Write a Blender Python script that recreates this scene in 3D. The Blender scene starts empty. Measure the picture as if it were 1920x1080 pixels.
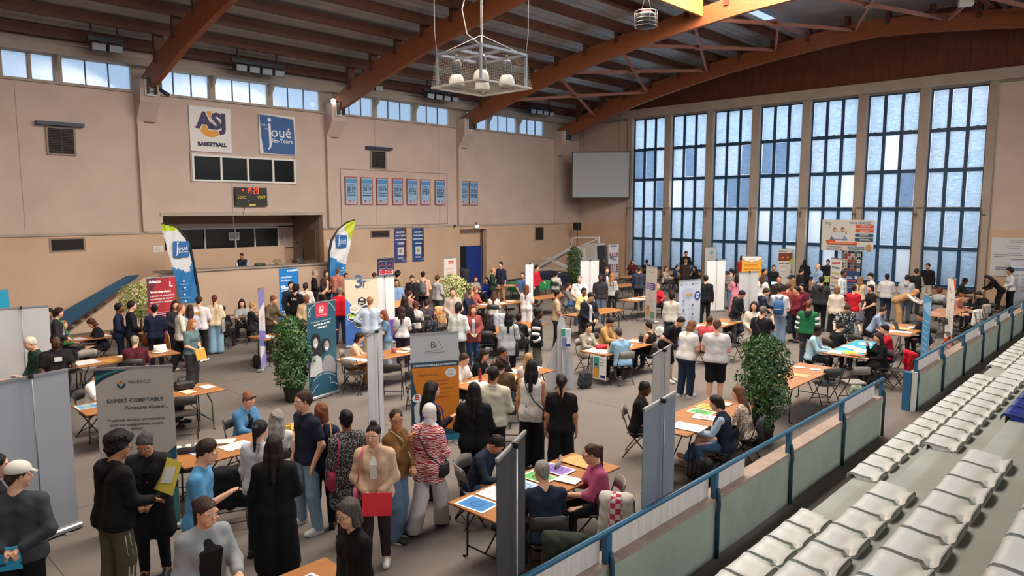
import bpy, math, random
import numpy as np
from mathutils import Vector, Matrix
random.seed(7)
S = bpy.context.scene
COL = S.collection
R_ = math.radians

# ---------------------------------------------------------------- camera
FPX = 1326.0
YAW = R_(43.6); PIT = math.atan(149 / 1326); CH = 4.15
_F = np.array([-math.sin(YAW) * math.cos(PIT), math.cos(YAW) * math.cos(PIT), -math.sin(PIT)])
_R = np.array([math.cos(YAW), math.sin(YAW), 0.0])
_U = np.array([-math.sin(YAW) * math.sin(PIT), math.cos(YAW) * math.sin(PIT), math.cos(PIT)])
_C = np.array([0, 0, CH])
def ray(u, v): return _F + _R * (u - 960) / FPX - _U * (v - 540) / FPX
def atz(u, v, z=0.0):
    d = ray(u, v); return _C + d * (z - CH) / d[2]
def atx(u, v, x):
    d = ray(u, v); return _C + d * x / d[0]
def aty(u, v, y):
    d = ray(u, v); return _C + d * y / d[1]
def proj(P):
    q = np.array(P, float) - _C; w = q @ _F
    return 960 + FPX * (q @ _R) / w, 540 - FPX * (q @ _U) / w, w
cam = bpy.data.cameras.new('camera'); cob = bpy.data.objects.new('camera', cam); COL.objects.link(cob)
cam.sensor_width = 36; cam.lens = 36 * FPX / 1920; cam.clip_start = .05; cam.clip_end = 300
cob.matrix_world = Matrix(((_R[0], _U[0], -_F[0], 0), (_R[1], _U[1], -_F[1], 0), (_R[2], _U[2], -_F[2], CH), (0, 0, 0, 1)))
S.camera = cob

# ---------------------------------------------------------------- light, exposure
S.view_settings.view_transform = 'Standard'; S.view_settings.look = 'None'
S.view_settings.gamma = 1; S.view_settings.use_curve_mapping = False
S.view_settings.exposure = 0.0
W = bpy.data.worlds.new('sky'); S.world = W; W.use_nodes = True
nt = W.node_tree; bg = nt.nodes['Background']
tc = nt.nodes.new('ShaderNodeTexCoord'); sx = nt.nodes.new('ShaderNodeSeparateXYZ'); cr = nt.nodes.new('ShaderNodeValToRGB')
nt.links.new(tc.outputs['Generated'], sx.inputs[0]); nt.links.new(sx.outputs['Z'], cr.inputs[0]); nt.links.new(cr.outputs[0], bg.inputs[0])
e = cr.color_ramp.elements
e[0].position = 0.0; e[0].color = (.55, .60, .66, 1); e[1].position = .6; e[1].color = (.20, .42, .90, 1)
m_ = cr.color_ramp.elements.new(.06); m_.color = (.62, .78, .98, 1)
bg.inputs['Strength'].default_value = 1.25
def area(name, loc, size, power, col, rot=(0, 0, 0)):
    l = bpy.data.lights.new(name, 'AREA'); l.shape = 'RECTANGLE'; l.size, l.size_y = size; l.energy = power; l.color = col
    o = bpy.data.objects.new(name, l); COL.objects.link(o); o.location = loc; o.rotation_euler = rot; return o
# daylight coming through the row of roof skylights (one per bay)
for i, (y, pw) in enumerate([(-1.9, 600), (5.9, 2300), (13.8, 3300), (21.6, 3700)]):
    area('skylight_daylight', (-10.4, y, 13.1), (7.2, 6.9), pw, (1.0, .91, .80), (0, R_(26), 0))
area('beam_glow_fill', (-10.4, 23.6, 13.1), (7.2, 1.6), 900, (1.0, .80, .55), (R_(52), 0, 0))  # extra lamp added for a warm glow on the beam beside the skylight
# daylight falling on the tall window wall and on the high side windows from outside
area('window_daylight', (-15, 37.6, 6.5), (22, 9), 6000, (.90, .95, 1.0), (R_(-78), 0, 0))
area('side_daylight_and_fill', (-31.5, 14, 11.0), (42, 3), 2600, (.84, .92, 1.0), (0, R_(-62), 0))
# added fill lamp to brighten the left wall, at unseen windows over the bleachers
area('side_daylight_and_fill', (6.95, 15, 8.8), (.85, 38), 2200, (.93, .95, 1.0), (0, R_(90), 0))
cy = S.cycles
cy.use_denoising = True; cy.max_bounces = 7; cy.diffuse_bounces = 4; cy.glossy_bounces = 2; cy.transmission_bounces = 3; cy.transparent_max_bounces = 10
cy.sample_clamp_indirect = 4.0; cy.caustics_reflective = False; cy.caustics_refractive = False
cy.use_adaptive_sampling = True; cy.adaptive_threshold = 0.02

# ---------------------------------------------------------------- materials
MC = {}
def hexc(h):
    h = h.lstrip('#')
    if len(h) == 3: h = ''.join(c * 2 for c in h)
    c = [int(h[i:i + 2], 16) / 255 for i in (0, 2, 4)]
    return tuple((x / 12.92 if x <= .04045 else ((x + .055) / 1.055) ** 2.4) for x in c)
def mat(hexcol, rough=.7, metal=0, var=0.0, scale=8, bump=0, bscale=60, emit=0, alpha=1, trans=0, spec=None, kind='', c2=None, stretch=None):
    key = (hexcol, rough, metal, var, scale, bump, bscale, emit, alpha, trans, spec, kind, c2, stretch)
    if key in MC: return MC[key]
    m = bpy.data.materials.new('m_' + hexcol + (kind and '_' + kind)); m.use_nodes = True
    n = m.node_tree.nodes; L = m.node_tree.links; b = n['Principled BSDF']
    c = hexc(hexcol); b.inputs['Base Color'].default_value = (*c, 1)
    b.inputs['Roughness'].default_value = rough; b.inputs['Metallic'].default_value = metal
    if spec is not None: b.inputs['Specular IOR Level'].default_value = spec
    if alpha < 1: b.inputs['Alpha'].default_value = alpha
    if trans: b.inputs['Transmission Weight'].default_value = trans
    m.diffuse_color = (*c, 1)
    if emit:
        b.inputs['Emission Color'].default_value = (*c, 1); b.inputs['Emission Strength'].default_value = emit
    if var or bump or kind:
        t = n.new('ShaderNodeTexCoord'); mp = n.new('ShaderNodeMapping'); L.new(t.outputs['Object'], mp.inputs[0])
        if stretch: mp.inputs['Scale'].default_value = stretch
    if kind in ('', 'wood') and var:
        no = n.new('ShaderNodeTexNoise'); no.inputs['Scale'].default_value = scale; no.inputs['Detail'].default_value = 6
        L.new(mp.outputs[0], no.inputs[0])
        mr = n.new('ShaderNodeMapRange'); mr.inputs['From Min'].default_value = .3; mr.inputs['From Max'].default_value = .7
        mr.inputs['To Min'].default_value = 1 - var; mr.inputs['To Max'].default_value = 1 + var
        mx = n.new('ShaderNodeMix'); mx.data_type = 'RGBA'; mx.blend_type = 'MULTIPLY'; mx.inputs[0].default_value = 1
        mx.inputs[6].default_value = (*c, 1); L.new(no.outputs[0], mr.inputs[0]); L.new(mr.outputs[0], mx.inputs[7]); L.new(mx.outputs[2], b.inputs['Base Color'])
    if kind in ('stripe_h', 'check', 'zebra', 'leopard', 'speck', 'stripe_v', 'fleck'):
        d = hexc(c2 or 'fff'); mx = n.new('ShaderNodeMix'); mx.data_type = 'RGBA'; mx.inputs[6].default_value = (*c, 1); mx.inputs[7].default_value = (*d, 1)
        r = n.new('ShaderNodeValToRGB'); r.color_ramp.interpolation = 'CONSTANT'; r.color_ramp.elements[1].position = .5
        if kind in ('stripe_h', 'zebra', 'stripe_v'):
            w = n.new('ShaderNodeTexWave'); w.bands_direction = 'X' if kind == 'stripe_v' else 'Z'
            w.inputs['Scale'].default_value = {'stripe_h': 8, 'zebra': 11, 'stripe_v': 22}[kind]
            w.inputs['Distortion'].default_value = 9 if kind == 'zebra' else 0; w.inputs['Detail'].default_value = 1 if kind == 'zebra' else 0
            w.inputs['Detail Scale'].default_value = 1.2
            L.new(mp.outputs[0], w.inputs[0]); L.new(w.outputs[1], r.inputs[0])
            if kind == 'stripe_h': r.color_ramp.elements[1].position = .75
            if kind == 'zebra': r.color_ramp.elements[1].position = .64
        elif kind == 'check':
            w = n.new('ShaderNodeTexChecker'); w.inputs['Scale'].default_value = 16; L.new(mp.outputs[0], w.inputs[0]); L.new(w.outputs[1], r.inputs[0])
        else:
            w = n.new('ShaderNodeTexVoronoi' if kind == 'leopard' else 'ShaderNodeTexNoise')
            w.inputs['Scale'].default_value = {'leopard': 38, 'speck': 55, 'fleck': 26}[kind]
            L.new(mp.outputs[0], w.inputs[0]); L.new(w.outputs[0], r.inputs[0])
            r.color_ramp.elements[1].position = {'leopard': .42, 'speck': .53, 'fleck': .56}[kind]
        L.new(r.outputs[0], mx.inputs[0]); L.new(mx.outputs[2], b.inputs['Base Color'])
    if bump:
        nb = n.new('ShaderNodeTexNoise'); nb.inputs['Scale'].default_value = bscale; nb.inputs['Detail'].default_value = 4
        L.new(mp.outputs[0], nb.inputs[0]); bp = n.new('ShaderNodeBump'); bp.inputs['Strength'].default_value = bump; bp.inputs['Distance'].default_value = .02
        L.new(nb.outputs[0], bp.inputs['Height']); L.new(bp.outputs[0], b.inputs['Normal'])
    MC[key] = m; return m
def cloth(h, kind='', c2=None): return mat(h, .85, bump=.35, bscale=14, kind=kind, c2=c2, spec=.25)

# ---------------------------------------------------------------- mesh builder
def new_mesh(name, V, F, mats, mi=None, smooth=False):
    me = bpy.data.meshes.new(name); me.from_pydata([tuple(map(float, v)) for v in V], [], F)
    for m in mats: me.materials.append(m)
    if mi is not None and len(mi): me.polygons.foreach_set('material_index', mi)
    if smooth is True: me.polygons.foreach_set('use_smooth', [True] * len(F))
    elif smooth is not False: me.polygons.foreach_set('use_smooth', smooth)
    me.update(); return me
class MB:
    def __init__(s): s.v = []; s.f = []; s.m = []; s.mats = []; s.sm = []
    def mi(s, m):
        if m not in s.mats: s.mats.append(m)
        return s.mats.index(m)
    def add(s, V, F, m, smooth=False):
        o = len(s.v); i = s.mi(m); s.v += [tuple(v) for v in V]
        for f in F: s.f.append(tuple(o + k for k in f)); s.m.append(i); s.sm.append(smooth)
        return s
    def box(s, x0, y0, z0, x1, y1, z1, m, rz=0, c=None, bev=0):
        if bev:
            b = bev; V = []
            for z, k in ((z0, b), (z0 + b, 0), (z1 - b, 0), (z1, b)):
                V += [(x0 + b, y0 + k, z), (x1 - b, y0 + k, z), (x1 - k, y0 + b, z), (x1 - k, y1 - b, z), (x1 - b, y1 - k, z), (x0 + b, y1 - k, z), (x0 + k, y1 - b, z), (x0 + k, y0 + b, z)]
            F = [tuple(range(7, -1, -1)), tuple(range(24, 32))]
            for l in range(3):
                for k in range(8): a = l * 8 + k; q = l * 8 + (k + 1) % 8; F.append((a, q, q + 8, a + 8))
        else:
            V = [(x0, y0, z0), (x1, y0, z0), (x1, y1, z0), (x0, y1, z0), (x0, y0, z1), (x1, y0, z1), (x1, y1, z1), (x0, y1, z1)]
            F = [(3, 2, 1, 0), (4, 5, 6, 7), (0, 1, 5, 4), (1, 2, 6, 5), (2, 3, 7, 6), (3, 0, 4, 7)]
        if rz:
            cx, cy_ = c or ((x0 + x1) / 2, (y0 + y1) / 2); ca, sa = math.cos(rz), math.sin(rz)
            V = [(cx + (x - cx) * ca - (y - cy_) * sa, cy_ + (x - cx) * sa + (y - cy_) * ca, z) for x, y, z in V]
        return s.add(V, F, m)
    def tube(s, pts, r, m, n=8, cap=True):
        P = [Vector(p) for p in pts]; V = []; F = []
        rr = r if isinstance(r, (list, tuple)) else [r] * len(P)
        up = Vector((0, 0, 1)); prev = None
        for i, p in enumerate(P):
            t = (P[min(i + 1, len(P) - 1)] - P[max(i - 1, 0)]).normalized()
            a = t.cross(up if prev is None else prev) if prev is None else prev - t * prev.dot(t)
            if prev is None and a.length < 1e-3: a = t.cross(Vector((1, 0, 0)))
            a.normalize(); prev = a; b = t.cross(a)
            for k in range(n):
                q = 2 * math.pi * k / n; V.append(p + (a * math.cos(q) + b * math.sin(q)) * rr[i])
        for i in range(len(P) - 1):
            for k in range(n): k2 = (k + 1) % n; F.append((i * n + k, i * n + k2, (i + 1) * n + k2, (i + 1) * n + k))
        if cap: F.append(tuple(range(n - 1, -1, -1))); F.append(tuple((len(P) - 1) * n + k for k in range(n)))
        return s.add(V, F, m, True)
    def bar(s, p, q, w, h, m, up=(0, 0, 1)):
        p = Vector(p); q = Vector(q); t = (q - p).normalized(); a = t.cross(Vector(up))
        if a.length < 1e-3: a = t.cross(Vector((1, 0, 0)))
        a.normalize(); b = a.cross(t); a *= w / 2; b *= h / 2
        V = [p - a - b, p + a - b, p + a + b, p - a + b, q - a - b, q + a - b, q + a + b, q - a + b]
        return s.add(V, [(3, 2, 1, 0), (4, 5, 6, 7), (0, 1, 5, 4), (1, 2, 6, 5), (2, 3, 7, 6), (3, 0, 4, 7)], m)
    def lathe(s, prof, m, c=(0, 0, 0), n=16, sx=1, sy=1):
        V = []; F = []
        for r, z in prof:
            for k in range(n): a = 2 * math.pi * k / n; V.append((c[0] + r * sx * math.cos(a), c[1] + r * sy * math.sin(a), c[2] + z))
        for i in range(len(prof) - 1):
            for k in range(n): k2 = (k + 1) % n; F.append((i * n + k, i * n + k2, (i + 1) * n + k2, (i + 1) * n + k))
        F.append(tuple(range(n - 1, -1, -1))); F.append(tuple((len(prof) - 1) * n + k for k in range(n)))
        return s.add(V, F, m, True)
    def ell(s, c, r, m, n=10, k=6):
        pr = [(math.sin(math.pi * i / k), -math.cos(math.pi * i / k)) for i in range(k + 1)]
        V = []; F = []
        for a, z in pr:
            for j in range(n): q = 2 * math.pi * j / n; V.append((c[0] + r[0] * a * math.cos(q), c[1] + r[1] * a * math.sin(q), c[2] + r[2] * z))
        for i in range(k):
            for j in range(n): j2 = (j + 1) % n; F.append((i * n + j, i * n + j2, (i + 1) * n + j2, (i + 1) * n + j))
        return s.add(V, F, m, True)
    def prism(s, P2, m, f, d):
        # P2: 2D outline, f(x,z)->point, d: extrusion vector
        n = len(P2); A = [Vector(f(*p)) for p in P2]; d = Vector(d); V = A + [a + d for a in A]
        F = [tuple(range(n)), tuple(range(2 * n - 1, n - 1, -1))] + [(k, k + n, (k + 1) % n + n, (k + 1) % n) for k in range(n)]
        return s.add(V, F, m)
    def build(s, name, parent=None, link=True, **kw):
        me = new_mesh(name, s.v, s.f, s.mats, s.m, s.sm); o = bpy.data.objects.new(name, me); COL.objects.link(o)
        if parent: o.parent = parent
        for k, v in kw.items(): o[k] = v
        return o
def thing(name, label, cat, loc=(0, 0, 0), rz=0, group=None):
    o = bpy.data.objects.new(name, None); COL.objects.link(o); o.location = loc; o.rotation_euler = (0, 0, rz)
    o.empty_display_size = .2; o['label'] = label; o['category'] = cat
    if group: o['group'] = group
    return o
def tag(o, label, cat, group=None):
    o['label'] = label; o['category'] = cat
    if group: o['group'] = group
    return o
def struct(o): o['kind'] = 'structure'; return o
def copy_tree(o, parent=None):
    c = o.copy(); COL.objects.link(c)
    if parent: c.parent = parent
    for ch in o.children: copy_tree(ch, c)
    return c
# text glyphs as flat polygons
_TX = {}
def glyph(txt, bold=0.0, shear=0.0):
    k = (txt, bold, shear)
    if k in _TX: return _TX[k]
    cu = bpy.data.curves.new('t', 'FONT'); cu.body = txt; cu.resolution_u = 2; cu.offset = bold; cu.shear = shear; cu.fill_mode = 'FRONT'
    o = bpy.data.objects.new('t', cu); me = o.to_mesh()
    V = [(v.co.x, v.co.y) for v in me.vertices]; F = [tuple(p.vertices) for p in me.polygons]
    o.to_mesh_clear(); bpy.data.objects.remove(o); bpy.data.curves.remove(cu)
    x0 = min([v[0] for v in V] or [0]); x1 = max([v[0] for v in V] or [1])
    _TX[k] = (V, F, x0, x1); return _TX[k]
class Face:
    """2-D artwork laid on a flat panel: f(x, z, layer) -> 3-D point."""
    def __init__(s, mb, f, W, H, step=.0012, rough=.55): s.mb = mb; s.f = f; s.W = W; s.H = H; s.k = 0; s.st = step; s.r = rough
    def m(s, c): return c if not isinstance(c, str) else mat(c, s.r)
    def poly(s, P, c):
        s.k += 1; s.mb.add([s.f(x * s.W, z * s.H, s.k * s.st) for x, z in P], [tuple(range(len(P)))], s.m(c)); return s
    def rect(s, x0, z0, x1, z1, c): return s.poly([(x0, z0), (x1, z0), (x1, z1), (x0, z1)], c)
    def circ(s, x, z, r, c, n=24, rz=None):
        rz = rz or r * s.W / s.H
        return s.poly([(x + r * math.cos(2 * math.pi * k / n), z + rz * math.sin(2 * math.pi * k / n)) for k in range(n)], c)
    def hexa(s, x, z, r, c): return s.poly([(x + r * math.cos(math.pi * (k + .5) / 3), z + r * s.W / s.H * math.sin(math.pi * (k + .5) / 3)) for k in range(6)], c)
    def text(s, x, z, w, txt, c, al='c', bold=0.0, shear=0.0, hmax=None, rot=0):
        # w: width of the line as a fraction of the panel width; letters keep their shape unless hmax (fraction of W) is set
        s.k += 1; V, F, x0, x1 = glyph(txt, bold, shear)
        if not V: return s
        sc = w * s.W / (x1 - x0); sz = sc if hmax is None else hmax * s.W / .7
        ox = x * s.W - (x0 * sc if al == 'l' else (x0 + x1) / 2 * sc if al == 'c' else x1 * sc)
        ca, sa = math.cos(R_(rot)), math.sin(R_(rot))
        def T(a, b):
            X, Z = a * sc, b * sz; return s.f(ox + X * ca - Z * sa, z * s.H + X * sa + Z * ca, s.k * s.st)
        s.mb.add([T(a, b) for a, b in V], F, s.m(c)); return s
    def line(s, P, w, c):
        for (a, b), (p, q) in zip(P, P[1:]):
            dx, dz = (p - a) * s.W, (q - b) * s.H; l = math.hypot(dx, dz) or 1; nx, nz = -dz / l * w / 2, dx / l * w / 2
            s.k += .02; s.mb.add([s.f(a * s.W + nx, b * s.H + nz, s.k * s.st), s.f(a * s.W - nx, b * s.H - nz, s.k * s.st), s.f(p * s.W - nx, q * s.H - nz, s.k * s.st), s.f(p * s.W + nx, q * s.H + nz, s.k * s.st)], [(0, 1, 2, 3)], s.m(c))
        s.k += 1; return s
    def lines(s, x, z, w, n, dz, c, th=.012, jit=.25):
        rr = random.Random(int(x * 977 + z * 131 + n))
        for i in range(n):
            ww = w * (1 - jit * rr.random()); s.rect(x, z - i * dz, x + ww, z - i * dz + th, c); s.k -= 1
        s.k += 1; return s
# ================================================================ the hall
XL, YF, XR, YB = -27.9, 35.4, 7.2, -6.0
def BX(name, x0, y0, z0, x1, y1, z1, m, st=True, parent=None, bev=0):
    o = MB().box(x0, y0, z0, x1, y1, z1, m, bev=bev).build(name, parent)
    if st: o['kind'] = 'structure'
    return o
M_UP = mat('bfab9f', .9, var=.07, scale=.9, bump=.12, bscale=5)
M_LOW = mat('c2a48b', .85, var=.06, scale=.7, bump=.1, bscale=5)
M_CONC = mat('a89c90', .9, var=.09, scale=1.6, bump=.15, bscale=9)
M_PIL = mat('a4968a', .9, var=.10, scale=1.2, bump=.15, bscale=9)
M_FLOOR = mat('6f6863', .75, var=.07, scale=1.4, bump=.05, bscale=40, spec=.3)
M_WOOD = mat('8f5230', .6, var=.18, scale=3, stretch=(1.2, 1.2, 9), bump=.1, bscale=12)
M_PUR = mat('5a3322', .65, var=.15, scale=3)
M_DECK = mat('aeb0b1', .4, metal=.15, var=.15, scale=1.1)
M_DK = mat('1a1513', .8)
M_BLUE = mat('143f5e', .45)
M_WHITE = mat('e4e2de', .5)
M_ALU = mat('b9bcbf', .35, metal=.8)
M_BLK = mat('15161a', .5)
M_RAIL = mat('27607f', .38, var=.05, scale=5)

fl = BX('floor', -33, YB, -.2, XR, YF + .3, 0, M_FLOOR)
# expansion joints of the screed
jm = mat('4f4a46', .9)
g = MB()
for y in np.arange(-3, 35, 5.0): g.box(XL, y, 0, -3.9, y + .015, .0015, jm)
for x in (-22.5, -16.5, -10.9): g.box(x, YB, 0, x + .015, YF, .0015, jm)
struct(g.build('floor_joints'))

# left wall: lower part (z<3.27) with balcony recess y 10.3-17.1 and door recess y 25.3-27.2, upper part with clerestory
T = .35
for y0, y1, z0, z1 in [(YB, 10.3, 0, 3.27), (17.1, 25.3, 0, 3.27), (27.25, YF, 0, 3.27), (10.3, 17.1, 0, 1.1), (25.3, 27.25, 3.04, 3.27)]:
    BX('wall_left', XL - T, y0, z0, XL, y1, z1, M_LOW)
for y0, y1, z0, z1 in [(YB, 10.3, 3.27, 8.36), (10.3, 17.1, 3.87, 8.36), (17.1, YF, 3.27, 8.36), (YB, YF, 9.26, 10.0)]:
    BX('wall_left', XL - T, y0, z0, XL - .04, y1, z1, M_UP)
BX('trim_1', XL - .02, YB, 3.22, XL + .05, 10.3, 3.3, M_CONC); BX('trim_2', XL - .02, 17.1, 3.22, XL + .05, YF, 3.3, M_CONC)
BX('trim_3', XL - .05, YB, 9.22, XL + .42, YF, 9.5, M_CONC)
BX('trim_4', XL - .1, YB, 8.3, XL + .06, YF, 8.38, M_CONC)
gr = mat('5d4b40', .8)
g = MB()
for (a, b, c, d) in [(18.06, 3.35, 18.09, 5.94), (24.44, 3.35, 24.47, 5.94)]: g.box(XL - .03, a, b, XL - .028, c, d, gr)
g.box(XL - .03, 18.06, 5.92, XL - .028, 24.47, 5.94, gr); g.box(XL - .03, 18.06, 3.35, XL - .028, 24.47, 3.37, gr)
for y in (20.0, 23.9, 5.9, 13.0): g.box(XL - .03, y, 3.4, XL - .0285, y + .012, 8.2, mat('9a8779', .9))
struct(g.build('trim_5'))
# pilasters carrying the roof beams, and haunches
BEAMY = [2.05, 9.85, 17.65, 25.45, 33.3]
for i, y in enumerate(BEAMY):
    g = MB(); g.box(XL - .05, y - .32, 3.3, XL + .14, y - .10, 7.9, M_UP)
    g.prism([(XL + .14, 7.3), (XL + .62, 7.95), (XL + .62, 8.75), (XL - .05, 8.75), (XL - .05, 7.3)], M_UP, lambda x, z: (x, y - .34, z), (0, .68, 0))
    struct(g.build('pillar'))
# little brackets between clerestory windows
wins = []
for k in range(-1, 4):
    b = 9.85 + 7.8 * k
    for j in range(3): wins.append((b + .62 + j * 2.43, b + .62 + j * 2.43 + 2.18))
wins = [(2.9, 4.1), (4.5, 6.31)] + [(6.43, 7.08)] + [(7.3, 9.47), (10.3, 12.28), (12.51, 14.7), (14.92, 17.11), (18.05, 19.94), (20.15, 22.26), (22.5, 24.65), (25.9, 27.41), (27.58, 29.73), (29.96, 32.08)]
wins = [(-4.5, -2.4), (-2.2, 0), (.2, 1.6), (2.5, 4.3), (4.5, 5.4), (5.62, 6.32), (6.42, 7.06)] + wins[3:]
for (a, b), (c, d) in zip(wins, wins[1:]):
    BX('wall_left', XL - .22, b, 8.36, XL - .02, c, 9.26, M_CONC)
    if c - b < .3 and c > 7.2:
        struct(MB().prism([(XL - .05, 8.72), (XL + .36, 9.24), (XL - .05, 9.24)], M_CONC, lambda x, z: (x, (b + c) / 2 - .06, z), (0, .12, 0)).build('trim_6'))
BX('wall_left', XL - .22, YB, 8.36, XL - .02, wins[0][0], 9.26, M_CONC); BX('wall_left', XL - .22, wins[-1][1], 8.36, XL - .02, YF, 9.26, M_CONC)
def glass(name, frost, col, c2=None):
    m = bpy.data.materials.get(name)
    if m: return m
    m = bpy.data.materials.new(name); m.use_nodes = True; n = m.node_tree.nodes; L = m.node_tree.links; n.remove(n['Principled BSDF'])
    out = n['Material Output']; tl = n.new('ShaderNodeBsdfTranslucent'); tr = n.new('ShaderNodeBsdfTransparent'); df = n.new('ShaderNodeBsdfDiffuse')
    gl = n.new('ShaderNodeBsdfGlossy'); gl.inputs['Roughness'].default_value = .15
    c = hexc(col); t = n.new('ShaderNodeTexCoord'); mp = n.new('ShaderNodeMapping'); mp.inputs['Scale'].default_value = (2, 2, 7)
    no = n.new('ShaderNodeTexNoise'); no.inputs['Scale'].default_value = 2.2; no.inputs['Detail'].default_value = 7; no.inputs['Distortion'].default_value = 1.0
    L.new(t.outputs['Object'], mp.inputs[0]); L.new(mp.outputs[0], no.inputs[0])
    mr = n.new('ShaderNodeMapRange'); mr.inputs['From Min'].default_value = .3; mr.inputs['From Max'].default_value = .7; mr.inputs['To Min'].default_value = .72; mr.inputs['To Max'].default_value = 1.0
    mx = n.new('ShaderNodeMix'); mx.data_type = 'RGBA'; mx.blend_type = 'MULTIPLY'; mx.inputs[0].default_value = 1; mx.inputs[6].default_value = (*c, 1)
    L.new(no.outputs[0], mr.inputs[0]); L.new(mr.outputs[0], mx.inputs[7]); L.new(mx.outputs[2], tl.inputs[0])
    tr.inputs[0].default_value = (*c, 1); df.inputs[0].default_value = (.35, .38, .4, 1)
    a = n.new('ShaderNodeMixShader'); a.inputs[0].default_value = 1 - frost; L.new(tl.outputs[0], a.inputs[1]); L.new(tr.outputs[0], a.inputs[2])
    b = n.new('ShaderNodeMixShader'); b.inputs[0].default_value = .12; L.new(a.outputs[0], b.inputs[1]); L.new(df.outputs[0], b.inputs[2])
    d = n.new('ShaderNodeMixShader'); d.inputs[0].default_value = .05; L.new(b.outputs[0], d.inputs[1]); L.new(gl.outputs[0], d.inputs[2])
    L.new(d.outputs[0], out.inputs[0]); return m
G_FR = glass('frosted_pane', .94, 'bcc6cf'); G_FR2 = glass('frosted_pane_grey', .94, '93a3b4'); G_FR3 = glass('frosted_pane_pale', .9, 'bfc6ce'); G_CL = glass('clear_pane', .12, 'eef3f6')
G_SKY = glass('high_pane', .12, 'eef5fa')
fm = mat('d8d6d2', .5)
wn = 1
for i, (a, b) in enumerate(wins):
    g = MB(); w = .035
    g.box(XL - .16, a, 8.38, XL - .1, b, 8.38 + w, fm); g.box(XL - .16, a, 9.25 - w, XL - .1, b, 9.25, fm)
    k = 3 if b - a > 1.8 else (2 if b - a > 1.3 else 1)
    for j in range(k + 1):
        y = a + (b - a) * j / k; g.box(XL - .16, y - w / 2, 8.38, XL - .1, y + w / 2, 9.25, fm if j in (0, k) else mat('3c4a55', .5))
    f = struct(g.build('window_%d' % wn)); wn += 1
    p = MB().box(XL - .14, a, 8.4, XL - .13, b, 9.23, G_SKY).build('pane', f)
# far wall with seven tall window bays
BAYS = [(-23.83 + 2.555 * i, -23.83 + 2.555 * i + 2.16) for i in range(7)]
ZR = [.73, 2.4, 4.12, 5.8, 7.52, 9.3]
BX('wall_far', XL - T, YF, 0, BAYS[0][0], YF + T, 9.3, M_UP); BX('wall_far', BAYS[-1][1], YF, 0, XR + .3, YF + T, 9.3, M_UP)
BX('wall_far', XL, YF - .03, 0, BAYS[0][0] - .25, YF, 3.27, M_LOW); BX('wall_far', BAYS[-1][1] + .12, YF - .03, 0, XR, YF, 3.27, M_LOW)
BX('wall_far', BAYS[0][0], YF, 0, BAYS[-1][1], YF + T, .7, M_LOW); BX('trim_7', BAYS[0][0], YF - .06, .66, BAYS[-1][1], YF + .1, .73, mat('3b4a55', .6))
BX('trim_8', XL, YF - .35, 9.36, XR, YF + T, 9.82, M_CONC); BX('trim_9', XL, YF - .1, 9.28, XR, YF + T, 9.4, mat('8c8279', .9))
BX('baseboard_far', XL, YF - .05, 0, XR, YF - .01, .12, mat('39424c', .6)); BX('baseboard_left', XL - .01, 20.9, 0, XL + .03, 25.3, .12, mat('39424c', .6)); BX('baseboard_left', XL - .01, 27.3, 0, XL + .03, YF, .12, mat('39424c', .6))
for i in range(8):
    x0 = BAYS[i - 1][1] if i else BAYS[0][0] - .3; x1 = BAYS[i][0] if i < 7 else BAYS[6][1] + .3
    BX('pillar', x0, YF - .22, 0, x1, YF + .3, 9.36, M_PIL)
rnd = random.Random(3)
for i, (a, b) in enumerate(BAYS):
    g = MB(); c3 = (b - a) / 3
    for j in range(4): x = a + c3 * j; g.box(x - .075, YF + .02, .73, x + .075, YF + .12, 9.3, M_BLUE)
    for z in ZR: g.box(a, YF + .01, z - .085, b, YF + .13, z + .085, M_BLUE)
    for z in (7.52, 4.12):
        for j in range(3): g.box(a + c3 * (j + .5) - .07, YF - .03, z + .06, a + c3 * (j + .5) + .05, YF + .02, z + .1, M_BLUE)
    f = struct(g.build('window_%d' % wn)); wn += 1
    for r in range(5):
        for j in range(3):
            q = rnd.random(); m = G_FR
            if r == 4: m = G_FR
            elif r == 3: m = G_FR if q < .45 else G_FR3 if q < .85 else G_FR2
            elif r == 2: m = G_FR if q < .4 else G_FR3 if q < .8 else G_FR2
            elif r == 1: m = G_FR if q < .8 else G_FR3
            else: m = G_FR if q < .55 else G_FR3 if q < .75 else G_CL
            if (i, r, j) in ((5, 3, 1), (1, 2, 0), (3, 1, 0), (4, 1, 0), (5, 0, 2), (4, 0, 1), (4, 2, 2), (1, 0, 1)): m = G_CL
            if (i, r, j) in ((1, 3, 1), (2, 3, 2), (0, 2, 2), (2, 2, 1)): m = G_FR2
            x = a + c3 * j
            pn = MB().box(x + .03, YF + .06, ZR[r] + .04, x + c3 - .03, YF + .064, ZR[r + 1] - .04, G_CL).build('pane', f)
            if m is not G_CL:
                q1, q2, q3 = rnd.uniform(.0, .03), rnd.uniform(0, .04), rnd.uniform(0, .03)
                MB().prism([(x + .08 + q1, ZR[r] + .09 + q2), (x + c3 - .085 - q3, ZR[r] + .10 + q1), (x + c3 - .08 - q3, ZR[r + 1] - .09), (x + .08 + q2, ZR[r + 1] - .085 - q3)], m, lambda X, Z: (X, YF + .07, Z), (0, .002, 0)).build('frosted_film', pn)
    # roller-blind guide frame in front of the lower rows
    g = MB(); tm = mat('5f564f', .5)
    g.tube([(b + .02, YF - .3, .3), (b + .02, YF - .3, 4.16), (b - .0, YF - .3, 4.2), (a - .25, YF - .3, 4.2), (a - .25, YF - .3, 3.7)], .018, tm, 6)
    g.box(b + .02, YF - .31, 3.9, b + .2, YF - .24, 3.93, tm)
    struct(g.build('trim_10'))
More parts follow.
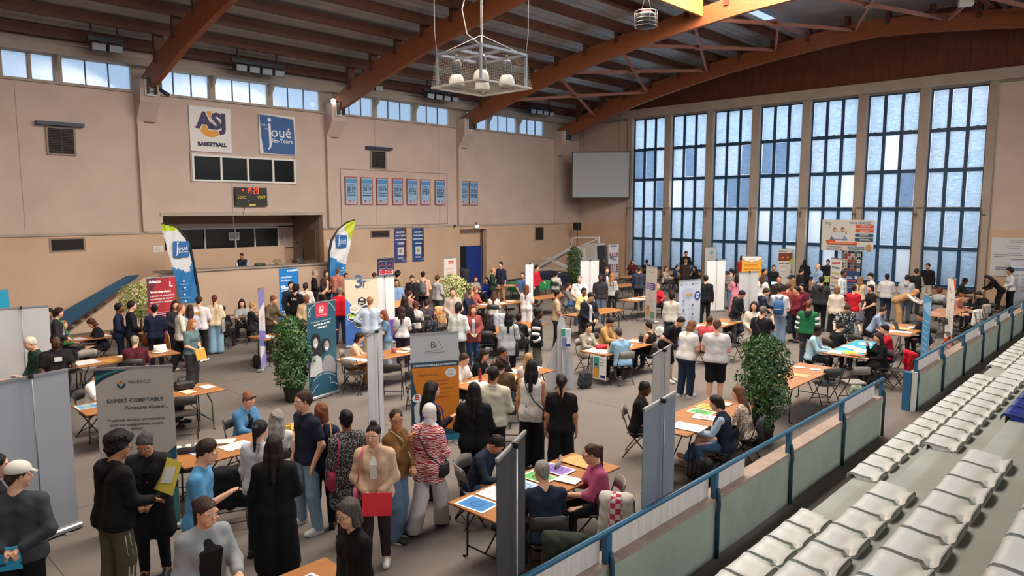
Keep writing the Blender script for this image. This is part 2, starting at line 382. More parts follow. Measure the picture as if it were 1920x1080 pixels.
# gable of dark stained boards above the concrete beam
g = MB()
for k in range(56):
    x = XL + k * .63; o = .01 * (k % 2)
    g.box(x, YF - .12 - o, 9.8, x + .625, YF + .1, 13.5, mat('5e3020', .75, var=.2, scale=2.2, stretch=(3, 3, .5)))
struct(g.build('wall_gable'))
# ---------------------------------------------------------------- roof
LO = [(-27.8, 8.28), (-26.3, 8.6), (-24, 9.32), (-21.4, 9.95), (-18.7, 10.48), (-16.4, 10.85), (-14.5, 11.08), (-12.4, 11.3), (-10.4, 11.42)]
HI = [(-27.8, 8.85), (-26.3, 9.42), (-24, 10.2), (-21.4, 10.78), (-18.7, 11.25), (-16.4, 11.55), (-14.5, 11.78), (-12.4, 12.0), (-10.4, 12.15)]
mir = lambda P: P + [(-20.8 - x, z) for x, z in P[-2::-1]]
LO, HI = mir(LO), mir(HI)
def prof(P, x):
    for (a, b), (c, d) in zip(P, P[1:]):
        if a <= x <= c: return b + (d - b) * (x - a) / (c - a)
    return P[0][1] if x < P[0][0] else P[-1][1]
DK = [(-28.3, 10.0), (-24, 10.78), (-18.5, 11.7), (-14.5, 12.2), (-10.4, 12.62)]; DK = mir(DK)
for y in BEAMY + [-5.8]:
    g = MB(); P = LO + HI[::-1]; n = len(LO)
    V = [(x, y - .1, z) for x, z in P] + [(x, y + .1, z) for x, z in P]; N = len(P)
    F = [(i, i + 1, N - 2 - i, N - 1 - i) for i in range(n - 1)] + [(i + N, 2 * N - 1 - i, 2 * N - 2 - i, i + 1 + N) for i in range(n - 1)]
    F += [(k, (k + 1) % N, (k + 1) % N + N, k + N) for k in range(N)]
    g.add(V, F, M_WOOD)
    b = struct(g.build('roof_beam'))
    for x in np.arange(-26.3, 6, 1.65):   # blocks carrying the purlins
        z0 = prof(HI, x) - .25; z1 = prof(DK, x) - .03
        MB().box(x - .09, y - .16, z0, x + .09, y + .16, z1, M_PUR).build('purlin_block', b)
    # steel shoe at the foot, against the wall
    g = MB(); sm = mat('57524f', .5, metal=.4); wm = mat('dcdad8', .5)
    g.box(XL + .62, y - .2, 8.15, XL + .72, y + .2, 8.8, wm); g.box(XL + .1, y - .22, 8.72, XL + .8, y + .22, 8.78, sm)
    g.box(XL + .05, y - .3, 7.95, XL + .1, y + .3, 8.75, wm); g.box(XL + .72, y - .14, 8.2, XL + .95, y - .11, 8.75, sm); g.box(XL + .72, y + .11, 8.2, XL + .95, y + .14, 8.75, sm)
    for k in range(4): g.tube([(XL + .8, y - .17, 8.3 + .12 * k), (XL + .8, y + .17, 8.3 + .12 * k)], .015, M_ALU, 6)
    g.build('steel_shoe', b)
SKX = (-14.1, -6.7)
for x in np.arange(-27.6, 7, 1.65):
    z1 = prof(DK, x) - .02
    if SKX[0] < x < SKX[1]: continue
    BX('roof_purlin', x - .07, YB, z1 - .36, x + .07, YF, z1, M_PUR)
# corrugated metal deck, open over the skylight strips
def deck(x0, x1, y0, y1):
    n = int((x1 - x0) / .085); xs = np.linspace(x0, x1, n + 1); V = []; F = []
    for i, x in enumerate(xs):
        z = prof(DK, x) + (0, .10, .10, 0)[i % 4]
        V += [(x, y0, z), (x, y1, z)]
    for i in range(n): a = 2 * i; F.append((a, a + 1, a + 3, a + 2))
    struct(MB().add(V, F, M_DECK).build('ceiling'))
deck(-28.2, SKX[0], YB, YF); deck(SKX[1], XR, YB, YF)
BX('ceiling', SKX[0], 25.3, 12.62, SKX[1], YF, 12.7, M_DECK)
tm = mat('b48448', .6, var=.12, scale=2)
for i, (y0, y1) in enumerate([(-5.7, 1.9), (2.2, 9.7), (10.0, 17.5), (17.8, 25.3)]):
    for x in SKX: BX('skylight_trimmer', x - .06, y0, 11.45, x + .06, y1, 13.1, tm)
    BX('skylight_trimmer', SKX[0], y0 - .1, 12.2, SKX[1], y0, 13.1, tm); BX('skylight_trimmer', SKX[0], y1, 12.2, SKX[1], y1 + .1, 13.1, tm)
    p = BX('skylight', SKX[0] - .2, y0 - .15, 13.5, SKX[1] + .2, y1 + .15, 13.52, mat('dfe2e2', .6))
# cross bracing between the last two beams
bm = mat('a06a58', .6)
for k in range(6):
    x0 = -25.1 + 3.5 * k; x1 = x0 + 3.5; y0, y1 = 25.55, 33.2
    P = lambda x, y: (x, y, prof(LO, x) + .45)
    c = P((x0 + x1) / 2, (y0 + y1) / 2); g = MB()
    for q in ((x0, y0), (x1, y0), (x0, y1), (x1, y1)): g.bar(P(*q), c, .09, .14, bm)
    g.prism([(-.42, 0), (0, .3), (.42, 0), (0, -.3)], bm, lambda a, b: (c[0] + a * .8, c[1] + b, c[2] - .1), (0, 0, .03))
    struct(g.build('roof_brace'))
# other two walls, behind the camera
BX('wall_right', XR, YB, 0, XR + .3, YF + T, 8.3, M_UP); BX('wall_right', XR, YB, 9.3, XR + .3, YF + T, 13.2, M_UP); struct(MB().box(XR + .1, YB, 8.3, XR + .12, YF, 9.3, G_SKY).build('window_42')); BX('wall_back', XL - T, YB - .3, 0, XR, YB, 13.2, M_UP)  # high right-wall pane is unseen, put in behind the added fill lamp

# ---------------------------------------------------------------- balcony recess, staircase parapet
xb = -30.6
BX('wall_balcony', xb - .2, 10.2, 1.0, xb, 17.2, 2.35, M_LOW); BX('wall_balcony', xb - .2, 10.2, 3.3, xb, 17.2, 3.9, M_UP)
BX('wall_balcony', xb - .2, 16.35, 2.3, xb, 17.2, 3.35, M_UP); BX('wall_balcony', xb - .2, 10.2, 2.3, xb, 11.0, 3.35, M_UP)
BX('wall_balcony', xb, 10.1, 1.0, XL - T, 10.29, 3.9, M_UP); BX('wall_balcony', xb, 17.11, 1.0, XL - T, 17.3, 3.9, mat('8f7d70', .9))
BX('ceiling_balcony', xb, 10.2, 3.87, XL, 17.2, 4.0, M_CONC); BX('floor_balcony', xb, 10.2, 1.0, -26.7, 17.2, 1.15, M_CONC)
BX('wall_balcony', -29.3, 10.3, 1.15, -29.2, 15.9, 2.5, M_LOW)
BX('door_1', -29.6, 17.04, 1.15, -28.5, 17.1, 3.2, mat('7c6252', .6))
g = MB(); dk = mat('20262a', .12, spec=.8)
g.box(xb, 11.0, 2.3, xb + .05, 16.35, 2.36, fm); g.box(xb, 11.0, 3.26, xb + .05, 16.35, 3.32, fm)
for y in (11.0, 11.6, 12.95, 14.3, 15.2, 16.35): g.box(xb, y - .03, 2.3, xb + .06, y + .03, 3.3, fm)
f = struct(g.build('window_40')); MB().box(xb - .02, 11, 2.35, xb - .01, 16.35, 3.28, dk).build('pane', f)
Face(gg := MB(), lambda x, z, k: (xb + .03 + k, 14.0 + x, 2.75 + z), .5, .35).rect(0, 0, 1, 1, 'd9d9d6').lines(.1, .8, .8, 4, .2, '555', .06)
tag(gg.build('notice'), 'white paper notice stuck on the balcony window glass', 'notice')
# parapet in front of the balcony with stairs down both ends
ppm = mat('c0a68f', .85, var=.05, scale=.8)
pp = [(6.55, 0), (9.05, 1.72), (9.6, 1.84), (17.2, 1.78), (18.6, 1.7), (20.0, .75), (20.6, .0)]
struct(MB().prism(pp, ppm, lambda y, z: (-26.75, y, z), (.16, 0, 0)).build('wall_parapet'))
struct(MB().bar((-26.9, 9.6, 1.86), (-26.9, 17.2, 1.8), .8, .05, M_CONC).build('trim_11'))
g = MB()
for k in range(7): g.box(XL, 6.9 + .3 * k, 0, -26.75, 7.2 + .3 * k, .16 * (k + 1), M_CONC); g.box(XL, 19.9 - .3 * k, 0, -26.75, 20.2 - .3 * k, .16 * (k + 1), M_CONC)
g.box(XL, 9.0, 0, -26.75, 18.1, 1.15, M_CONC)
struct(g.build('floor_stair_landing'))
hr = MB(); hr.prism([(6.35, .0), (6.35, .55), (8.7, 2.12 - .35), (9.1, 1.78), (9.0, 1.66), (6.6, .1)], mat('1d4a66', .5), lambda y, z: (-27.25, y, z), (.06, 0, 0))
struct(hr.build('trim_12'))
# door recess
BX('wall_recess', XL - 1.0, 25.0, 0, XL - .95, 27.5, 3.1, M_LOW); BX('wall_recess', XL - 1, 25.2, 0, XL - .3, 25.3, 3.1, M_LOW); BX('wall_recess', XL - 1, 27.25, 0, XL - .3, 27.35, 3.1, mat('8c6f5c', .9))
d = BX('door_2', XL - .5, 26.15, 0, XL - .44, 27.25, 2.12, mat('17327e', .45)); MB().box(XL - .44, 26.25, 1.0, XL - .38, 26.37, 1.04, M_ALU).build('door_handle', d)
BX('door_3', XL - .52, 25.3, 0, XL - .5, 26.15, 2.12, mat('0d0b0c', .8)); BX('wall_recess', XL - .6, 25.3, 2.12, XL - .5, 27.25, 3.1, M_LOW)
# window strip in the upper wall
g = MB(); g.box(XL - .05, 11.45, 5.2, XL + .04, 15.8, 5.27, fm); g.box(XL - .05, 11.45, 6.16, XL + .04, 15.8, 6.24, fm)
for y in (11.45, 12.55, 13.65, 14.75, 15.74): g.box(XL - .05, y, 5.2, XL + .05, y + .08, 6.24, fm)
for y in (11.45, 15.82): g.box(XL - .05, y - .05, 5.15, XL + .03, y, 6.3, M_CONC)
f = struct(g.build('window_41')); MB().box(XL - .03, 11.5, 5.25, XL - .02, 15.78, 6.2, mat('0e1215', .25, spec=.12)).build('pane', f)

# ---------------------------------------------------------------- low wall and handrail in front of the bleachers
XB = -3.82
pale = mat('9ba494', .8, var=.10, scale=2.5, bump=.08, bscale=10); led = mat('a08b7d', .8, var=.15, scale=6)
def barrier(y0, y1):
    g = MB(); g.box(XB - .16, y0, 0, XB + .02, y1, .70, pale); g.box(XB - .18, y0, .70, XB + .03, y1, .745, led)
    struct(g.build('wall_barrier'))
barrier(.5, 13.75); barrier(16.1, 34.6)
def rail(y0, y1, ys, label):
    t = thing('handrail', label, 'handrail', (XB, y0, 0))
    MB().tube([(.0, 0, 1.06), (0, y1 - y0, 1.06)], .03, M_RAIL, 10).build('top_rail', t)
    for y in ys:
        yy = y - y0; g = MB()
        g.tube([(.05, yy, .005), (.05, yy, .55), (.06, yy + .0, .66), (.05, yy, .8), (.03, yy, .86)], .026, mat('274c5c', .5), 8); g.box(-.03, yy - .05, .75, .03, yy + .03, 1.04, M_RAIL)
        g.build('post', t)
    return t
rail(.5, 13.85, [.9, 3.2, 5.35, 7.5, 9.65, 11.75, 13.8], 'blue tube handrail on the nearer stretch of low green wall')
rail(16.0, 34.5, [16.05, 18.2, 20.3, 22.5, 24.7, 26.9, 29.1, 31.3, 33.5], 'blue tube handrail on the farther stretch of low green wall beyond the gap')
BX('trim_13', XB - .2, 15.93, 0, XB - .05, 16.1, .8, mat('2a668f', .5)); BX('trim_14', XB - .04, 15.95, 0, XB + .05, 16.1, .82, mat('c9cec6', .6))
# white advertising boards fixed on the court side, below the rail
for k, (a, b) in enumerate([(.8, 5.3), (5.45, 7.45), (7.6, 8.4), (12.0, 13.6), (16.3, 18.1), (20.5, 22.4), (22.7, 24.5), (24.9, 26.7), (29.2, 31.1)]):
    g = MB(); g.box(XB - .075, a, .75, XB - .06, b, 1.0, mat('d8cfc8', .6, var=.12, scale=7, stretch=(1, 3, .3)))
    where = ['nearest the camera', 'second from the camera', 'short, third from the camera', 'last before the gap in the rail', 'first beyond the gap in the rail', 'second beyond the gap', 'third beyond the gap', 'fourth beyond the gap', 'farthest from the camera'][k]
    tag(g.build('advertising_board'), 'white board seen from behind under the blue rail, ' + where, 'board', 'boards hung under the handrail')

# ---------------------------------------------------------------- concrete bleachers
conc = mat('9aa19b', .85, var=.10, scale=1.5, bump=.12, bscale=14)
ROWX = [-2.81 + .785 * k for k in range(13)]; ROWZ = [.66 + .52 * k for k in range(13)]
g = MB()
for k in range(13):
    x0 = ROWX[k] - .10; g.box(x0, .3, (0 if k == 0 else ROWZ[k - 1] - .1), 6.9, 34.9, ROWZ[k], conc)
    if ROWX[k] > 4.9: break
struct(g.build('floor_bleacher_steps'))
# ---------------------------------------------------------------- outside, seen through the clear panes
ow = mat('e6e3dd', .9, var=.04, scale=.5)
BX('floor_outside', -40, 36, -.3, 25, 60, -.05, mat('9a9a98', .9), st=True)
b = MB(); b.box(-34, 46, -.1, -16.5, 55, 9.5, ow); b.box(-16.5, 44, -.1, 6, 54, 12, ow); b.box(6, 46, -.1, 16, 55, 8, mat('c9bfae', .9))
o = b.build('neighbouring_building'); tag(o, 'pale rendered building seen through the clear panes of the tall windows', 'building')
for (x, z) in ((-11.0, 6.9), (-15, 6.9), (-7.5, 6.9), (-11, 2.6), (-20, 5.5), (-24, 5.5), (-28, 5.5), (-7.5, 2.6)):
    w = MB(); w.box(x - .75, 43.9 if x > -16.5 else 45.9, z - .8, x + .75, 44.0 if x > -16.5 else 46, z + .8, mat('f2f2f0', .5)); w.box(x - .6, 43.88 if x > -16.5 else 45.88, z - .65, x + .6, 43.9 if x > -16.5 else 45.9, z + .65, mat('7d8b98', .2)); w.build('window', o)
# ================================================================ people: signed-distance bodies turned into meshes
f32 = np.float32
def cone(a, b, r1, r2): return ('c', np.array(a, float), np.array(b, float), float(r1), float(r2))
def ello(c, r, M=None): return ('e', np.array(c, float), np.array(r, float), M)
def field(prims, h, k=.035, pad=.03, cuts=(), holes=(), wob=0.0, seed=0, extra=(), curl=0.0, strand=0.0):
    lo = np.full(3, 1e9); hi = -lo
    bb = []
    for p in list(prims) + list(extra):
        if p[0] == 'c':
            r = max(p[3], p[4]); a = np.minimum(p[1], p[2]) - r; b = np.maximum(p[1], p[2]) + r
        else: r = p[2].max(); a = p[1] - r; b = p[1] + r
        bb.append((a, b)); lo = np.minimum(lo, a); hi = np.maximum(hi, b)
    lo -= pad + h; hi += pad + h
    n = np.ceil((hi - lo) / h).astype(int) + 1
    D = np.full(n, .2, f32)
    ax = [lo[i] + h * np.arange(n[i]) for i in range(3)]
    m = k + 2 * h + .01
    def prim(p, ab, D, kk):
        i0 = np.maximum(((ab[0] - m - lo) / h).astype(int), 0); i1 = np.minimum(((ab[1] + m - lo) / h).astype(int) + 2, n)
        sl = tuple(slice(a, b) for a, b in zip(i0, i1))
        X, Y, Z = np.meshgrid(*[ax[i][sl[i]] for i in range(3)], indexing='ij', sparse=True)
        if p[0] == 'c':
            a, b = p[1], p[2]; ba = b - a; L = max(ba @ ba, 1e-9)
            px, py, pz = X - a[0], Y - a[1], Z - a[2]
            t = np.clip((px * ba[0] + py * ba[1] + pz * ba[2]) / L, 0, 1)
            d = np.sqrt((px - t * ba[0]) ** 2 + (py - t * ba[1]) ** 2 + (pz - t * ba[2]) ** 2) - (p[3] + t * (p[4] - p[3]))
        else:
            q = (X - p[1][0], Y - p[1][1], Z - p[1][2]); M = p[3]
            if M is not None: q = tuple(M[0][i] * q[0] + M[1][i] * q[1] + M[2][i] * q[2] for i in range(3))
            d = (np.sqrt((q[0] / p[2][0]) ** 2 + (q[1] / p[2][1]) ** 2 + (q[2] / p[2][2]) ** 2) - 1) * p[2].min()
        A = D[sl]; d = d.astype(f32); hh = np.maximum(kk - np.abs(A - d), 0) / kk
        D[sl] = np.minimum(A, d) - hh * hh * kk * .25
    for p, ab in zip(prims, bb): prim(p, ab, D, k)
    if wob:
        X, Y, Z = np.meshgrid(*ax, indexing='ij', sparse=True); r = random.Random(seed); a, b, c, d = [r.uniform(0, 6) for _ in range(4)]
        D += (wob * (np.sin(31 * X + 17 * Z + a + 2 * np.sin(9 * Y + b)) * np.sin(23 * Y - 27 * Z + b) + .7 * np.sin(52 * Z + 19 * X + c + 2.5 * np.sin(11 * X + 13 * Y + d)))).astype(f32)
    if curl or strand:
        X, Y, Z = np.meshgrid(*ax, indexing='ij', sparse=True)
        if curl: D += (curl * np.sin(150 * X + 2 * np.sin(60 * Z)) * np.sin(160 * Y + 2 * np.sin(70 * X)) * np.sin(150 * Z + 1.5 * np.sin(50 * Y))).astype(f32)
        if strand: D += (strand * (np.sin(260 * X + 3 * np.sin(14 * Z) + seed) + np.sin(230 * Y + 3 * np.sin(11 * Z + 1)))).astype(f32)
    if cuts or holes:
        X, Y, Z = np.meshgrid(*ax, indexing='ij', sparse=True)
        for pt, nn in cuts:
            nn = np.array(nn, float); nn = nn / np.linalg.norm(nn)
            D = np.maximum(D, ((X - pt[0]) * nn[0] + (Y - pt[1]) * nn[1] + (Z - pt[2]) * nn[2]).astype(f32))
        for c, r in holes: D = np.maximum(D, (r - np.sqrt((X - c[0]) ** 2 + (Y - c[1]) ** 2 + (Z - c[2]) ** 2)).astype(f32))
    for p, ab in zip(extra, bb[len(prims):]): prim(p, ab, D, k * .6)
    return D, lo, h
CR = [(i, j, k) for i in (0, 1) for j in (0, 1) for k in (0, 1)]
EDG = [(a, b) for x, a in enumerate(CR) for b in CR[x + 1:] if sum(abs(p - q) for p, q in zip(a, b)) == 1]
def nets(D, lo, h):
    D[0] = D[-1] = .2; D[:, 0] = D[:, -1] = .2; D[:, :, 0] = D[:, :, -1] = .2
    S_ = D < 0; n = D.shape
    cnt = sum(S_[i:n[0] - 1 + i, j:n[1] - 1 + j, k:n[2] - 1 + k].astype(np.int8) for i, j, k in CR)
    idx = np.argwhere((cnt > 0) & (cnt < 8))
    if not len(idx): return np.zeros((0, 3)), np.zeros((0, 4), int)
    acc = np.zeros((len(idx), 3)); c = np.zeros(len(idx))
    vals = {q: D[idx[:, 0] + q[0], idx[:, 1] + q[1], idx[:, 2] + q[2]] for q in CR}
    for a, b in EDG:
        da, db = vals[a], vals[b]; x = (da < 0) != (db < 0); t = np.where(x, da / np.where(x, da - db, 1), 0)
        pos = np.array(a)[None] + t[:, None] * (np.array(b) - np.array(a))[None]
        acc += pos * x[:, None]; c += x
    V = lo + h * (idx + acc / c[:, None])
    m = np.full([q - 1 for q in n], -1, np.int32); m[idx[:, 0], idx[:, 1], idx[:, 2]] = np.arange(len(idx))
    Q = []
    for ax_, (u, v) in enumerate(((1, 2), (2, 0), (0, 1))):
        s0 = [slice(0, q - 1) for q in n]; s1 = list(s0); s1[ax_] = slice(1, n[ax_])
        e = np.argwhere(S_[tuple(s0)] != S_[tuple(s1)]); e = e[(e[:, u] > 0) & (e[:, v] > 0)]
        du = np.zeros(3, int); du[u] = 1; dv = np.zeros(3, int); dv[v] = 1
        g = lambda p: m[p[:, 0], p[:, 1], p[:, 2]]
        q = np.stack([g(e - du - dv), g(e - dv), g(e), g(e - du)], 1); fl = ~S_[e[:, 0], e[:, 1], e[:, 2]]
        q[fl] = q[fl][:, ::-1]; Q.append(q)
    return V, np.concatenate(Q)
def np_mesh(name, parts, mats):
    """parts: list of (V, Q, material index)"""
    V = np.concatenate([p[0] for p in parts]); off = 0; F = []; mi = []
    for v, q, m in parts: F.append(q + off); mi.append(np.full(len(q), m)); off += len(v)
    F = np.concatenate(F).astype(np.int32); mi = np.concatenate(mi)
    me = bpy.data.meshes.new(name); me.vertices.add(len(V)); me.vertices.foreach_set('co', V.astype(f32).ravel())
    me.loops.add(F.size); me.loops.foreach_set('vertex_index', F.ravel()); me.polygons.add(len(F))
    me.polygons.foreach_set('loop_start', np.arange(0, F.size, 4, dtype=np.int32)); me.polygons.foreach_set('loop_total', np.full(len(F), 4, np.int32))
    for m in mats: me.materials.append(m)
    me.polygons.foreach_set('material_index', mi.astype(np.int32)); me.polygons.foreach_set('use_smooth', np.ones(len(F), bool))
    me.update(calc_edges=True); return me
def sdf_obj(name, parent, groups, mats):
    parts = []
    for i, (fld) in enumerate(groups):
        mi = 0
        if isinstance(fld[0], tuple) or len(fld) == 2: fld, mi = fld
        V, Q = nets(*fld)
        if len(V): parts.append((V, Q, mi))
    if not parts: return None
    o = bpy.data.objects.new(name, np_mesh(name, parts, mats)); COL.objects.link(o); o.parent = parent; return o
def rotx(a): c, s = math.cos(a), math.sin(a); return np.array([[1, 0, 0], [0, c, -s], [0, s, c]])
def rotz(a): c, s = math.cos(a), math.sin(a); return np.array([[c, -s, 0], [s, c, 0], [0, 0, 1]])
def unit(v): v = np.array(v, float); return v / np.linalg.norm(v)

SKIN = {'pale': 'd9a688', 'tan': 'b98260', 'brown': '7b4a33', 'dark': '4a2c20'}
# arm presets: (upper-arm direction, forearm direction) for the right arm (x>0); forward is +y
ARM = {'d': ((.18, .02, -1), (.06, .18, -1)), 'f': ((.25, .12, -1), (-.55, .62, -.45)), 't': ((.12, .55, -.85), (-.25, .95, .02)), 'p': ((.14, .25, -1), (-.35, .85, .38)),
       'h': ((.62, -.25, -.85), (-.72, .25, -.4)), 'b': ((.3, -.3, -1), (-.75, -.35, -.35)), 'c': ((.1, .62, -.7), (-.35, .35, .95)), 'k': ((.35, -.12, -1), (-.12, .35, -.8)),
       'x': ((.16, .18, -1), (-.2, .85, -.3)), 'X': ((.2, .45, -.9), (-.3, .9, -.05)), 'w': ((.15, -.3, -1), (.02, .1, -1)), 'W': ((.15, .3, -1), (0, .6, -.9)), 'r': ((.25, .75, -.6), (.0, .9, -.35)), 'a': ((.2, .5, -.8), (-.9, .35, .1)),
       'u': ((.3, .5, -.6), (-.3, .2, 1.0)), 'o': ((.45, .3, -.8), (.1, .9, -.4))}
def joints(P):
    s = P['H'] / 1.75; fem = P['fem']; J = {}
    sit = P['legs'] == 'T'; bend = P['lean']
    hz = .50 if sit else .93 * s
    if P['legs'] == 'W': hz -= .02
    pel = np.array([0, 0, hz]); Rl = rotx(-R_(bend))
    if bend > 25 and not sit: pel = np.array([0, -.12, hz])
    q = lambda x, y, z: pel + Rl @ (np.array([x, y, z]) * s)
    fat = P['fat']; J['fat'] = fat
    sw = (.165 if fem else .185) * s * (1 + .25 * (fat - 1))
    J['R'] = Rl; J['s'] = s; J['pel'] = pel; J['q'] = q
    J['wa'] = q(0, .01, .16); J['ch'] = q(0, 0, .36); J['nb'] = q(0, -.01, .53); J['nt'] = q(0, .012, .60)
    hp = R_(P['nod']) + R_(bend); hy = R_(P['turn'])
    HR = rotz(hy) @ rotx(-hp); J['HR'] = HR
    hb = J['nt']; J['hc'] = hb + HR @ (np.array([0, .022, .095]) * s)
    for sd in (1, -1):
        up, fo = ARM[P['armR'] if sd == 1 else P['armL']]
        sh = q(sd * sw / s, -.005, .455); Ra = rotx(-R_(bend * .35)) if bend < 30 else np.eye(3)
        m = np.array([sd, 1, 1])
        el = sh + Ra @ unit(up * m) * .285 * s; wr = el + unit(fo * m) * .25 * s
        J[('sh', sd)], J[('el', sd)], J[('wr', sd)] = sh, el, wr
        J[('hd', sd)] = unit(fo * m); J[('code', sd)] = P['armR'] if sd == 1 else P['armL']
        hip = pel + np.array([sd * .09 * s * (1 + .2 * (fat - 1)), 0, -.02])
        if sit:
            kn = hip + np.array([sd * .07, .43 * s, .005]); an = np.array([kn[0], kn[1] + P.get('foot', -.02), .085])
            if P.get('crossed') and sd == 1: kn = hip + np.array([-.1, .42 * s, .09]); an = np.array([-.12, kn[1] + .16, .27])
        elif P['legs'] == 'W':
            a = .26 * sd; kn = hip + np.array([0, math.sin(a + .12) * .43 * s, -math.cos(a + .12) * .43 * s]); an = kn + np.array([0, math.sin(a - .22) * .42 * s, -math.cos(a - .22) * .42 * s])
            an[2] = max(an[2], .085)
        elif P['legs'] == 'A':
            kn = hip + np.array([sd * .06, .03, -.43 * s]); an = np.array([kn[0] + sd * .05, .0, .085])
        else:
            kn = np.array([hip[0] + sd * .01, hip[1] * .5 + .025 + .02 * sd, hz * .53]); an = np.array([hip[0] + sd * .015, -.02 + .03 * sd, .085])
        J[('hip', sd)], J[('kn', sd)], J[('an', sd)] = hip, kn, an
    J['top'] = J['hc'] + HR @ np.array([0, -.01 * s, .125 * s])
    return J
def torso(J, inf=0, hem=None, flare=0, fem=False, fat=1.0):
    s, q = J['s'], J['q']; C = []; f = fat
    for sd in (1, -1):
        C += [cone(q(sd * .088 * f, .0, .385), q(sd * .07 * f, .0, .17), .098 * s * f + inf, .092 * s * f * (.92 if fem else 1) + inf)]
        C += [cone(q(sd * .07 * f, 0, .17), q(sd * .082 * f, -.01, -.03), .092 * s * f * (.92 if fem else 1) + inf, .112 * s * f + inf)]
        C += [cone(q(sd * .04, -.005, .50), J[('sh', sd)] + np.array([0, 0, -.008]), .05 * s + inf * .8, .05 * s + inf * .8)]
        if fem: C += [cone(q(sd * .07, .065, .34), q(sd * .07, .07, .33), .062 * s * f + inf, .058 * s * f + inf)]
    if f > 1.12: C += [cone(q(0, .05, .14), q(0, .05, .08), .13 * s * f + inf, .12 * s * f + inf)]
    return C
def arm(J, sd, inf=0, upto=1.0, taper=1.0):
    s = J['s']; sh, el, wr = J[('sh', sd)], J[('el', sd)], J[('wr', sd)]; f = 1 + .5 * (J['fat'] - 1)
    C = []
    if upto <= 1: e = sh + (el - sh) * upto; C.append(cone(sh, e, .051 * s * f + inf, (.051 - .010 * upto) * s * f + inf * taper))
    else:
        C.append(cone(sh, el, .050 * s * f + inf, .041 * s * f + inf)); w = el + (wr - el) * (upto - 1); C.append(cone(el, w, .041 * s * f + inf, (.041 - .013 * (upto - 1)) * s * f + inf * taper))
    return C
def leg(J, sd, inf=0, upto=2.0, wide=0.0):
    s = J['s']; hip, kn, an = J[('hip', sd)], J[('kn', sd)], J[('an', sd)]; f = 1 + .8 * (J['fat'] - 1)
    C = []
    if upto <= 1: e = hip + (kn - hip) * upto; return [cone(hip, e, .088 * s * f + inf, (.086 - .024 * upto) * s * f + inf + wide)]
    C.append(cone(hip, kn, .088 * s * f + inf, .058 * s * f + inf + wide * .6)); a = kn + (an - kn) * (upto - 1); C.append(cone(kn, a, .057 * s * f + inf + wide * .6, .040 * s * f + inf + wide))
    return C
def mround(J, sd): return None
def hand(J, sd, h, r_hold):
    """palm, four bent fingers and a thumb, each its own finger"""
    s = J['s']; w = J[('wr', sd)]; d = J[('hd', sd)]
    up = np.array([0, 0, 1.0]); side = np.cross(d, up)
    if np.linalg.norm(side) < .35 or J[('code', sd)] in 'dwW': side = np.array([0, 1.0, 0]) * 1.0; nrm = np.array([-sd, 0, 0.])
    else: side = unit(side); nrm = -unit(np.cross(side, d)) if r_hold else unit(np.cross(side, d)) * -1
    side = unit(side - d * (side @ d)); nrm = unit(nrm - d * (nrm @ d))
    C = [cone(w - d * .02, w + d * .035 * s, .024 * s, .026 * s)]
    for k in (-1.5, -.5, .5, 1.5): C.append(cone(w + d * .03 * s + side * .010 * k * s, w + d * .082 * s + side * .0155 * k * s, .015 * s, .0115 * s))
    curl = .55
    for k, L in zip((-1.5, -.5, .5, 1.5), (.058, .066, .07, .062)):
        b = w + d * .085 * s + side * .0165 * k * s; d1 = unit(d + nrm * curl * .5 + side * k * .06); m = b + d1 * L * .5 * s; d2 = unit(d + nrm * curl * 2.0); C.append(cone(b, m, .0080 * s, .0076 * s)); C.append(cone(m, m + d2 * L * .5 * s, .0076 * s, .0066 * s))
    # thumb from the side of the palm near the wrist
    td = side * (1 if (np.cross(d, nrm) @ side) * sd > 0 else -1)
    b = w + d * .03 * s + td * .024 * s; t1 = b + unit(d * .7 + td * .7 + nrm * .2) * .035 * s
    C += [cone(b - td * .01, t1, .013 * s, .011 * s), cone(t1, t1 + unit(d + td * .25 + nrm * .35) * .03 * s, .0105 * s, .0085 * s)]
    return C
def head_prims(J, fem):
    s = J['s']; c = J['hc']; HR = J['HR']; g = lambda x, y, z: c + HR @ (np.array([x, y, z]) * s)
    return g, [ello(g(0, -.012, .032), np.array([.074, .093, .088]) * s, HR), ello(g(0, .018, -.028), np.array([.058, .068, .088]) * s, HR),
            cone(g(0, .05, -.082), g(0, .058, -.088), .030 * s, .024 * s), cone(g(.03, .05, -.03), g(-.03, .05, -.03), .032 * s, .032 * s)]
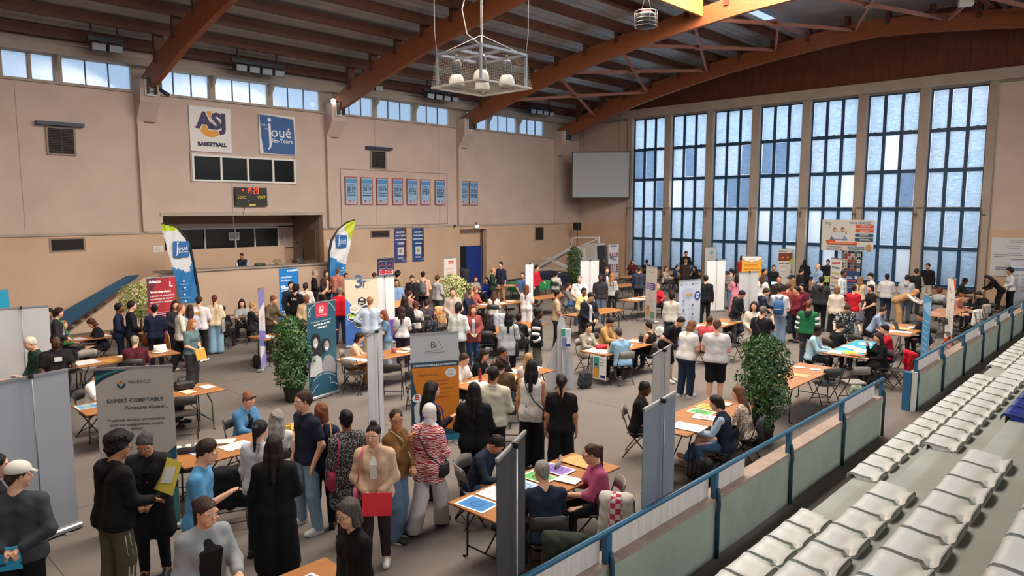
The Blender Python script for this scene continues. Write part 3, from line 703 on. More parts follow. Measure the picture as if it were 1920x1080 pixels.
def person(P):
    h = P['vox']; fem = P['fem']; fat = P['fat']; near = P['near']; J = P['J']; s = J['s']; q = J['q']; rs = P['seed']
    root = thing('person', P['label'], 'person', P['loc'], P['rz'], P.get('group'))
    sk = mat(SKIN[P['skin']], .55, var=.04, scale=9, spec=.35)
    HR = J['HR']; g, hp = head_prims(J, fem)
    # ---- body
    B = torso(J, 0, fem=fem, fat=fat) + [cone(J['nb'] + np.array([0, 0, -.03]), J['nt'] + HR @ np.array([0, 0, .03]), .056 * s, .05 * s)] + hp
    for sd in (1, -1): B += arm(J, sd, 0, 2.0) + leg(J, sd, 0, 2.0) + [cone(J[('an', sd)], J[('an', sd)] + np.array([0, .12, -.045]), .036 * s, .028 * s)]
    groups = [(field(B, h, .04), 0)]
    hh = .0055 if near > 1 else .009 if near else .016
    if near:
        face = hp + [cone(g(0, .085, .02), g(0, .103, -.018), .010 * s, .014 * s), cone(g(.035, .07, -.075), g(-.035, .07, -.075), .016 * s, .016 * s),
                cone(g(.055, .062, .028), g(-.055, .062, .028), .016 * s, .016 * s), cone(g(.017, .084, -.047), g(-.017, .084, -.047), .0085 * s, .0085 * s), cone(g(.014, .083, -.056), g(-.014, .083, -.056), .0088 * s, .0088 * s),
                cone(g(.076, -.005, .012), g(.078, -.014, -.02), .012 * s, .008 * s), cone(g(-.076, -.005, .012), g(-.078, -.014, -.02), .012 * s, .008 * s), cone(g(.04, .055, -.018), g(.044, .05, -.03), .026 * s, .024 * s), cone(g(-.04, .055, -.018), g(-.044, .05, -.03), .026 * s, .024 * s),
                cone(J['nt'] + HR @ np.array([0, .0, -.02]), J['nt'] + HR @ np.array([0, .0, .04]), .051 * s, .051 * s)]
        eyes = [(g(.031, .088, .008), .0125 * s), (g(-.031, .088, .008), .0125 * s)]
        groups.append((field(face, hh, .016, holes=eyes), 0))
    for sd in (1, -1): groups.append((field(hand(J, sd, hh, 1), min(hh, .011) if near else .014, .008), 0))
    sdf_obj('body', root, groups, [sk])
    if near:
        dk = mat('17110f', .25); wh = mat('cfc8be', .3)
        for sx in (1, -1):
            e = MB(); c = g(.031 * sx, .081, .008); e.ell(c, (.0115 * s,) * 3, wh, 8, 6); e.ell(g(.031 * sx, .0865, .0075), (.0074 * s,) * 3, dk, 8, 5); e.build('eye', root)
        e = MB(); e.tube([g(-.02, .086, -.052), g(-.008, .0935, -.0505), g(.008, .0935, -.0505), g(.02, .086, -.052)], [.002 * s, .005 * s, .005 * s, .002 * s], mat({'pale': 'b0635a', 'tan': '95504a', 'brown': '6b3630', 'dark': '4d2523'}[P['skin']], .4), 6); e.build('lips', root)
        if P['hair'] != 'hijab' or True:
            for sx in (1, -1): e = MB(); e.tube([g(.014 * sx, .0935, .026), g(.032 * sx, .093, .031), g(.05 * sx, .081, .026)], [.002 * s, .0028 * s, .0015 * s], mat(P['haircol'] if P['hair'] not in ('hijab', 'cap') else '33241b', .8), 5); e.build('eyebrow', root)
    # ---- hair
    hs = P['hair']; hm = mat(P['haircol'], .5, var=.45, scale=30, stretch=(4, 4, .6), bump=.5, bscale=40, spec=.3); E = []; X = []
    puff = {'short': .012, 'buzz': .006, 'bald': 0, 'bob': .018, 'long': .014, 'pony': .010, 'bun': .010, 'curly': .042, 'wavy': .022, 'cap': .008, 'hijab': .016, 'medium': .022, 'topbun': .010, 'updo': .012}[hs]
    hz = {True: .008 if near > 1 else .012, False: .018}[bool(near)]
    scut = [(g(0, .069, .073), HR @ np.array([0, .80, -.60]))]
    cap = [ello(g(0, -.024 if hs not in ('hijab', 'cap') else -.014, .036), np.array([.074 + puff, .093 + puff, .088 + puff]) * s, HR), cone(g(0, -.06, -.03), g(0, -.055, -.06), (.045 + puff * .5) * s, (.035 + puff * .4) * s)]
    lon = lambda x, y, z0, z1, r0, r1, dy=0: cone(g(x, y, z0), g(x * 1.05, y + dy, z1), r0 * s, r1 * s)
    if hs in ('bob',): X = [lon(sx * .062, -.02, .0, -.10, .032, .036) for sx in (1, -1)] + [lon(sx * .03, -.07, 0, -.11, .045, .04) for sx in (1, -1)]
    if hs == 'medium': X = [lon(sx * .06, -.02, .0, -.05, .03, .028) for sx in (1, -1)] + [lon(0, -.075, 0, -.09, .06, .045)]; cap[0] = ello(g(0, -.01, .042), np.array([.092, .108, .1]) * s, HR)
    if hs in ('long', 'wavy'):
        w = .012 if hs == 'wavy' else 0; Z = -.36 if hs == 'long' else -.27
        dn = HR.T @ np.array([0, 0, -1.0]); 
        base = [(sx * .058, -.05) for sx in (1, -1)] + [(0, -.08)]
        for (x, y) in base:
            a = g(x, y, 0); mid = g(x * 1.15, y - .01, -.11); b = mid + J['R'] @ np.array([0, -.045, (Z + .11)]) * s
            b[0] *= 1.25; X += [cone(a, mid, (.042 + w) * s, (.042 + w) * s), cone(mid, b, (.042 + w) * s, (.030 + w) * s)]
        for sx in (1, -1): X.append(cone(g(sx * .066, -.01, .02), g(sx * .075, -.015, -.10), (.022 + w) * s, (.026 + w) * s)); X.append(cone(g(sx * .075, -.015, -.10), g(sx * .085, .0, -.2), (.026 + w) * s, (.018 + w) * s))
    if hs == 'pony':
        a = g(0, -.105, .05); X = [cone(a, g(0, -.15, .03), .024 * s, .03 * s), cone(g(0, -.15, .03), g(0, -.15, .03) + np.array([0, -.02, -.28]) * s, .032 * s, .014 * s)]
    if hs == 'bun': X = [ello(g(0, -.115, .05), np.array([.042, .036, .042]) * s, HR)]
    if hs == 'updo': X = [ello(g(0, -.1, .06), np.array([.05, .045, .05]) * s, HR), cone(g(.03, -.08, .1), g(-.03, -.09, .1), .025 * s, .03 * s)]
    if hs == 'topbun': X = [ello(g(0, -.03, .142), np.array([.042, .042, .036]) * s, HR)]
    if hs == 'curly': cap += [ello(g(sx * .04, -.03, .07), np.array([.07, .08, .07]) * s, HR) for sx in (1, -1)]
    if hs == 'hijab':
        X = [cone(g(0, .035, -.10), g(0, -.03, -.12), .062 * s, .068 * s), cone(q(.07, .02, .50), q(-.07, .02, .50), .075 * s, .075 * s), cone(g(.06, .02, -.02), g(.05, .03, -.09), .03 * s, .04 * s), cone(g(-.06, .02, -.02), g(-.05, .03, -.09), .03 * s, .04 * s)]
        o = sdf_obj('headscarf', root, [(field(cap, hz, .03, cuts=[(g(0, .072, .05), HR @ np.array([0, .9, -.42]))], extra=X, wob=.002, seed=rs), 0)], [cloth(P['haircol'])])
    elif hs != 'bald':
        wob = .011 if hs == 'curly' else .007 if hs == 'wavy' else .0035
        if hs in ('buzz', 'short') and P.get('rec'): scut = [(g(0, .05, .085), HR @ np.array([0, .75, -.4]))]
        cu_ = (.014 if hs == 'curly' else .008 if hs == 'wavy' else 0) if near else 0
        sdf_obj('hair', root, [(field(cap, hz, .03, cuts=scut, extra=X, wob=wob, seed=rs, curl=cu_, strand=(.0016 if near and not cu_ else 0)), 0)], [hm])
    if hs == 'cap':
        cm = cloth(P['capcol']); c = [ello(g(0, -.012, .052), np.array([.092, .110, .092]) * s, HR)]
        brim = [cone(g(x, .085, .050), g(x * .8, .155 - abs(x) * .5, .032), .010 * s, .006 * s) for x in (-.055, -.028, 0, .028, .055)]
        if P.get('capback'): brim = [cone(g(x, -.085, .04), g(x * .8, -.15, .03), .01 * s, .006 * s) for x in (-.04, 0, .04)]
        sdf_obj('cap', root, [(field(c, hz, .02, cuts=[(g(0, 0, .038), HR @ np.array([0, .12, -1]))], extra=brim), 0)], [cm])
    # ---- top garment
    tp = P['top']; tm = cloth(P['topcol'], P.get('pat', ''), P.get('c2')); wob = .0018
    gh = h * (.85 if near > 1 else 1)
    infl = {'tee': .013, 'long': .012, 'shirt': .015, 'hoodie': .022, 'jacket': .021, 'coat': .019, 'puffer': .042, 'vest': .026, 'dress': .016, 'tank': .010, 'blazer': .018, 'abaya': .026, 'sweater': .019, 'over': .024, 'cardigan': .021}[tp]
    hem = {'tee': -.07, 'long': -.08, 'shirt': -.1, 'hoodie': -.08, 'jacket': -.07, 'coat': -.5, 'puffer': -.1, 'vest': -.06, 'dress': -.42, 'tank': -.06, 'blazer': -.13, 'abaya': -.8, 'sweater': -.07, 'over': -.22, 'cardigan': -.2}[tp]
    hem = P.get('hem', hem)
    if P['legs'] == 'T': hem = max(hem, -.06)
    TC = torso(J, infl, fem=fem, fat=fat)
    if hem < -.04:
        for sd in (1, -1):
            if hem > -.3: TC.append(cone(q(sd * .082 * fat, -.005, -.02), q(sd * .085 * fat, 0, hem - .06), .114 * s * fat + infl, .114 * s * fat + infl))
            else: TC.append(cone(q(sd * .08 * fat, -.005, -.02), np.array([sd * .1 * fat, -.01, max(.12, J['pel'][2] + hem * s)]), .114 * s * fat + infl, .13 * s + infl + (.04 if tp in ('abaya', 'dress') else 0)))
    cuts = []
    if hem > -.3: cuts = [(q(0, 0, hem), J['R'] @ np.array([0, .0, -1.0]))]
    neck = [(J['nt'] + J['R'] @ np.array([0, .03 * s, .035 * s]), (.092 if tp in ('tee', 'tank', 'dress') else .08) * s)]
    sl = P.get('slv', {'tee': .62, 'tank': .0, 'vest': .0}.get(tp, 1.93))
    SE = []
    if sl > 0:
        for sd in (1, -1): TC += arm(J, sd, infl * (.9 if sl > 1 else 1.15), sl, 1.0 if sl > 1 else 1.5)
    tg = [(field(TC, gh, .045, cuts=cuts, holes=neck, wob=wob * (1.4 if infl > .02 else 1), seed=rs), 0)]
    nm = {'tee': 'tshirt', 'long': 'long_sleeved_top', 'vest': 'padded_vest', 'dress': 'dress', 'coat': 'long_coat', 'tank': 'sleeveless_top', 'abaya': 'long_robe', 'over': 'overshirt', 'puffer': 'puffer_jacket'}.get(tp, tp)
    if sl == 0: tg = [(field([c for c in TC], gh, .045, cuts=cuts, holes=neck + [(J[('sh', sd)] + np.array([sd * .035, 0, 0]), .062 * s) for sd in (1, -1)], wob=wob, seed=rs), 0)]
    sdf_obj(nm, root, tg, [tm])
    if tp == 'vest' and P.get('slc'):
        sm_ = cloth(P['slc']); sdf_obj('sleeves', root, [(field(arm(J, sd, .012, 1.93), gh, .02, wob=.003, seed=rs), 0) for sd in (1, -1)], [sm_])
    if tp in ('hoodie',) or P.get('hood'):
        hc = cloth(P.get('hoodcol', P['topcol'])); c = q(0, -.085, .50)
        sdf_obj('hood', root, [(field([cone(q(.07, -.04, .53), q(0, -.11, .47), .045 * s, .06 * s), cone(q(-.07, -.04, .53), q(0, -.11, .47), .045 * s, .06 * s), cone(q(0, -.11, .5), q(0, -.12, .40), .055 * s, .03 * s)], gh, .03, holes=[(J['nt'] + np.array([0, .02, .06]), .075 * s)], wob=.003, seed=rs), 0)], [hc])
    if tp in ('shirt', 'jacket', 'blazer') and near:
        col = [cone(q(sx * .062, -.02, .545), q(sx * .035, .062, .505), .016 * s, .014 * s) for sx in (1, -1)] + [cone(q(.062, -.02, .545), q(-.062, -.02, .545), .017 * s, .017 * s), cone(q(.05, -.055, .545), q(-.05, -.055, .545), .015 * s, .015 * s)]
        sdf_obj('collar', root, [(field(col, hh if near > 1 else .01, .01), 0)], [cloth(P.get('colcol', P['topcol']))])
    if P.get('inner'):   # open front: a strip of the inner shirt shows
        st = MB(); im = cloth(P['inner']); r = infl + .106 * s * fat
        iw = P.get('iw', 1.0); io = .022 if tp == 'cardigan' else .012; yf = (.118 if fem else .094) * fat + infl + io; pts = [(q(-.03, .07 + infl * .5, .455), q(.03, .07 + infl * .5, .455)), (q(-.045 * iw, yf, .37), q(.045 * iw, yf, .37)), (q(-.04 * iw, .094 * fat + infl + io, .19), q(.04 * iw, .094 * fat + infl + io, .19)), (q(-.03 * iw, .108 * fat + infl + io, -.02), q(.03 * iw, .108 * fat + infl + io, -.02))]
        if tp == 'jacket': pts = pts[:3]
        V = []
        for a, b in pts: V += [a, b, b - J['R'] @ np.array([0, .05, 0]), a - J['R'] @ np.array([0, .05, 0])]
        F = [];
        n_ = len(pts) - 1
        for i in range(n_):
            for k in range(4): F.append((i * 4 + k, i * 4 + (k + 1) % 4, i * 4 + 4 + (k + 1) % 4, i * 4 + 4 + k))
        F += [(3, 2, 1, 0), tuple(range(n_ * 4, n_ * 4 + 4))]; st.add(V, F, im, False); st.build('inner_shirt', root)
    # ---- lower garment
    bt = P['bot']; bm_ = cloth(P['botcol'], P.get('bpat', ''), P.get('bc2')); binf = .013
    up, wide = {'slim': (1.96, .0), 'jeans': (1.98, .018), 'wide': (2.0, .055), 'shorts': (.98, .02), 'skirt': (1, 0), 'track': (1.98, .03), 'cargo': (1.98, .04)}[bt]
    waist = [cone(q(sd * .075 * fat, -.005, .10), q(sd * .082 * fat, -.01, -.04), .092 * s * fat + binf, .114 * s * fat + binf) for sd in (1, -1)]
    if bt == 'skirt' and P['legs'] != 'T':
        L = P.get('slen', .5); LC = waist + [cone(q(sd * .08, 0, -.02), np.array([sd * .11, 0, max(.05, J['pel'][2] - L)]), .115 * s + binf, .15 * s) for sd in (1, -1)]
        sdf_obj('skirt', root, [(field(LC, gh, .03, cuts=[(q(0, 0, .10), J['R'] @ np.array([0, 0, 1.0])), ((0, 0, J['pel'][2] - L), (0, 0, -1))], wob=.006, seed=rs + 1), 0)], [bm_])
    else:
        if bt == 'skirt': up, wide = 1.5, .03
        LC = list(waist)
        for sd in (1, -1): LC += leg(J, sd, binf, up, wide)
        c = [(q(0, 0, .10), J['R'] @ np.array([0, 0, 1.0]))]
        if P['legs'] != 'T' or True: c.append(((0, 0, .035), (0, 0, -1)))
        sdf_obj({'shorts': 'shorts', 'jeans': 'jeans'}.get(bt, 'trousers'), root, [(field(LC, gh, .03, cuts=c, wob=.001, seed=rs + 2), 0)], [bm_])
    # ---- shoes
    shm = mat(P['shoe'], .5); so = mat(P.get('sole', 'e4e1dc' if P['shoe'] not in ('17161a', '0e0e10') else '222222'), .6)
    for sd in (1, -1):
        a = J[('an', sd)]; f = P['legs'] == 'T' and P.get('crossed') and sd == 1; t = np.array([0, .16, -.05]) if not f else np.array([0, .15, .02])
        b0 = a + np.array([0, -.035, -.045]); b1 = a + t + np.array([sd * .012, 0, 0])
        o = sdf_obj('shoe', root, [(field([cone(b0, b0 + np.array([0, 0, .035]), .036 * s, .037 * s), cone(b0, b1, .037 * s, .030 * s), cone(a + np.array([0, .03, -.01]), b1, .034 * s, .026 * s), cone(b0 + (b1 - b0) * .6, b1, .040 * s, .034 * s)], .012 if near else .018, .02, cuts=[] if f else [((0, 0, .012), (0, 0, -1))]), 0)], [shm])
        if near and not f:
            m = MB(); c0 = b0 * 1; L = b1 - b0
            P2 = [(-.036, -.03), (.036, -.03), (.044, .10), (.036, .17), (.0, .2), (-.036, .17), (-.044, .10)]
            m.prism([(x * s, y * s) for x, y in P2], so, lambda x, y: (b0[0] + x + sd * .008, b0[1] + y, .002), (0, 0, .022)); m.build('sole', o)
    if P.get('glasses') and near:
        m = MB(); gm = mat('16181c', .3)
        for sx in (1, -1):
            m.tube([g(sx * (.031 + .021 * math.cos(a)), .1015, .006 + .016 * math.sin(a)) for a in np.linspace(0, 2 * math.pi, 13)], .0018 * s, gm, 5, cap=False)
            m.tube([g(sx * .052, .099, .010), g(sx * .078, .03, .014), g(sx * .08, -.01, .01)], .0016 * s, gm, 5)
        m.tube([g(-.01, .103, .008), g(.01, .103, .008)], .0016 * s, gm, 5); m.build('glasses', root)
    if P.get('sung'):
        m = MB(); gm = mat('141414', .15)
        for sx in (1, -1): m.ell(g(sx * .032, .065, .115), (.026 * s, .012 * s, .02 * s), gm, 10, 5)
        m.build('sunglasses', root)
    if P.get('beard') and near:
        bd = [ello(g(0, .03, -.062), np.array([.052, .055, .045]) * s, HR)]
        sdf_obj('beard', root, [(field(bd, hh, .01, cuts=[(g(0, .0, -.062), HR @ np.array([0, -.3, 1])), (g(0, .03, 0), HR @ np.array([0, -1, 0]))]), 0)], [mat(P['haircol'], .8, bump=.5, bscale=80)])
    if P.get('stripes'):   # side stripes down the trousers
        m = MB(); wm = mat(P['stripes'], .7)
        for sd in (1, -1):
            for o_ in (-.022, 0, .022):
                A = [J[('hip', sd)] + np.array([sd * .100 * s, o_, -.03]), J[('kn', sd)] + np.array([sd * .083 * s, o_, .02]), J[('an', sd)] + np.array([sd * .083 * s, o_, .03])]
                m.bar(A[0], A[1], .012, .012, wm, (1, 0, 0)); m.bar(A[1], A[2], .012, .012, wm, (1, 0, 0))
        m.build('side_stripes', root)
    if P.get('bands'):   # contrasting bands round the sleeves
        wm = cloth(P['bands'])
        for sd in (1, -1):
            m = MB(); sh, el, wr = J[('sh', sd)], J[('el', sd)], J[('wr', sd)]
            for a, b, f0, f1 in ((sh, el, .25, .5), (sh, el, .75, .98), (el, wr, .25, .5)):
                m.tube([a + (b - a) * f0, a + (b - a) * f1], (.052 * s + infl + .008), wm, 14)
            m.build('sleeve_bands', root)
    if P.get('print'):
        txt, c, side = P['print']; m = MB(); yy = -(.102 * s * fat + infl + .012) if side == 'b' else (.102 * s * fat + infl + .014 + (.03 if fem else 0))
        sg = -1 if side == 'f' else 1
        f = Face(m, lambda x, z, k: q(sg * (x - .1) * 1.0, yy + (-k if side == 'b' else k), .28 + z), .2, .2)
        if txt: f.text(.5, .3, .9, txt, c, bold=.03)
        else: f.rect(.2, .3, .8, .7, c)
        m.build('shirt_print', root)
    return root
# ================================================================ furniture
PLY = mat('a8703f', .45, var=.14, scale=2.2, stretch=(6, 1, 1)); PLYL = mat('a8744c', .5, var=.12, scale=2.2, stretch=(6, 1, 1)); EDGE = mat('7d4a24', .6)
STL = mat('2b2a2b', .45, metal=.5); STB = mat('4a4038', .5, metal=.3); SEATD = mat('3a3735', .5); SEATG = mat('8d8680', .5)
def make_table(L, W_, top, green=False):
    t = thing('folding_table', 'x', 'table')
    g = MB(); g.box(-W_ / 2, -L / 2, .715, W_ / 2, L / 2, .742, top, bev=.006); g.box(-W_ / 2 - .003, -L / 2 - .003, .718, W_ / 2 + .003, L / 2 + .003, .736, EDGE); g.build('tabletop', t)
    lm = mat('2f4a35', .5) if green else STL
    for sy in (-1, 1):
        y = sy * (L / 2 - .28)
        for sx in (-1, 1):
            x = sx * (W_ / 2 - .09)
            MB().tube([(x, y - sy * .04, .715), (x, y - sy * .0, .62), (x, y + sy * .05, .52), (x, y + sy * .06, .1), (x, y + sy * .06, .03), (x + sx * .04, y + sy * .06, .012), (x + sx * .07, y + sy * .06, .012)], .013, lm, 7).build('leg', t)
        MB().tube([(-W_ / 2 + .09, y + sy * .06, .16), (W_ / 2 - .09, y + sy * .06, .16)], .010, lm, 6).build('stretcher', t)
        MB().bar((0, y + sy * .06, .16), (0, y - sy * .45, .71), .015, .015, lm).build('brace', t)
    return t
_tab = {}
TABLES = {}
def table(key, x, y, L, label, W_=.8, rz=0, top=PLY, green=False, group=None):
    k = (L, W_, top.name, green)
    if k not in _tab: t = _tab[k] = make_table(L, W_, top, green)
    else: t = copy_tree(_tab[k])
    t.location = (x, y, 0); t.rotation_euler = (0, 0, rz); t['label'] = label; TABLES[key] = (x, y, L)
    return t
def make_chair(sm, fm_):
    c = thing('folding_chair', 'x', 'chair', group='folding chairs around the hall')
    g = MB(); P = [(-.17, -.19), (.17, -.19), (.205, -.1), (.2, .16), (.16, .2), (-.16, .2), (-.2, .16), (-.205, -.1)]
    g.prism(P, sm, lambda x, y: (x, y, .43 + .02 * (y + .2)), (0, 0, .022)); g.build('seat', c)
    g = MB(); V = []; n = 8
    for i in range(n + 1):
        a = (i / n - .5) * 2; x = .205 * a; yy = -.27 + .05 * a * a * 1
        zt = .84 - .035 * abs(a) ** 4
        V += [(x, yy + .0, .66), (x, yy - .03, zt), (x, yy - .045, zt), (x, yy - .018, .66)]
    F = []
    for i in range(n):
        for k in range(4): F.append((i * 4 + k, i * 4 + 4 + k, i * 4 + 4 + (k + 1) % 4, i * 4 + (k + 1) % 4))
    F += [(0, 1, 2, 3), (n * 4 + 3, n * 4 + 2, n * 4 + 1, n * 4)]
    g.add(V, F, sm, True); g.build('backrest', c)
    for sx in (-1, 1):
        MB().tube([(sx * .2, -.27, .82), (sx * .21, -.17, .5), (sx * .215, .24, .015)], .011, fm_, 6).build('front_leg', c)
        MB().tube([(sx * .19, .10, .44), (sx * .195, -.10, .22), (sx * .20, -.25, .015)], .011, fm_, 6).build('rear_leg', c)
    MB().tube([(-.21, .17, .10), (.21, .17, .10)], .009, fm_, 6).build('front_crossbar', c); MB().tube([(-.2, -.2, .10), (.2, -.2, .10)], .009, fm_, 6).build('rear_crossbar', c)
    return c
_ch = {}
def chair(x, y, rz, label, kind='d'):
    if kind not in _ch: c = _ch[kind] = make_chair(SEATD if kind == 'd' else SEATG if kind == 'g' else mat('1b1b1e', .6), STB if kind != 'd' else STL)
    else: c = copy_tree(_ch[kind])
    c.location = (x, y, 0); c.rotation_euler = (0, 0, rz); c['label'] = label; return c

# ---- bleacher seats
def seat_mesh(m):
    D, Wd = .42, .43; nx, ny = 13, 9; V = []; F = []
    D = .85; pr = [(-.05, -.035), (-.04, .005), (-.015, .026), (.04, .030), (.10, .024), (.16, .017), (.22, .012), (.28, .013), (.32, .019), (.35, .030), (.378, .046), (.392, .056), (.398, .045)]
    for i, (x, z) in enumerate(pr):
        for j in range(ny):
            v = (j / (ny - 1) - .5) * 2; t = x / .39; w = Wd / 2 * (1 - .10 * max(0, t) ** 3 - (.05 if i == 0 else 0))
            if t > .8: z_ = z - .05 * abs(v) ** 5
            else: z_ = z
            ridge = .016 * math.exp(-(v / .22) ** 2) * max(0, 1 - abs(t - .12) / .35) if t > 0 else 0
            lift = .012 * abs(v) ** 6 * (1 if 0 < i < 9 else 0)
            V.append((x * D, v * w, z_ + ridge + lift))
    N = len(V); V += [(x, y * .97, -.034 if x > .06 else z - .03) for x, y, z in V]
    for i in range(nx - 1):
        for j in range(ny - 1):
            a = i * ny + j; F.append((a, a + ny, a + ny + 1, a + 1)); F.append((a + N, a + 1 + N, a + ny + 1 + N, a + ny + N))
    for i in range(nx - 1):
        for j in (0, ny - 1): a = i * ny + j; F.append((a, a + ny, a + ny + N, a + N))
    for j in range(ny - 1):
        for a in (j, (nx - 1) * ny + j): F.append((a, a + 1, a + 1 + N, a + N))
    return new_mesh('seat', V, F, [m], None, True)
def make_seat(m, bolt, name):
    o = bpy.data.objects.new('stadium_seat', seat_mesh(m)); COL.objects.link(o)
    MB().lathe([(.014, 0), (.012, .003)], bolt, c=(.24, 0, .009), n=10).build('bolt', o)
    MB().box(-.0, -.15, -.09, .03, .15, .0, mat('3a3a3c', .5)).build('bracket', o)
    return o
SW = mat('c2c6c3', .42, var=.04, scale=3, spec=.4); SB = mat('122a7c', .3, spec=.6); BT = mat('8a5b36', .5)
_seat = {}
nseat = 0
def seats(k, y0, y1, kind='w', pitch=.48):
    global nseat
    ys = np.arange(y0, y1, pitch); row = ['lowest row', 'second row', 'third row', 'fourth row', 'fifth row', 'sixth row'][k]
    n = 0
    for i, y in enumerate(ys):
        P = (ROWX[k] + .02, y, ROWZ[k] + .06); u, v, w = proj(P); u2, v2, _ = proj((P[0], P[1] + .3, P[2] + .1))
        if w < .3 or u > 2250 or v > 1250: continue
        if kind not in _seat: o = _seat[kind] = make_seat(SW if kind == 'w' else SB, BT, kind)
        else: o = copy_tree(_seat[kind])
        o.location = (ROWX[k] - .14, y, ROWZ[k] + .035); n += 1; nseat += 1
        blk = 'nearest' if y < 9 else 'middle' if y < 18.5 else 'farthest'
        colr = 'blue' if kind == 'b' else 'off-white'
        o['category'] = 'seat'; o['group'] = '%s bleacher seats, %s, %s block' % (colr, row, blk)
        o['label'] = '%s plastic bleacher seat in the %s of the %s block' % (colr, row, blk)
for k, b in ((0, 7.72), (1, 7.80), (2, 7.88), (3, 7.9), (4, 7.9)):
    seats(k, b - .48 * 13, b + .1)
for k in (0, 1): seats(k, (9.72, 9.98)[k], 17.3 if k == 0 else 18.4)
seats(0, 18.55, 31, pitch=.5); seats(1, 18.9, 31)
seats(2, 10.0, 14.2, 'b'); seats(3, 10.0, 16, 'b')

# ---- roll-up banners
def rollup(p0, p1, front, art, label, H=2.14, W_=.85, col='d9d9da', pole='8a8c90', base=True, back=None, name='roll_up_banner', z0=0):
    """p0, p1: where the upper left and right corners appear; the panel stands upright on its cassette."""
    A = atz(*p0, H)[:2]; B = atz(*p1, H)[:2]; c = (A + B) / 2; d = B - A; an = math.atan2(d[1], d[0])
    return rollup_at(c, an, front, art, label, H, W_, col, pole, base, back, name)
def rollup_at(c, an, front, art, label, H=2.14, W_=.85, col='d9d9da', pole='8a8c90', base=True, back=None, name='roll_up_banner'):
    # local x runs along the panel, the artwork side faces -y; 'an' is the panel's bearing as seen from the camera (left to right)
    if not front: an += math.pi
    t = thing(name, label, 'banner', (c[0], c[1], 0), an)
    al = mat('b4b6b9', .35, metal=.7); z0 = .085 if base else .05
    if base:
        g = MB(); g.box(-W_ / 2 - .02, -.07, .012, W_ / 2 + .02, .09, .085, al, bev=.018); g.build('base', t)
        for sx in (-1, 1):
            MB().box(sx * W_ * .28 - .03, -.2, 0, sx * W_ * .28 + .03, .16, .014, al).build('foot', t)
    else:
        for sx in (-1, 1): MB().box(sx * W_ * .4 - .02, -.2, 0, sx * W_ * .4 + .02, .2, .02, al).build('foot', t)
        for sx in (-1, 1): MB().tube([(sx * W_ * .48, .015, .0), (sx * W_ * .48, .015, H)], .011, al, 7).build('upright', t)
    g = MB(); pm = mat(col, .55); bm = mat(back or 'c9cacd', .6, var=.04, scale=1.3)
    n = 6
    g.box(-W_ / 2, -.004, z0, W_ / 2, .0, H - .02, bm)
    f = Face(g, lambda x, z, k: (-W_ / 2 + x, -.005 - k, z0 + z), W_, H - .02 - z0)
    f.rect(0, 0, 1, 1, pm)
    if art: art(f)
    g.build('panel', t)
    if base: MB().tube([(0, .045, .08), (0, .045, H - .01)], .009, mat(pole, .4, metal=.5), 7).build('pole', t); MB().box(-.018, .0, H - .035, .018, .06, H + .012, M_BLK).build('clip', t)
    MB().box(-W_ / 2 - .004, -.014, H - .03, W_ / 2 + .004, .012, H, al).build('top_rail', t)
    return t
def a_valexco(f):
    f.rect(0, 0, 1, .38, '3f8c8c'); f.poly([(0, .33), (.12, .36), (.3, .34), (.55, .33), (.8, .36), (1, .42), (1, .5), (.6, .5), (0, .56)], '22566a').poly([(0, .42), (.2, .40), (.5, .385), (.75, .41), (1, .5), (1, 1), (0, 1)], 'b9b3aa')
    f.poly([(0, 1), (0, .90), (.1, .935), (.25, .965), (.48, 1)], '143a4c').poly([(0, .955), (0, .93), (.12, .96), (.3, .985), (.38, 1), (.3, 1)], '2f7d7d')
    f.circ(.33, .900, .055, '1d4c58').circ(.33, .912, .038, 'c99a6b').poly([(.27, .925), (.39, .925), (.33, .885)], 'b9b3aa').circ(.33, .915, .024, 'c07a45')
    f.text(.415, .905, .30, 'VALEXCO', '2b2e33', 'l', bold=.0)
    f.text(.5, .79, .72, 'EXPERT COMPTABLE', '2b2e33', bold=.012).text(.92, .745, .56, "Partenaire d'avenir...", '2b2e33', 'r', bold=.015, shear=.25)
    f.text(.5, .672, .74, 'Proximité, écoute, et innovation', '2b2e33', bold=.012).text(.5, .643, .68, 'sont nos engagements envers', '2b2e33', bold=.012).text(.5, .614, .16, 'VOUS !', '2b2e33', bold=.02)
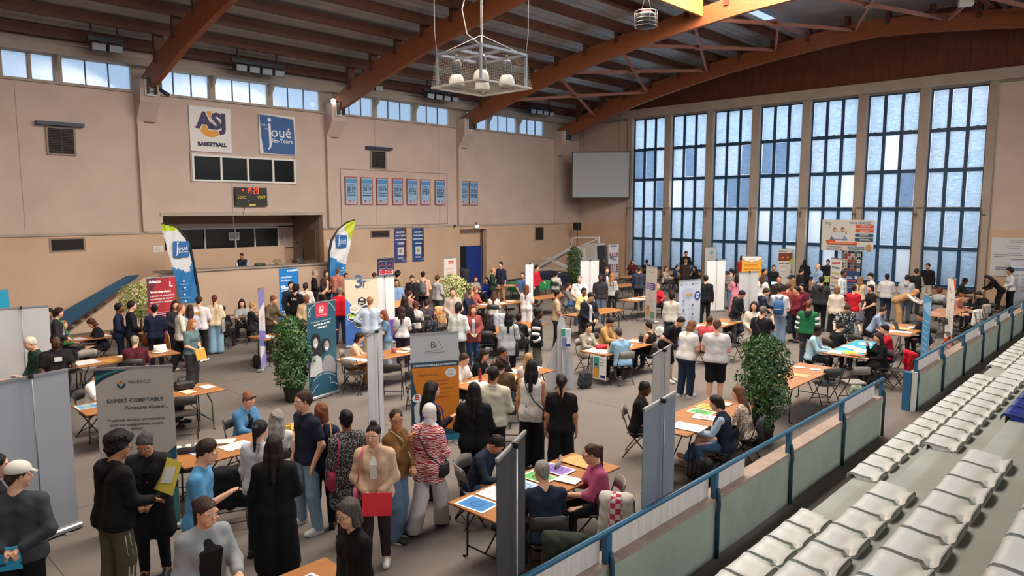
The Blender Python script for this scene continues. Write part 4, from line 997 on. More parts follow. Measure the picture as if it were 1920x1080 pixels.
def a_iqe(f):
    f.poly([(.3, .84), (.72, .84), (.72, 1), (.3, 1)], 'c8324a'); f.text(.5, .915, .16, 'iQ', 'eee', bold=.03).text(.5, .885, .14, 'ETS', 'eee', bold=.03).rect(.36, .862, .66, .866, 'eee')
    f.line([(.28, .985), (.2, .975), (.1, .94), (.05, .91), (.04, .88), (.08, .865), (.11, .89), (.09, .93), (.06, .955)], .008, 'dfe6ea').line([(.74, .985), (.82, .97), (.9, .935), (.97, .9), (1, .885)], .008, 'dfe6ea')
    f.text(.48, .79, .72, 'Ce qui compte le plus pour nous,', 'e6eaec', rot=2).text(.5, .755, .56, "ce n'est pas ton CV,", 'fff', bold=.04, rot=2).text(.5, .722, .3, "c'est toi !", 'fff', bold=.04)
    sk1, sk2 = 'b5b5b5', 'a0a0a0'
    f.poly([(.10, .62), (.18, .67), (.3, .675), (.40, .64), (.45, .55), (.44, .4), (.2, .38), (.14, .5)], '1a1a1d').poly([(.02, .22), (.06, .36), (.14, .43), (.3, .44), (.44, .40), (.48, .3), (.46, .2)], 'b9b9ba').circ(.25, .575, .085, sk1, rz=.058).poly([(.18, .60), (.25, .64), (.33, .60), (.34, .66), (.17, .66)], '1a1a1d').poly([(.19, .556), (.31, .556), (.28, .54), (.22, .54)], 'f0f0f0')
    f.poly([(.48, .56), (.54, .6), (.66, .605), (.76, .57), (.78, .5), (.5, .44)], '222326').poly([(.46, .2), (.46, .34), (.54, .41), (.72, .42), (.86, .37), (.93, .3), (.95, .2)], '8a8a8c').circ(.63, .52, .088, sk2, rz=.056).poly([(.55, .55), (.63, .585), (.71, .55), (.72, .6), (.54, .6)], '222326').poly([(.57, .502), (.69, .502), (.66, .484), (.60, .484)], 'f0f0f0').rect(.56, .536, .60, .541, '222').rect(.66, .536, .70, .541, '222').rect(.19, .585, .23, .59, '222').rect(.27, .585, .31, .59, '222')
    f.poly([(0, 0), (0, .1), (.12, .19), (.3, .235), (.5, .245), (.7, .235), (.88, .19), (1, .1), (1, 0)], '1f5064').line([(.1, .17), (.3, .215), (.5, .225), (.7, .215), (.9, .17)], .008, 'c9d4d8')
    f.line([(.66, .16), (.72, .17), (.74, .14), (.7, .13), (.72, .1), (.85, .1), (.97, .06)], .008, 'dfe6ea').line([(.3, .12), (.2, .1), (.12, .06), (.05, .04)], .008, 'dfe6ea')
def a_form(f):
    f.rect(0, .73, 1, 1, 'b9bdc2'); f.text(.47, .87, .09, 'B', '333', 'c').text(.53, .865, .03, 'F', '333').line([(.3, .845), (.34, .838), (.45, .84), (.58, .852), (.68, .868)], .006, '444').lines(.28, .825, .44, 1, .01, '888', .006).circ(.6, .925, .014, 'b5553a').circ(.62, .9, .014, 'b5553a').circ(.56, .91, .014, 'd0a090')
    f.rect(0, .695, 1, .745, '24465c').text(.5, .708, .9, "L'HUMAIN AU CŒUR DE LA FORMATION", 'e8e8e8', bold=.04)
    f.rect(0, .0, 1, .695, '24465c').poly([(.02, .695), (.06, .56), (.14, .42), (.3, .28), (.5, .17), (.75, .11), (1, .09), (1, .695)], 'd07a1c')
    f.text(.37, .615, .44, 'FORMATIONS :', '4a2a0c').circ(.83, .635, .12, 'd5d9dc', rz=.042).lines(.76, .65, .14, 4, .012, '9aa', .004)
    for k, z in enumerate((.565, .53, .49, .45, .41)): f.lines(.34, z, .56, 1, .02, '9c5410', .007, .3)
    f.circ(.12, .42, .10, 'e4e6e8', rz=.04).text(.12, .405, .08, 'B', 'c33', bold=.03).poly([(.05, .34), (.12, .38), (.26, .385), (.27, .2), (.17, .17), (.07, .2)], 'cdd3d8').rect(0, .0, 1, .06, '1d7e9c')
def a_adecco(f):
    f.rect(0, .5, 1, 1, '9e2430').poly([(0, .55), (0, 1), (.35, 1)], '5e2034').poly([(.55, .5), (1, .5), (1, 1), (.8, 1)], 'b02a36').poly([(0, 0), (0, .5), (1, .5), (1, 0)], '8a2b4d').poly([(0, 0), (.45, 0), (.2, .5), (0, .5)], '5b2a62').rect(.6, .1, .85, .42, '6db7e0')
    f.text(.06, .93, .42, 'Adecco', 'f0f0f0', 'l', bold=.05).text(.84, .86, .12, 'L', 'f0f0f0', bold=.03).text(.08, .78, .74, 'Vous cherchez :', 'f0e8e8', 'l', bold=.05)
    for i, (t_, w) in enumerate([('à booster le potentiel de', .86), ('recrutement de talents ?', .82), ('une première expérience', .84), ('par ici ?', .3)]): f.text(.08, .725 - .045 * i, w, t_, 'e8d8d8', 'l', bold=.03)
    f.lines(.08, .49, .8, 3, .03, 'd9b0b8', .008).line([(.6, .3), (.64, .4), (.7, .3), (.75, .4), (.8, .3)], .015, 'e8d0dc')
def a_rand(f):
    f.poly([(.42, .955), (.46, .965), (.49, .945), (.45, .94)], 'fff').text(.96, .94, .42, 'randstad', 'f0f4f8', 'r', bold=.05).text(.08, .83, .58, 'connecteur', 'b9d7ee', 'l', bold=.04).text(.08, .775, .5, 'de talents.', 'b9d7ee', 'l', bold=.04)
    f.text(.08, .68, .24, 'pour', 'e8f2fa', 'l', bold=.05).text(.08, .64, .46, "l'intérim,", 'e8f2fa', 'l', bold=.05).text(.08, .60, .5, 'recrutement', 'e8f2fa', 'l', bold=.05)
    for z in (.36, .30, .24, .18): f.rect(.08, z, .4, z + .02, 'dfeaf4')
    f.rect(0, 0, 1, .08, 'd9a45a').rect(0, .05, 1, .09, '2b8fd0')
def a_3st(f):
    f.rect(0, .0, 1, 1, 'd9cdb2').poly([(0, 0), (1, 0), (.55, .3), (.0, .72)], '3b68b0').poly([(0, .72), (.42, .48), (.2, .35), (0, .30)], '4f7fc4')
    f.text(.42, .865, .22, '3', '3d5a80', bold=.02).text(.56, .865, .18, 'T', '3d5a80', bold=.01).rect(.34, .955, .52, .968, '3d5a80').lines(.33, .845, .4, 1, .01, '99958a', .004).poly([(.55, .955), (.75, .975), (.6, .94)], '3d5a80')
    for (x, z, t_, c) in [(.5, .66, '-', '2a2522'), (.28, .55, '', 'e8e2d4'), (.62, .54, '', '4b4f55'), (.2, .43, 'Eat\nSalad', '1c2417'), (.4, .33, '', '33373c'), (.62, .22, '', '5a5f66')]:
        f.hexa(x, z, .16, 'e9e6df').hexa(x, z, .14, c)
        if t_ == '-': f.rect(x - .05, z + .01, x + .05, z + .04, 'd8d2c6').lines(x - .09, z - .02, .18, 2, .014, 'd8d2c6', .008)
        elif t_: f.text(x, z, .17, t_.split('\n')[0], 'a8d13a' if 'Eat' in t_ else 'eee', bold=.05)
        if 'Eat' in t_: f.text(x, z - .025, .2, 'Salad', 'e6eedc', bold=.05)
        if c == 'e8e2d4': f.line([(x - .1, z), (x, z + .03), (x + .1, z)], .012, '8a5a4a').lines(x - .1, z - .01, .2, 2, .014, 'b06a5a', .007)
def a_menco(f):
    for (x, z) in ((.1, .77), (.54, .77), (.1, .47), (.54, .47)): f.rect(x, z, x + .38, z + .17, 'a8a3c0').rect(x + .02, z + .01, x + .36, z + .16, '262a50').poly([(x + .05, z + .06), (x + .2, z + .13), (x + .3, z + .06)], '8b3a58')
    f.rect(.08, .655, .94, .75, 'f0e6e6').text(.51, .675, .8, 'MENCO', 'c8202c', bold=.1)
def a_blue(f):
    f.rect(0, 0, 1, 1, 'c5d2e4').circ(.42, .78, .30, 'b4bfd8', rz=.10)
    for x in (.1, .62): f.line([(x - .03, .955), (x + .04, .925)], .02, '3a3f55').line([(x + .04, .955), (x - .03, .925)], .02, '3a3f55').lines(x + .08, .945, .2, 2, .015, '8a92a8', .005)
    f.rect(.32, .775, .6, .79, 'd99a6a').rect(.32, .762, .6, .773, 'e6b25a').rect(.31, .745, .6, .758, '8fae5a')
    f.circ(.84, .745, .14, '24489a').poly([(.76, .70), (.90, .71), (.92, .79), (.78, .78)], 'c8d4ea').rect(.80, .735, .88, .755, '3f62ae')
    for i, z in enumerate((.68, .60, .53, .45, .38)):
        x = .2 if i % 2 == 0 else .62
        f.circ(x, z, .04, '4d69a5' if i else '8090b8').lines(x - .1, z - .04, .22, 3, .016, '9aa6c0', .005).circ(.43, z + .01, .012, '46506e')
    f.line([(.43, .70), (.43, .3)], .004, 'a0abc4')
def a_purple(f):
    f.circ(.35, .90, .05, 'c08a58').rect(.45, .89, .75, .9, 'a98').poly([(.05, .68), (.2, .70), (.4, .69), (.6, .71), (.9, .69), (.88, .58), (.6, .56), (.3, .58), (.06, .57)], '5b3f8e').lines(.12, .66, .7, 3, .035, 'cfc4e0', .016)
    f.line([(.3, .48), (.5, .44), (.45, .38), (.6, .34)], .02, 'b9777a').line([(.25, .45), (.3, .4), (.28, .33)], .012, '5a6a80').rect(.1, .06, .4, .2, 'd3a878').rect(.5, .04, .85, .16, '6fa08c').circ(.3, .22, .12, 'c98d68')
def a_ortho(f):
    f.rect(0, .0, 1, 1, 'd3d2cf').circ(.5, .85, .13, '4d9aae').circ(.5, .85, .08, '9cc4cd').lines(.25, .74, .5, 2, .03, '8a8a88', .008)
def a_orange(f):
    f.rect(0, 0, 1, 1, 'd79a2b').poly([(0, 1), (1, 1), (1, .97), (.8, .91), (.5, .88), (.2, .91), (0, .97)], 'd9d6cf').line([(0, .96), (.2, .895), (.5, .865), (.8, .895), (1, .96)], .02, '4a8f9a').lines(.3, .94, .4, 2, .02, 'a89a84', .008).lines(.1, .8, .8, 7, .09, 'c07a12', .03)
def a_btp(f):
    f.rect(0, .0, 1, 1, 'd8d5cf').poly([(.78, 0), (1, 0), (1, .8), (.9, .8)], 'e6c62a').rect(.02, .70, .86, .9, '7a3f22')
    for i in range(5): f.circ(.12 + .15 * i, .79, .06, ['b8462a', 'c88a3a', '8a2f22', 'd0a860', 'a03a2a'][i])
    f.circ(.82, .69, .14, 'e8d22a').lines(.73, .70, .18, 2, .02, '8a7a20', .008).text(.38, .62, .6, 'BTP  CFA', '333', bold=.04).lines(.1, .57, .5, 2, .02, '888', .006).lines(.1, .45, .5, 3, .08, '9a9a98', .006).rect(.72, .40, .88, .47, 'c07a5a').rect(.0, .93, .5, .96, '6a7a86')
def a_list(f):
    f.poly([(.12, .86), (.85, .89), (.88, .94), (.15, .915)], 'c8383c').lines(.2, .895, .55, 1, .01, 'e8b0b0', .014)
    for z, c in ((.78, '3c5a7a'), (.66, 'c9b45a'), (.56, 'b8504a'), (.46, 'c9b45a'), (.38, '5a9a7a'), (.28, '3c5a7a')): f.rect(.14, z, .84, z + .035, c).lines(.2, z + .015, .5, 1, .01, 'e8e8e8', .005)
def a_collage(f):
    rr = random.Random(4)
    for i in range(7):
        for j in range(6):
            x = j / 6; z = .52 + i * .48 / 7; f.rect(x, z, x + .16, z + .065, rr.choice(['7a5a50', 'b9b2a8', '3a3f4a', 'a04a42', 'd5cfc6', '5c6a72', '8a7a6a'])); f.k -= 1
            f.circ(x + .08, z + .03, .035, rr.choice(['c99a80', '8a5a44', 'e0d8d0', '44332c'])); f.k -= 1
    f.k += 2; f.rect(0, .0, 1, .44, '27406c').lines(.15, .37, .5, 2, .035, 'c4ccd8', .014).rect(.1, .27, .8, .31, 'b5404a').lines(.12, .22, .7, 3, .05, '9ab', .012).rect(.75, .34, .9, .41, 'c8d0da')
def a_right(f):
    f.rect(.1, .86, .9, .97, 'c9cdd4').lines(.6, .91, .28, 2, .025, '8a9aaa', .01).rect(.05, .80, 1, .82, '3a5a86').rect(.05, .77, .9, .785, '5a7aa6')
    for z in (.7, .62, .54, .46, .38): f.lines(.1, z, .34, 3, .02, '8a8f98', .006).lines(.55, z, .34, 3, .02, '8a8f98', .006)
def a_prom(f):
    f.text(.5, .93, .62, 'PROMAN', '22305c', bold=.05).line([(.25, .91), (.4, .89), (.6, .89), (.75, .91)], .012, '22305c').text(.5, .62, .8, "L'INTERIM EST", '2a3358', bold=.05).text(.35, .575, .4, 'FAIT', '2a3358', bold=.05).text(.6, .53, .4, 'POUR', '2a3358', bold=.05)
    rr = random.Random(2)
    for (z) in (.74, .69, .40, .34, .27, .2):
        for x in (.15, .38, .6, .84): f.circ(x, z, .065, rr.choice(['b9506a', '3a4a7a', '8a3a4a', 'd98a7a', '4a3a5a']))
def a_white_red(f):
    f.rect(.35, .87, .75, .94, 'c9502a').lines(.42, .9, .26, 2, .02, 'e8c8b8', .01)
    for z in (.76, .68, .6, .52): f.lines(.2, z, .6, 2, .03, 'c98a7a', .012)
def a_teal(f):
    f.rect(0, 0, 1, 1, '3f8fc0').poly([(0, .88), (1, .96), (1, .78), (0, .84)], '8fb8dd').lines(.1, .7, .8, 9, .07, '9fcbe6', .012)
def a_orw(f):
    f.rect(0, 0, 1, 1, 'd9d7d6').poly([(0, 0), (1, 0), (1, .18), (.5, .1), (0, .06)], 'd2622a').poly([(.7, 1), (1, 1), (1, .8)], 'd2622a').line([(.25, .80), (.3, .86), (.35, .79), (.4, .86), (.5, .78), (.7, .82)], .02, '9a6a9a').line([(.5, .7), (.6, .66), (.8, .70)], .02, '333').lines(.2, .5, .6, 6, .05, 'b9b9bb', .01)
def a_pv(f):
    f.rect(0, 0, 1, 1, 'd6d3dc').poly([(0, .75), (0, 1), (1, 1), (1, .82)], '7a76bc').poly([(0, .3), (0, .5), (1, .42), (1, .22)], '6a68b8').poly([(0, 0), (0, .12), (1, .2), (1, 0)], '8a88c8').poly([(.2, .58), (.75, .62), (.75, .68), (.2, .64)], 'cfa08a').lines(.15, .56, .6, 4, .03, '9a98b0', .01)
def a_greyp(f):
    f.rect(0, 0, 1, 1, 'a8b0bb').circ(.55, .90, .18, 'b6bec8').circ(.55, .90, .15, 'a8b0bb').lines(.45, .9, .2, 2, .02, 'bcc4cc', .008).rect(.15, .60, .45, .68, 'b4bcc6').rect(.5, .63, .85, .72, 'b0b8c2')
    for z in (.54, .45, .36): f.lines(.2, z, .5, 3, .02, 'bcc4ce', .007)
LB = 'seen from behind'
rollup((182, 690), (318, 684), 1, a_valexco, 'grey roll-up banner reading EXPERT COMPTABLE', col='b9b3aa', H=2.17, W_=.9)
rollup((575, 569), (627, 561), 1, a_iqe, 'dark teal roll-up banner with two smiling people in grey tones', col='1f5064')
rollup((770, 626), (858, 621), 1, a_form, 'banner with orange field reading FORMATIONS below a grey B logo', col='b9bdc2', base=False, H=2.0, W_=.86, name='stretched_banner')
rollup((275, 521), (327, 517), 1, a_adecco, 'red roll-up banner behind the round variegated shrub below the balcony', col='9e2430')
rollup((523, 503), (558, 500), 1, a_rand, 'bright blue roll-up banner against the balcony parapet', col='1673bd', H=2.1)
rollup((648, 522), (706, 520), 1, a_3st, 'cream and blue roll-up banner with black hexagons in front of the balcony stairs', H=2.1, W_=.98)
rollup((708, 518), (734, 517), 0, None, 'tall white banner seen from behind, right of the cream banner with hexagons', col='e6e6e8', back='e2e0e0', H=2.1, W_=.6)
rollup((706, 484), (739, 482), 1, a_menco, 'dark roll-up banner with a red lettered band and four small pictures', col='2a2340', H=2.1)
rollup((833, 484), (855, 482), 1, a_white_red, 'white roll-up banner with orange logo left of the blue door', col='d9d0cb', H=2.05)
rollup((0, 578), (77, 573), 0, None, 'white banner seen from behind at the left edge, the farther of two', back='bdbcbd', H=2.14, W_=.95)
rollup((0, 714), (107, 694), 0, None, 'grey-white banner seen from behind in the left foreground', back='9da3ab', H=2.12, W_=.9)
rollup((-50, 548), (15, 541), 1, lambda f: f.rect(0, 0, 1, 1, '1a93b8'), 'turquoise banner edge at the far left of the hall', col='1a93b8', H=2.14)
rollup((483, 545), (494, 538), 1, a_pv, 'narrow-looking white and violet roll-up banner seen almost edge-on', H=2.1)
rollup((691, 627), (714, 614), 0, None, 'pale grey banner seen nearly edge-on, left of the orange FORMATIONS banner', back='b5b8bb', H=2.1, W_=.85)
rollup((934, 858), (983, 808), 0, None, 'dark banner back with a light centre pole in the right foreground', back='34363a', pole='d5d7da', H=2.12, W_=.8)
rollup((1209, 765), (1266, 733), 0, a_greyp, 'grey-blue translucent banner seen from behind beside the blue rail', back='727c88', H=2.12, W_=.87)
rollup((1226, 664), (1257, 646), 0, None, 'beige-white banner seen from behind beside the people in white tees', back='aaa59f', H=2.12, W_=.85)
rollup((1266, 527), (1321, 522), 1, a_blue, 'tall pale blue banner with dark round logo and orange and green bars', col='c5d2e4', H=2.0, W_=1.0)
rollup((1325, 487), (1362, 486), 0, None, 'white banner seen from behind in front of the tall windows, the taller of two', back='dad9dc', H=2.12)
rollup((1386, 510), (1423, 508), 0, None, 'white banner seen from behind, the lower of two near the windows', back='d2d4d3', H=2.1)
rollup((1316, 463), (1352, 462), 1, a_ortho, 'pale banner with a turquoise disc by the windows', col='d3d2cf', H=2.1)
rollup((1399, 480), (1421, 480), 1, a_orange, 'white and orange banner with a curved top by the windows', H=2.1)
rollup((1456, 466), (1495, 466), 1, a_btp, 'white and yellow banner with photo strip by the windows', H=2.15)
rollup((1561, 483), (1577, 485), 1, a_list, 'narrow white banner with coloured title bars by the windows', H=2.05)
rollup((982, 495), (1003, 492), 0, None, 'bright white banner seen from behind near the basketball hoop rig', back='e8e6e8', H=2.1, W_=.6)
rollup((1092, 488), (1120, 487), 0, None, 'greyish white banner seen from behind right of the tall dark plant', back='cfcdcf', H=2.1)
rollup((1139, 458), (1162, 457), 1, a_prom, 'white banner covered in small round pictures near the far corner', col='dcdae0', H=2.1)
rollup((1213, 498), (1231, 501), 1, a_purple, 'white banner with a purple splash seen at a slant', col='dcd9d4', H=2.05)
rollup((1776, 517), (1796, 524), 1, a_orw, 'white banner with orange foot leaning behind the blue rail', H=2.1, W_=.85)
rollup((1737, 552), (1744, 556), 1, a_teal, 'sky-blue banner seen nearly edge-on behind the blue rail', H=2.1)
rollup((1896, 486), (1935, 486), 1, a_right, 'white information banner with blue lines at the right edge', col='cfd2d8', H=2.1)
# ================================================================ things on the walls and under the roof
def on_wall(name, y0, z0, y1, z1, art, label, cat, th=.03, col='d9d6d2', group=None, x=XL):
    g = MB(); g.box(x, y0, z0, x + th, y1, z1, mat(col, .6))
    # seen from inside the hall the wall's +y runs to the right
    f = Face(g, lambda a, z, k: (x + th + k, y0 + a, z0 + z), y1 - y0, z1 - z0, .0015)
    if art: art(f)
    return tag(g.build(name), label, cat, group)
def a_asj(f):
    f.circ(.5, .62, .31, 'd9962c')
    for i in range(8): z = .60 + i * .028; f.rect(.15, z, .85, z + .009, 'd9d6d2')
    for c, b in (('e2dfda', .09), ('2c2350', .05)):
        f.text(.5, .53, .74 if b < .06 else .79, 'ASJ', c, bold=b)
        if c == '2c2350': f.rect(.11, .525, .24, .55, c)
    f.text(.52, .13, .70, 'BASKETBALL', '241c48', bold=.06)
on_wall('club_poster', 11.43, 6.35, 13.05, 8.06, a_asj, 'white square poster with orange ball, navy ASJ letters and BASKETBALL', 'poster')
def joue(f, x0=0, x1=1, z0=0, z1=1, col='24568f', big=True):
    X = lambda a: x0 + (x1 - x0) * a; Z = lambda b: z0 + (z1 - z0) * b; w = x1 - x0
    f.poly([(X(.02), Z(.98)), (X(.3), Z(.97)), (X(.96), Z(.93)), (X(.97), Z(.5)), (X(.98), Z(.02)), (X(.5), Z(.01)), (X(.1), Z(.03)), (X(.05), Z(.4)), (X(.03), Z(.7))], col)
    c = 'e4e8ee'
    f.circ(X(.28), Z(.86), .05 * w, c, rz=.05 * (z1 - z0))
    f.poly([(X(.25), Z(.77)), (X(.31), Z(.77)), (X(.325), Z(.25)), (X(.30), Z(.16)), (X(.24), Z(.11)), (X(.22), Z(.125)), (X(.26), Z(.19)), (X(.265), Z(.3))], c)
    f.text(X(.60), Z(.44), .56 * w, 'oué', c, bold=.0).text(X(.63), Z(.30), .56 * w, 'lès-Tours', c, bold=.01)
    if big: f.text(X(.13), Z(.70), .15 * w, 'Ville', 'b8c8de').text(X(.19), Z(.61), .08 * w, 'de', 'b8c8de')
on_wall('town_sign', 14.24, 6.4, 15.86, 8.02, lambda f: joue(f), 'blue square town sign with white lettering reading joué lès-Tours', 'sign')
g = MB(); g.box(XL, 13.07, 4.25, XL + .12, 14.43, 5.0, mat('14110f', .5))
f = Face(g, lambda a, z, k: (XL + .12 + k, 13.07 + a, 4.25 + z), 1.36, .75)
f.text(.20, .40, .24, 'LOC.', 'd9c33a', bold=.01, shear=.2).text(.83, .40, .28, 'VISIT.', 'd9c33a', bold=.01, shear=.2).rect(.42, .02, .62, .11, 'd9c33a').circ(.4, .25, .02, '6a6a6a')
red = mat('ff3818', .5, emit=6)
def seg(x, z, s, on):
    w, h = .045 * s, .10 * s; T_ = .012 * s
    S7 = {'a': (x, z + 2 * h, x + w, z + 2 * h + T_), 'g': (x, z + h, x + w, z + h + T_), 'd': (x, z, x + w, z + T_), 'f': (x, z + h, x + T_ * .6, z + 2 * h), 'b': (x + w - T_ * .6, z + h, x + w, z + 2 * h), 'e': (x, z, x + T_ * .6, z + h), 'c': (x + w - T_ * .6, z, x + w, z + h)}
    for k in on: a = S7[k]; f.rect(a[0], a[1], a[2], a[3], red)
for x, on in ((.34, 'bc'), (.43, 'afgbc'), (.56, 'abged'), (.66, 'abcdef')): seg(x, .68, 1.35, on)
f.rect(.22, .80, .235, .88, red)
g.tube([(XL + .03, 13.5, 4.25), (XL + .02, 13.46, 4.05), (XL + .02, 13.42, 3.9)], .008, M_BLK, 5)
tag(g.build('scoreboard'), 'small black scoreboard with red lit digits marked LOC. and VISIT.', 'scoreboard')
def vent(y0, z0, y1, z1, label, hood=None, slat=True):
    t = thing('wall_vent', label, 'vent', (XL, (y0 + y1) / 2, z0)); cy_ = (y0 + y1) / 2
    g = MB(); fr = mat('8d7c6e', .7)
    for a in ((y0 - .06, 0, y0, z1 - z0), (y1, 0, y1 + .06, z1 - z0), (y0 - .06, -.05, y1 + .06, 0), (y0 - .06, z1 - z0, y1 + .06, z1 - z0 + .05)): g.box(-.02, a[0] - cy_, a[1], .02, a[2] - cy_, a[3], fr)
    g.build('frame', t)
    g = MB(); g.box(-.03, y0 - cy_, 0, .008, y1 - cy_, z1 - z0, mat('16110f', .8)); g.build('opening', t)
    if slat:
        g = MB(); n = int((z1 - z0) / .055)
        for i in range(n): g.box(.0, y0 - cy_, .02 + i * .055, .022, y1 - cy_, .032 + i * .055, mat('4a4038', .6))
        g.box(-.012, -.02, 0, .028, .02, z1 - z0, mat('2a2420', .6)); g.build('grille', t)
    if hood: MB().box(-.02, hood[0] - cy_, z1 - z0 + .08, .22, hood[1] - cy_, z1 - z0 + .2, mat('24304c', .5)).build('hood', t)
vent(6.74, 6.0, 7.5, 6.84, 'square air vent under a dark blue hood, high on the left end of the wall', (6.39, 7.8))
vent(19.77, 6.06, 20.54, 6.82, 'small air vent under a dark hood, above the row of pennants', (19.44, 20.85))
vent(6.61, 2.72, 7.58, 3.1, 'dark rectangular vent low on the wall left of the balcony', None, False)
vent(19.66, 2.8, 20.67, 3.08, 'dark rectangular vent above the tall flag right of the balcony', None)
vent(31.31, 2.3, 31.98, 3.02, 'dark vent near the far corner of the left wall', None)
def a_pen(yr, l2, l3):
    def a(f):
        f.rect(0, 0, 1, 1, 'a04a3c').rect(.07, .025, .93, .965, '8fb0cf').rect(.07, .78, .93, .92, '4f86b8').rect(.07, .025, .93, .16, 'b0a8b4')
        f.text(.5, .50, .72, yr, '1f2f4c', bold=.03).text(.5, .40, .7, l2, '1f2f4c', bold=.03).text(.5, .31, .7, l3, '1f2f4c', bold=.03).lines(.15, .72, .7, 3, .045, '2f4a70', .014, .1).circ(.35, .13, .09, '7a6a90').rect(.66, .09, .70, .2, '3a3f60')
    return a
PEN = [('2019', 'SENIORS', 'FEMININES'), ('2019', 'CHALLENGE', 'BENJAMIN'), ('2019', 'BENJAMIN', 'COLLEGE'), ('2019', 'BASKET', 'FEMININ'), ('2022', 'U 13 M', ''), ('2022', 'U 18 F', ''), ('2023', 'SENIORS', 'FEMININ'), ('2023', 'SENIORS', 'MASC.'), ('2023', 'SENIORS', 'U15')]
for i, (y0, y1, p) in enumerate(zip((18.27, 19.13, 20.0, 20.93, 21.8, 22.66, 23.6, 25.33, 25.97), (18.93, 19.79, 20.66, 21.56, 22.45, 23.3, 24.28, 25.88, 26.6), PEN)):
    w = ['first', 'second', 'third', 'fourth', 'fifth', 'sixth', 'seventh'][i] + ' from the left inside the ruled frame' if i < 7 else ['left', 'right'][i - 7] + ' one of the pair beyond the pilaster'
    on_wall('pennant', y0, 4.33, y1, 5.6, a_pen(*p), 'blue and rust-red champion pennant, ' + w, 'pennant', .02, 'a04a3c', 'champion pennants on the left wall')
def a_u13(c1, c2, l4):
    def a(f):
        f.rect(0, 0, 1, 1, c1).poly([(.7, 1), (1, 1), (1, .1), (.85, 0), (.8, .3)], c2)
        f.text(.5, .86, .7, 'CHAMPION', 'd5dae6', bold=.06).text(.5, .77, .8, 'LIGUE du CENTRE', 'd5dae6', bold=.06).text(.5, .66, .85, 'SAISON 2023-2024', 'd5dae6', bold=.06).text(.5, .53, .5 if len(l4) < 6 else .6, l4, 'd5dae6', bold=.06)
        f.rect(.25, .22, .75, .45, 'c9cbd6').circ(.48, .34, .12, '9a8a3a').text(.5, .12, .5, 'BASKET', 'b9bfd4', bold=.04).line([(.6, .08), (.9, .05), (.97, .14)], .02, 'c9cbd6')
    return a
on_wall('hanging_banner', 20.98, 1.5, 21.72, 3.2, a_u13('3c4478', '5a2e3c', 'U13M'), 'purple-blue hanging banner reading CHAMPION and U13M', 'banner', .02, '3c4478')
on_wall('hanging_banner', 22.09, 1.5, 22.82, 3.18, a_u13('1c4680', '2c2a44', 'TERRITOIRE'), 'blue hanging CHAMPION banner, the right one of the pair on the left wall', 'banner', .02, '1c4680')
on_wall('notice', 9.90, 2.53, 10.22, 2.76, lambda f: f.lines(.15, .8, .7, 5, .14, '8a8a90', .04), 'white paper notice taped to the wall left of the balcony', 'notice', .004)
on_wall('notice', 17.25, 2.45, 17.5, 2.72, lambda f: f.lines(.15, .8, .7, 5, .14, '8a8a90', .04), 'white paper notice right of the balcony beside the tall flag', 'notice', .004)
on_wall('fire_sign', 16.6, 2.72, 16.75, 3.05, lambda f: f.rect(.1, .1, .9, .9, 'b8302a').rect(.3, .2, .7, .8, 'e4e0dc'), 'small red and white fire sign on the balcony back wall', 'sign', .01, x=-30.6)
on_wall('fire_sign', 27.45, 1.2, 27.55, 1.6, lambda f: f.rect(.1, .1, .9, .9, '9a3a30').rect(.3, .2, .7, .8, 'e4e0dc'), 'small fire sign on the wall right of the blue door', 'sign', .01)
g = MB(); g.box(XL, 26.28, 3.1, XL + .12, 26.6, 3.28, mat('d8d8d6', .4)); g.box(XL + .03, 26.42, 3.28, XL + .07, 26.46, 3.42, M_BLK); g.box(XL + .12, 26.33, 3.13, XL + .125, 26.55, 3.25, mat('ffffff', .4, emit=1.5)); tag(g.build('emergency_light'), 'small white emergency light fixed above the blue door', 'light')
g = MB(); g.lathe([(.06, 0), (.06, .08), (.02, .12)], M_BLK, c=(XL + .1, 24.85, 3.2), n=10); tag(g.build('wall_sensor'), 'tiny black sensor on the wall ledge left of the door', 'sensor')
# floodlights in rows under the eaves
def flood(y, n, label):
    t = thing('floodlight_bank', label, 'floodlight', (XL + 1.15, y, 9.55))
    g = MB(); g.box(-.05, -n * .27, .12, .12, n * .27, .26, mat('2b3038', .5))
    for sy in (-1, 1): g.box(.0, sy * n * .2 - .02, .2, .04, sy * n * .2 + .02, .75, mat('2b3038', .5))
    g.build('mounting_bar', t)
    for i in range(n):
        yy = (i - (n - 1) / 2) * .52; g = MB()
        P = [(-.05, .1), (.30, .02), (.26, -.22), (.0, -.14)]
        g.prism(P, mat('3c434c', .4, metal=.5), lambda x, z: (x, yy - .22, z), (0, .44, 0)); h = g.build('floodlight', t)
        MB().add([(.31, yy - .19, -.0), (.275, yy - .19, -.2), (.275, yy + .19, -.2), (.31, yy + .19, -.0)], [(0, 1, 2, 3)], mat('9ea6ad', .15, spec=.8)).build('lens', h)
flood(8.3, 2, 'pair of floodlights under the eaves near the left edge'); flood(13.7, 4, 'row of four floodlights under the eaves above the round poster and town sign')
flood(19.0, 2, 'pair of floodlights under the eaves, left of the fourth roof beam foot'); flood(23.0, 4, 'row of four floodlights under the eaves above the pennants'); flood(30.3, 4, 'row of four floodlights under the eaves nearest the far corner')
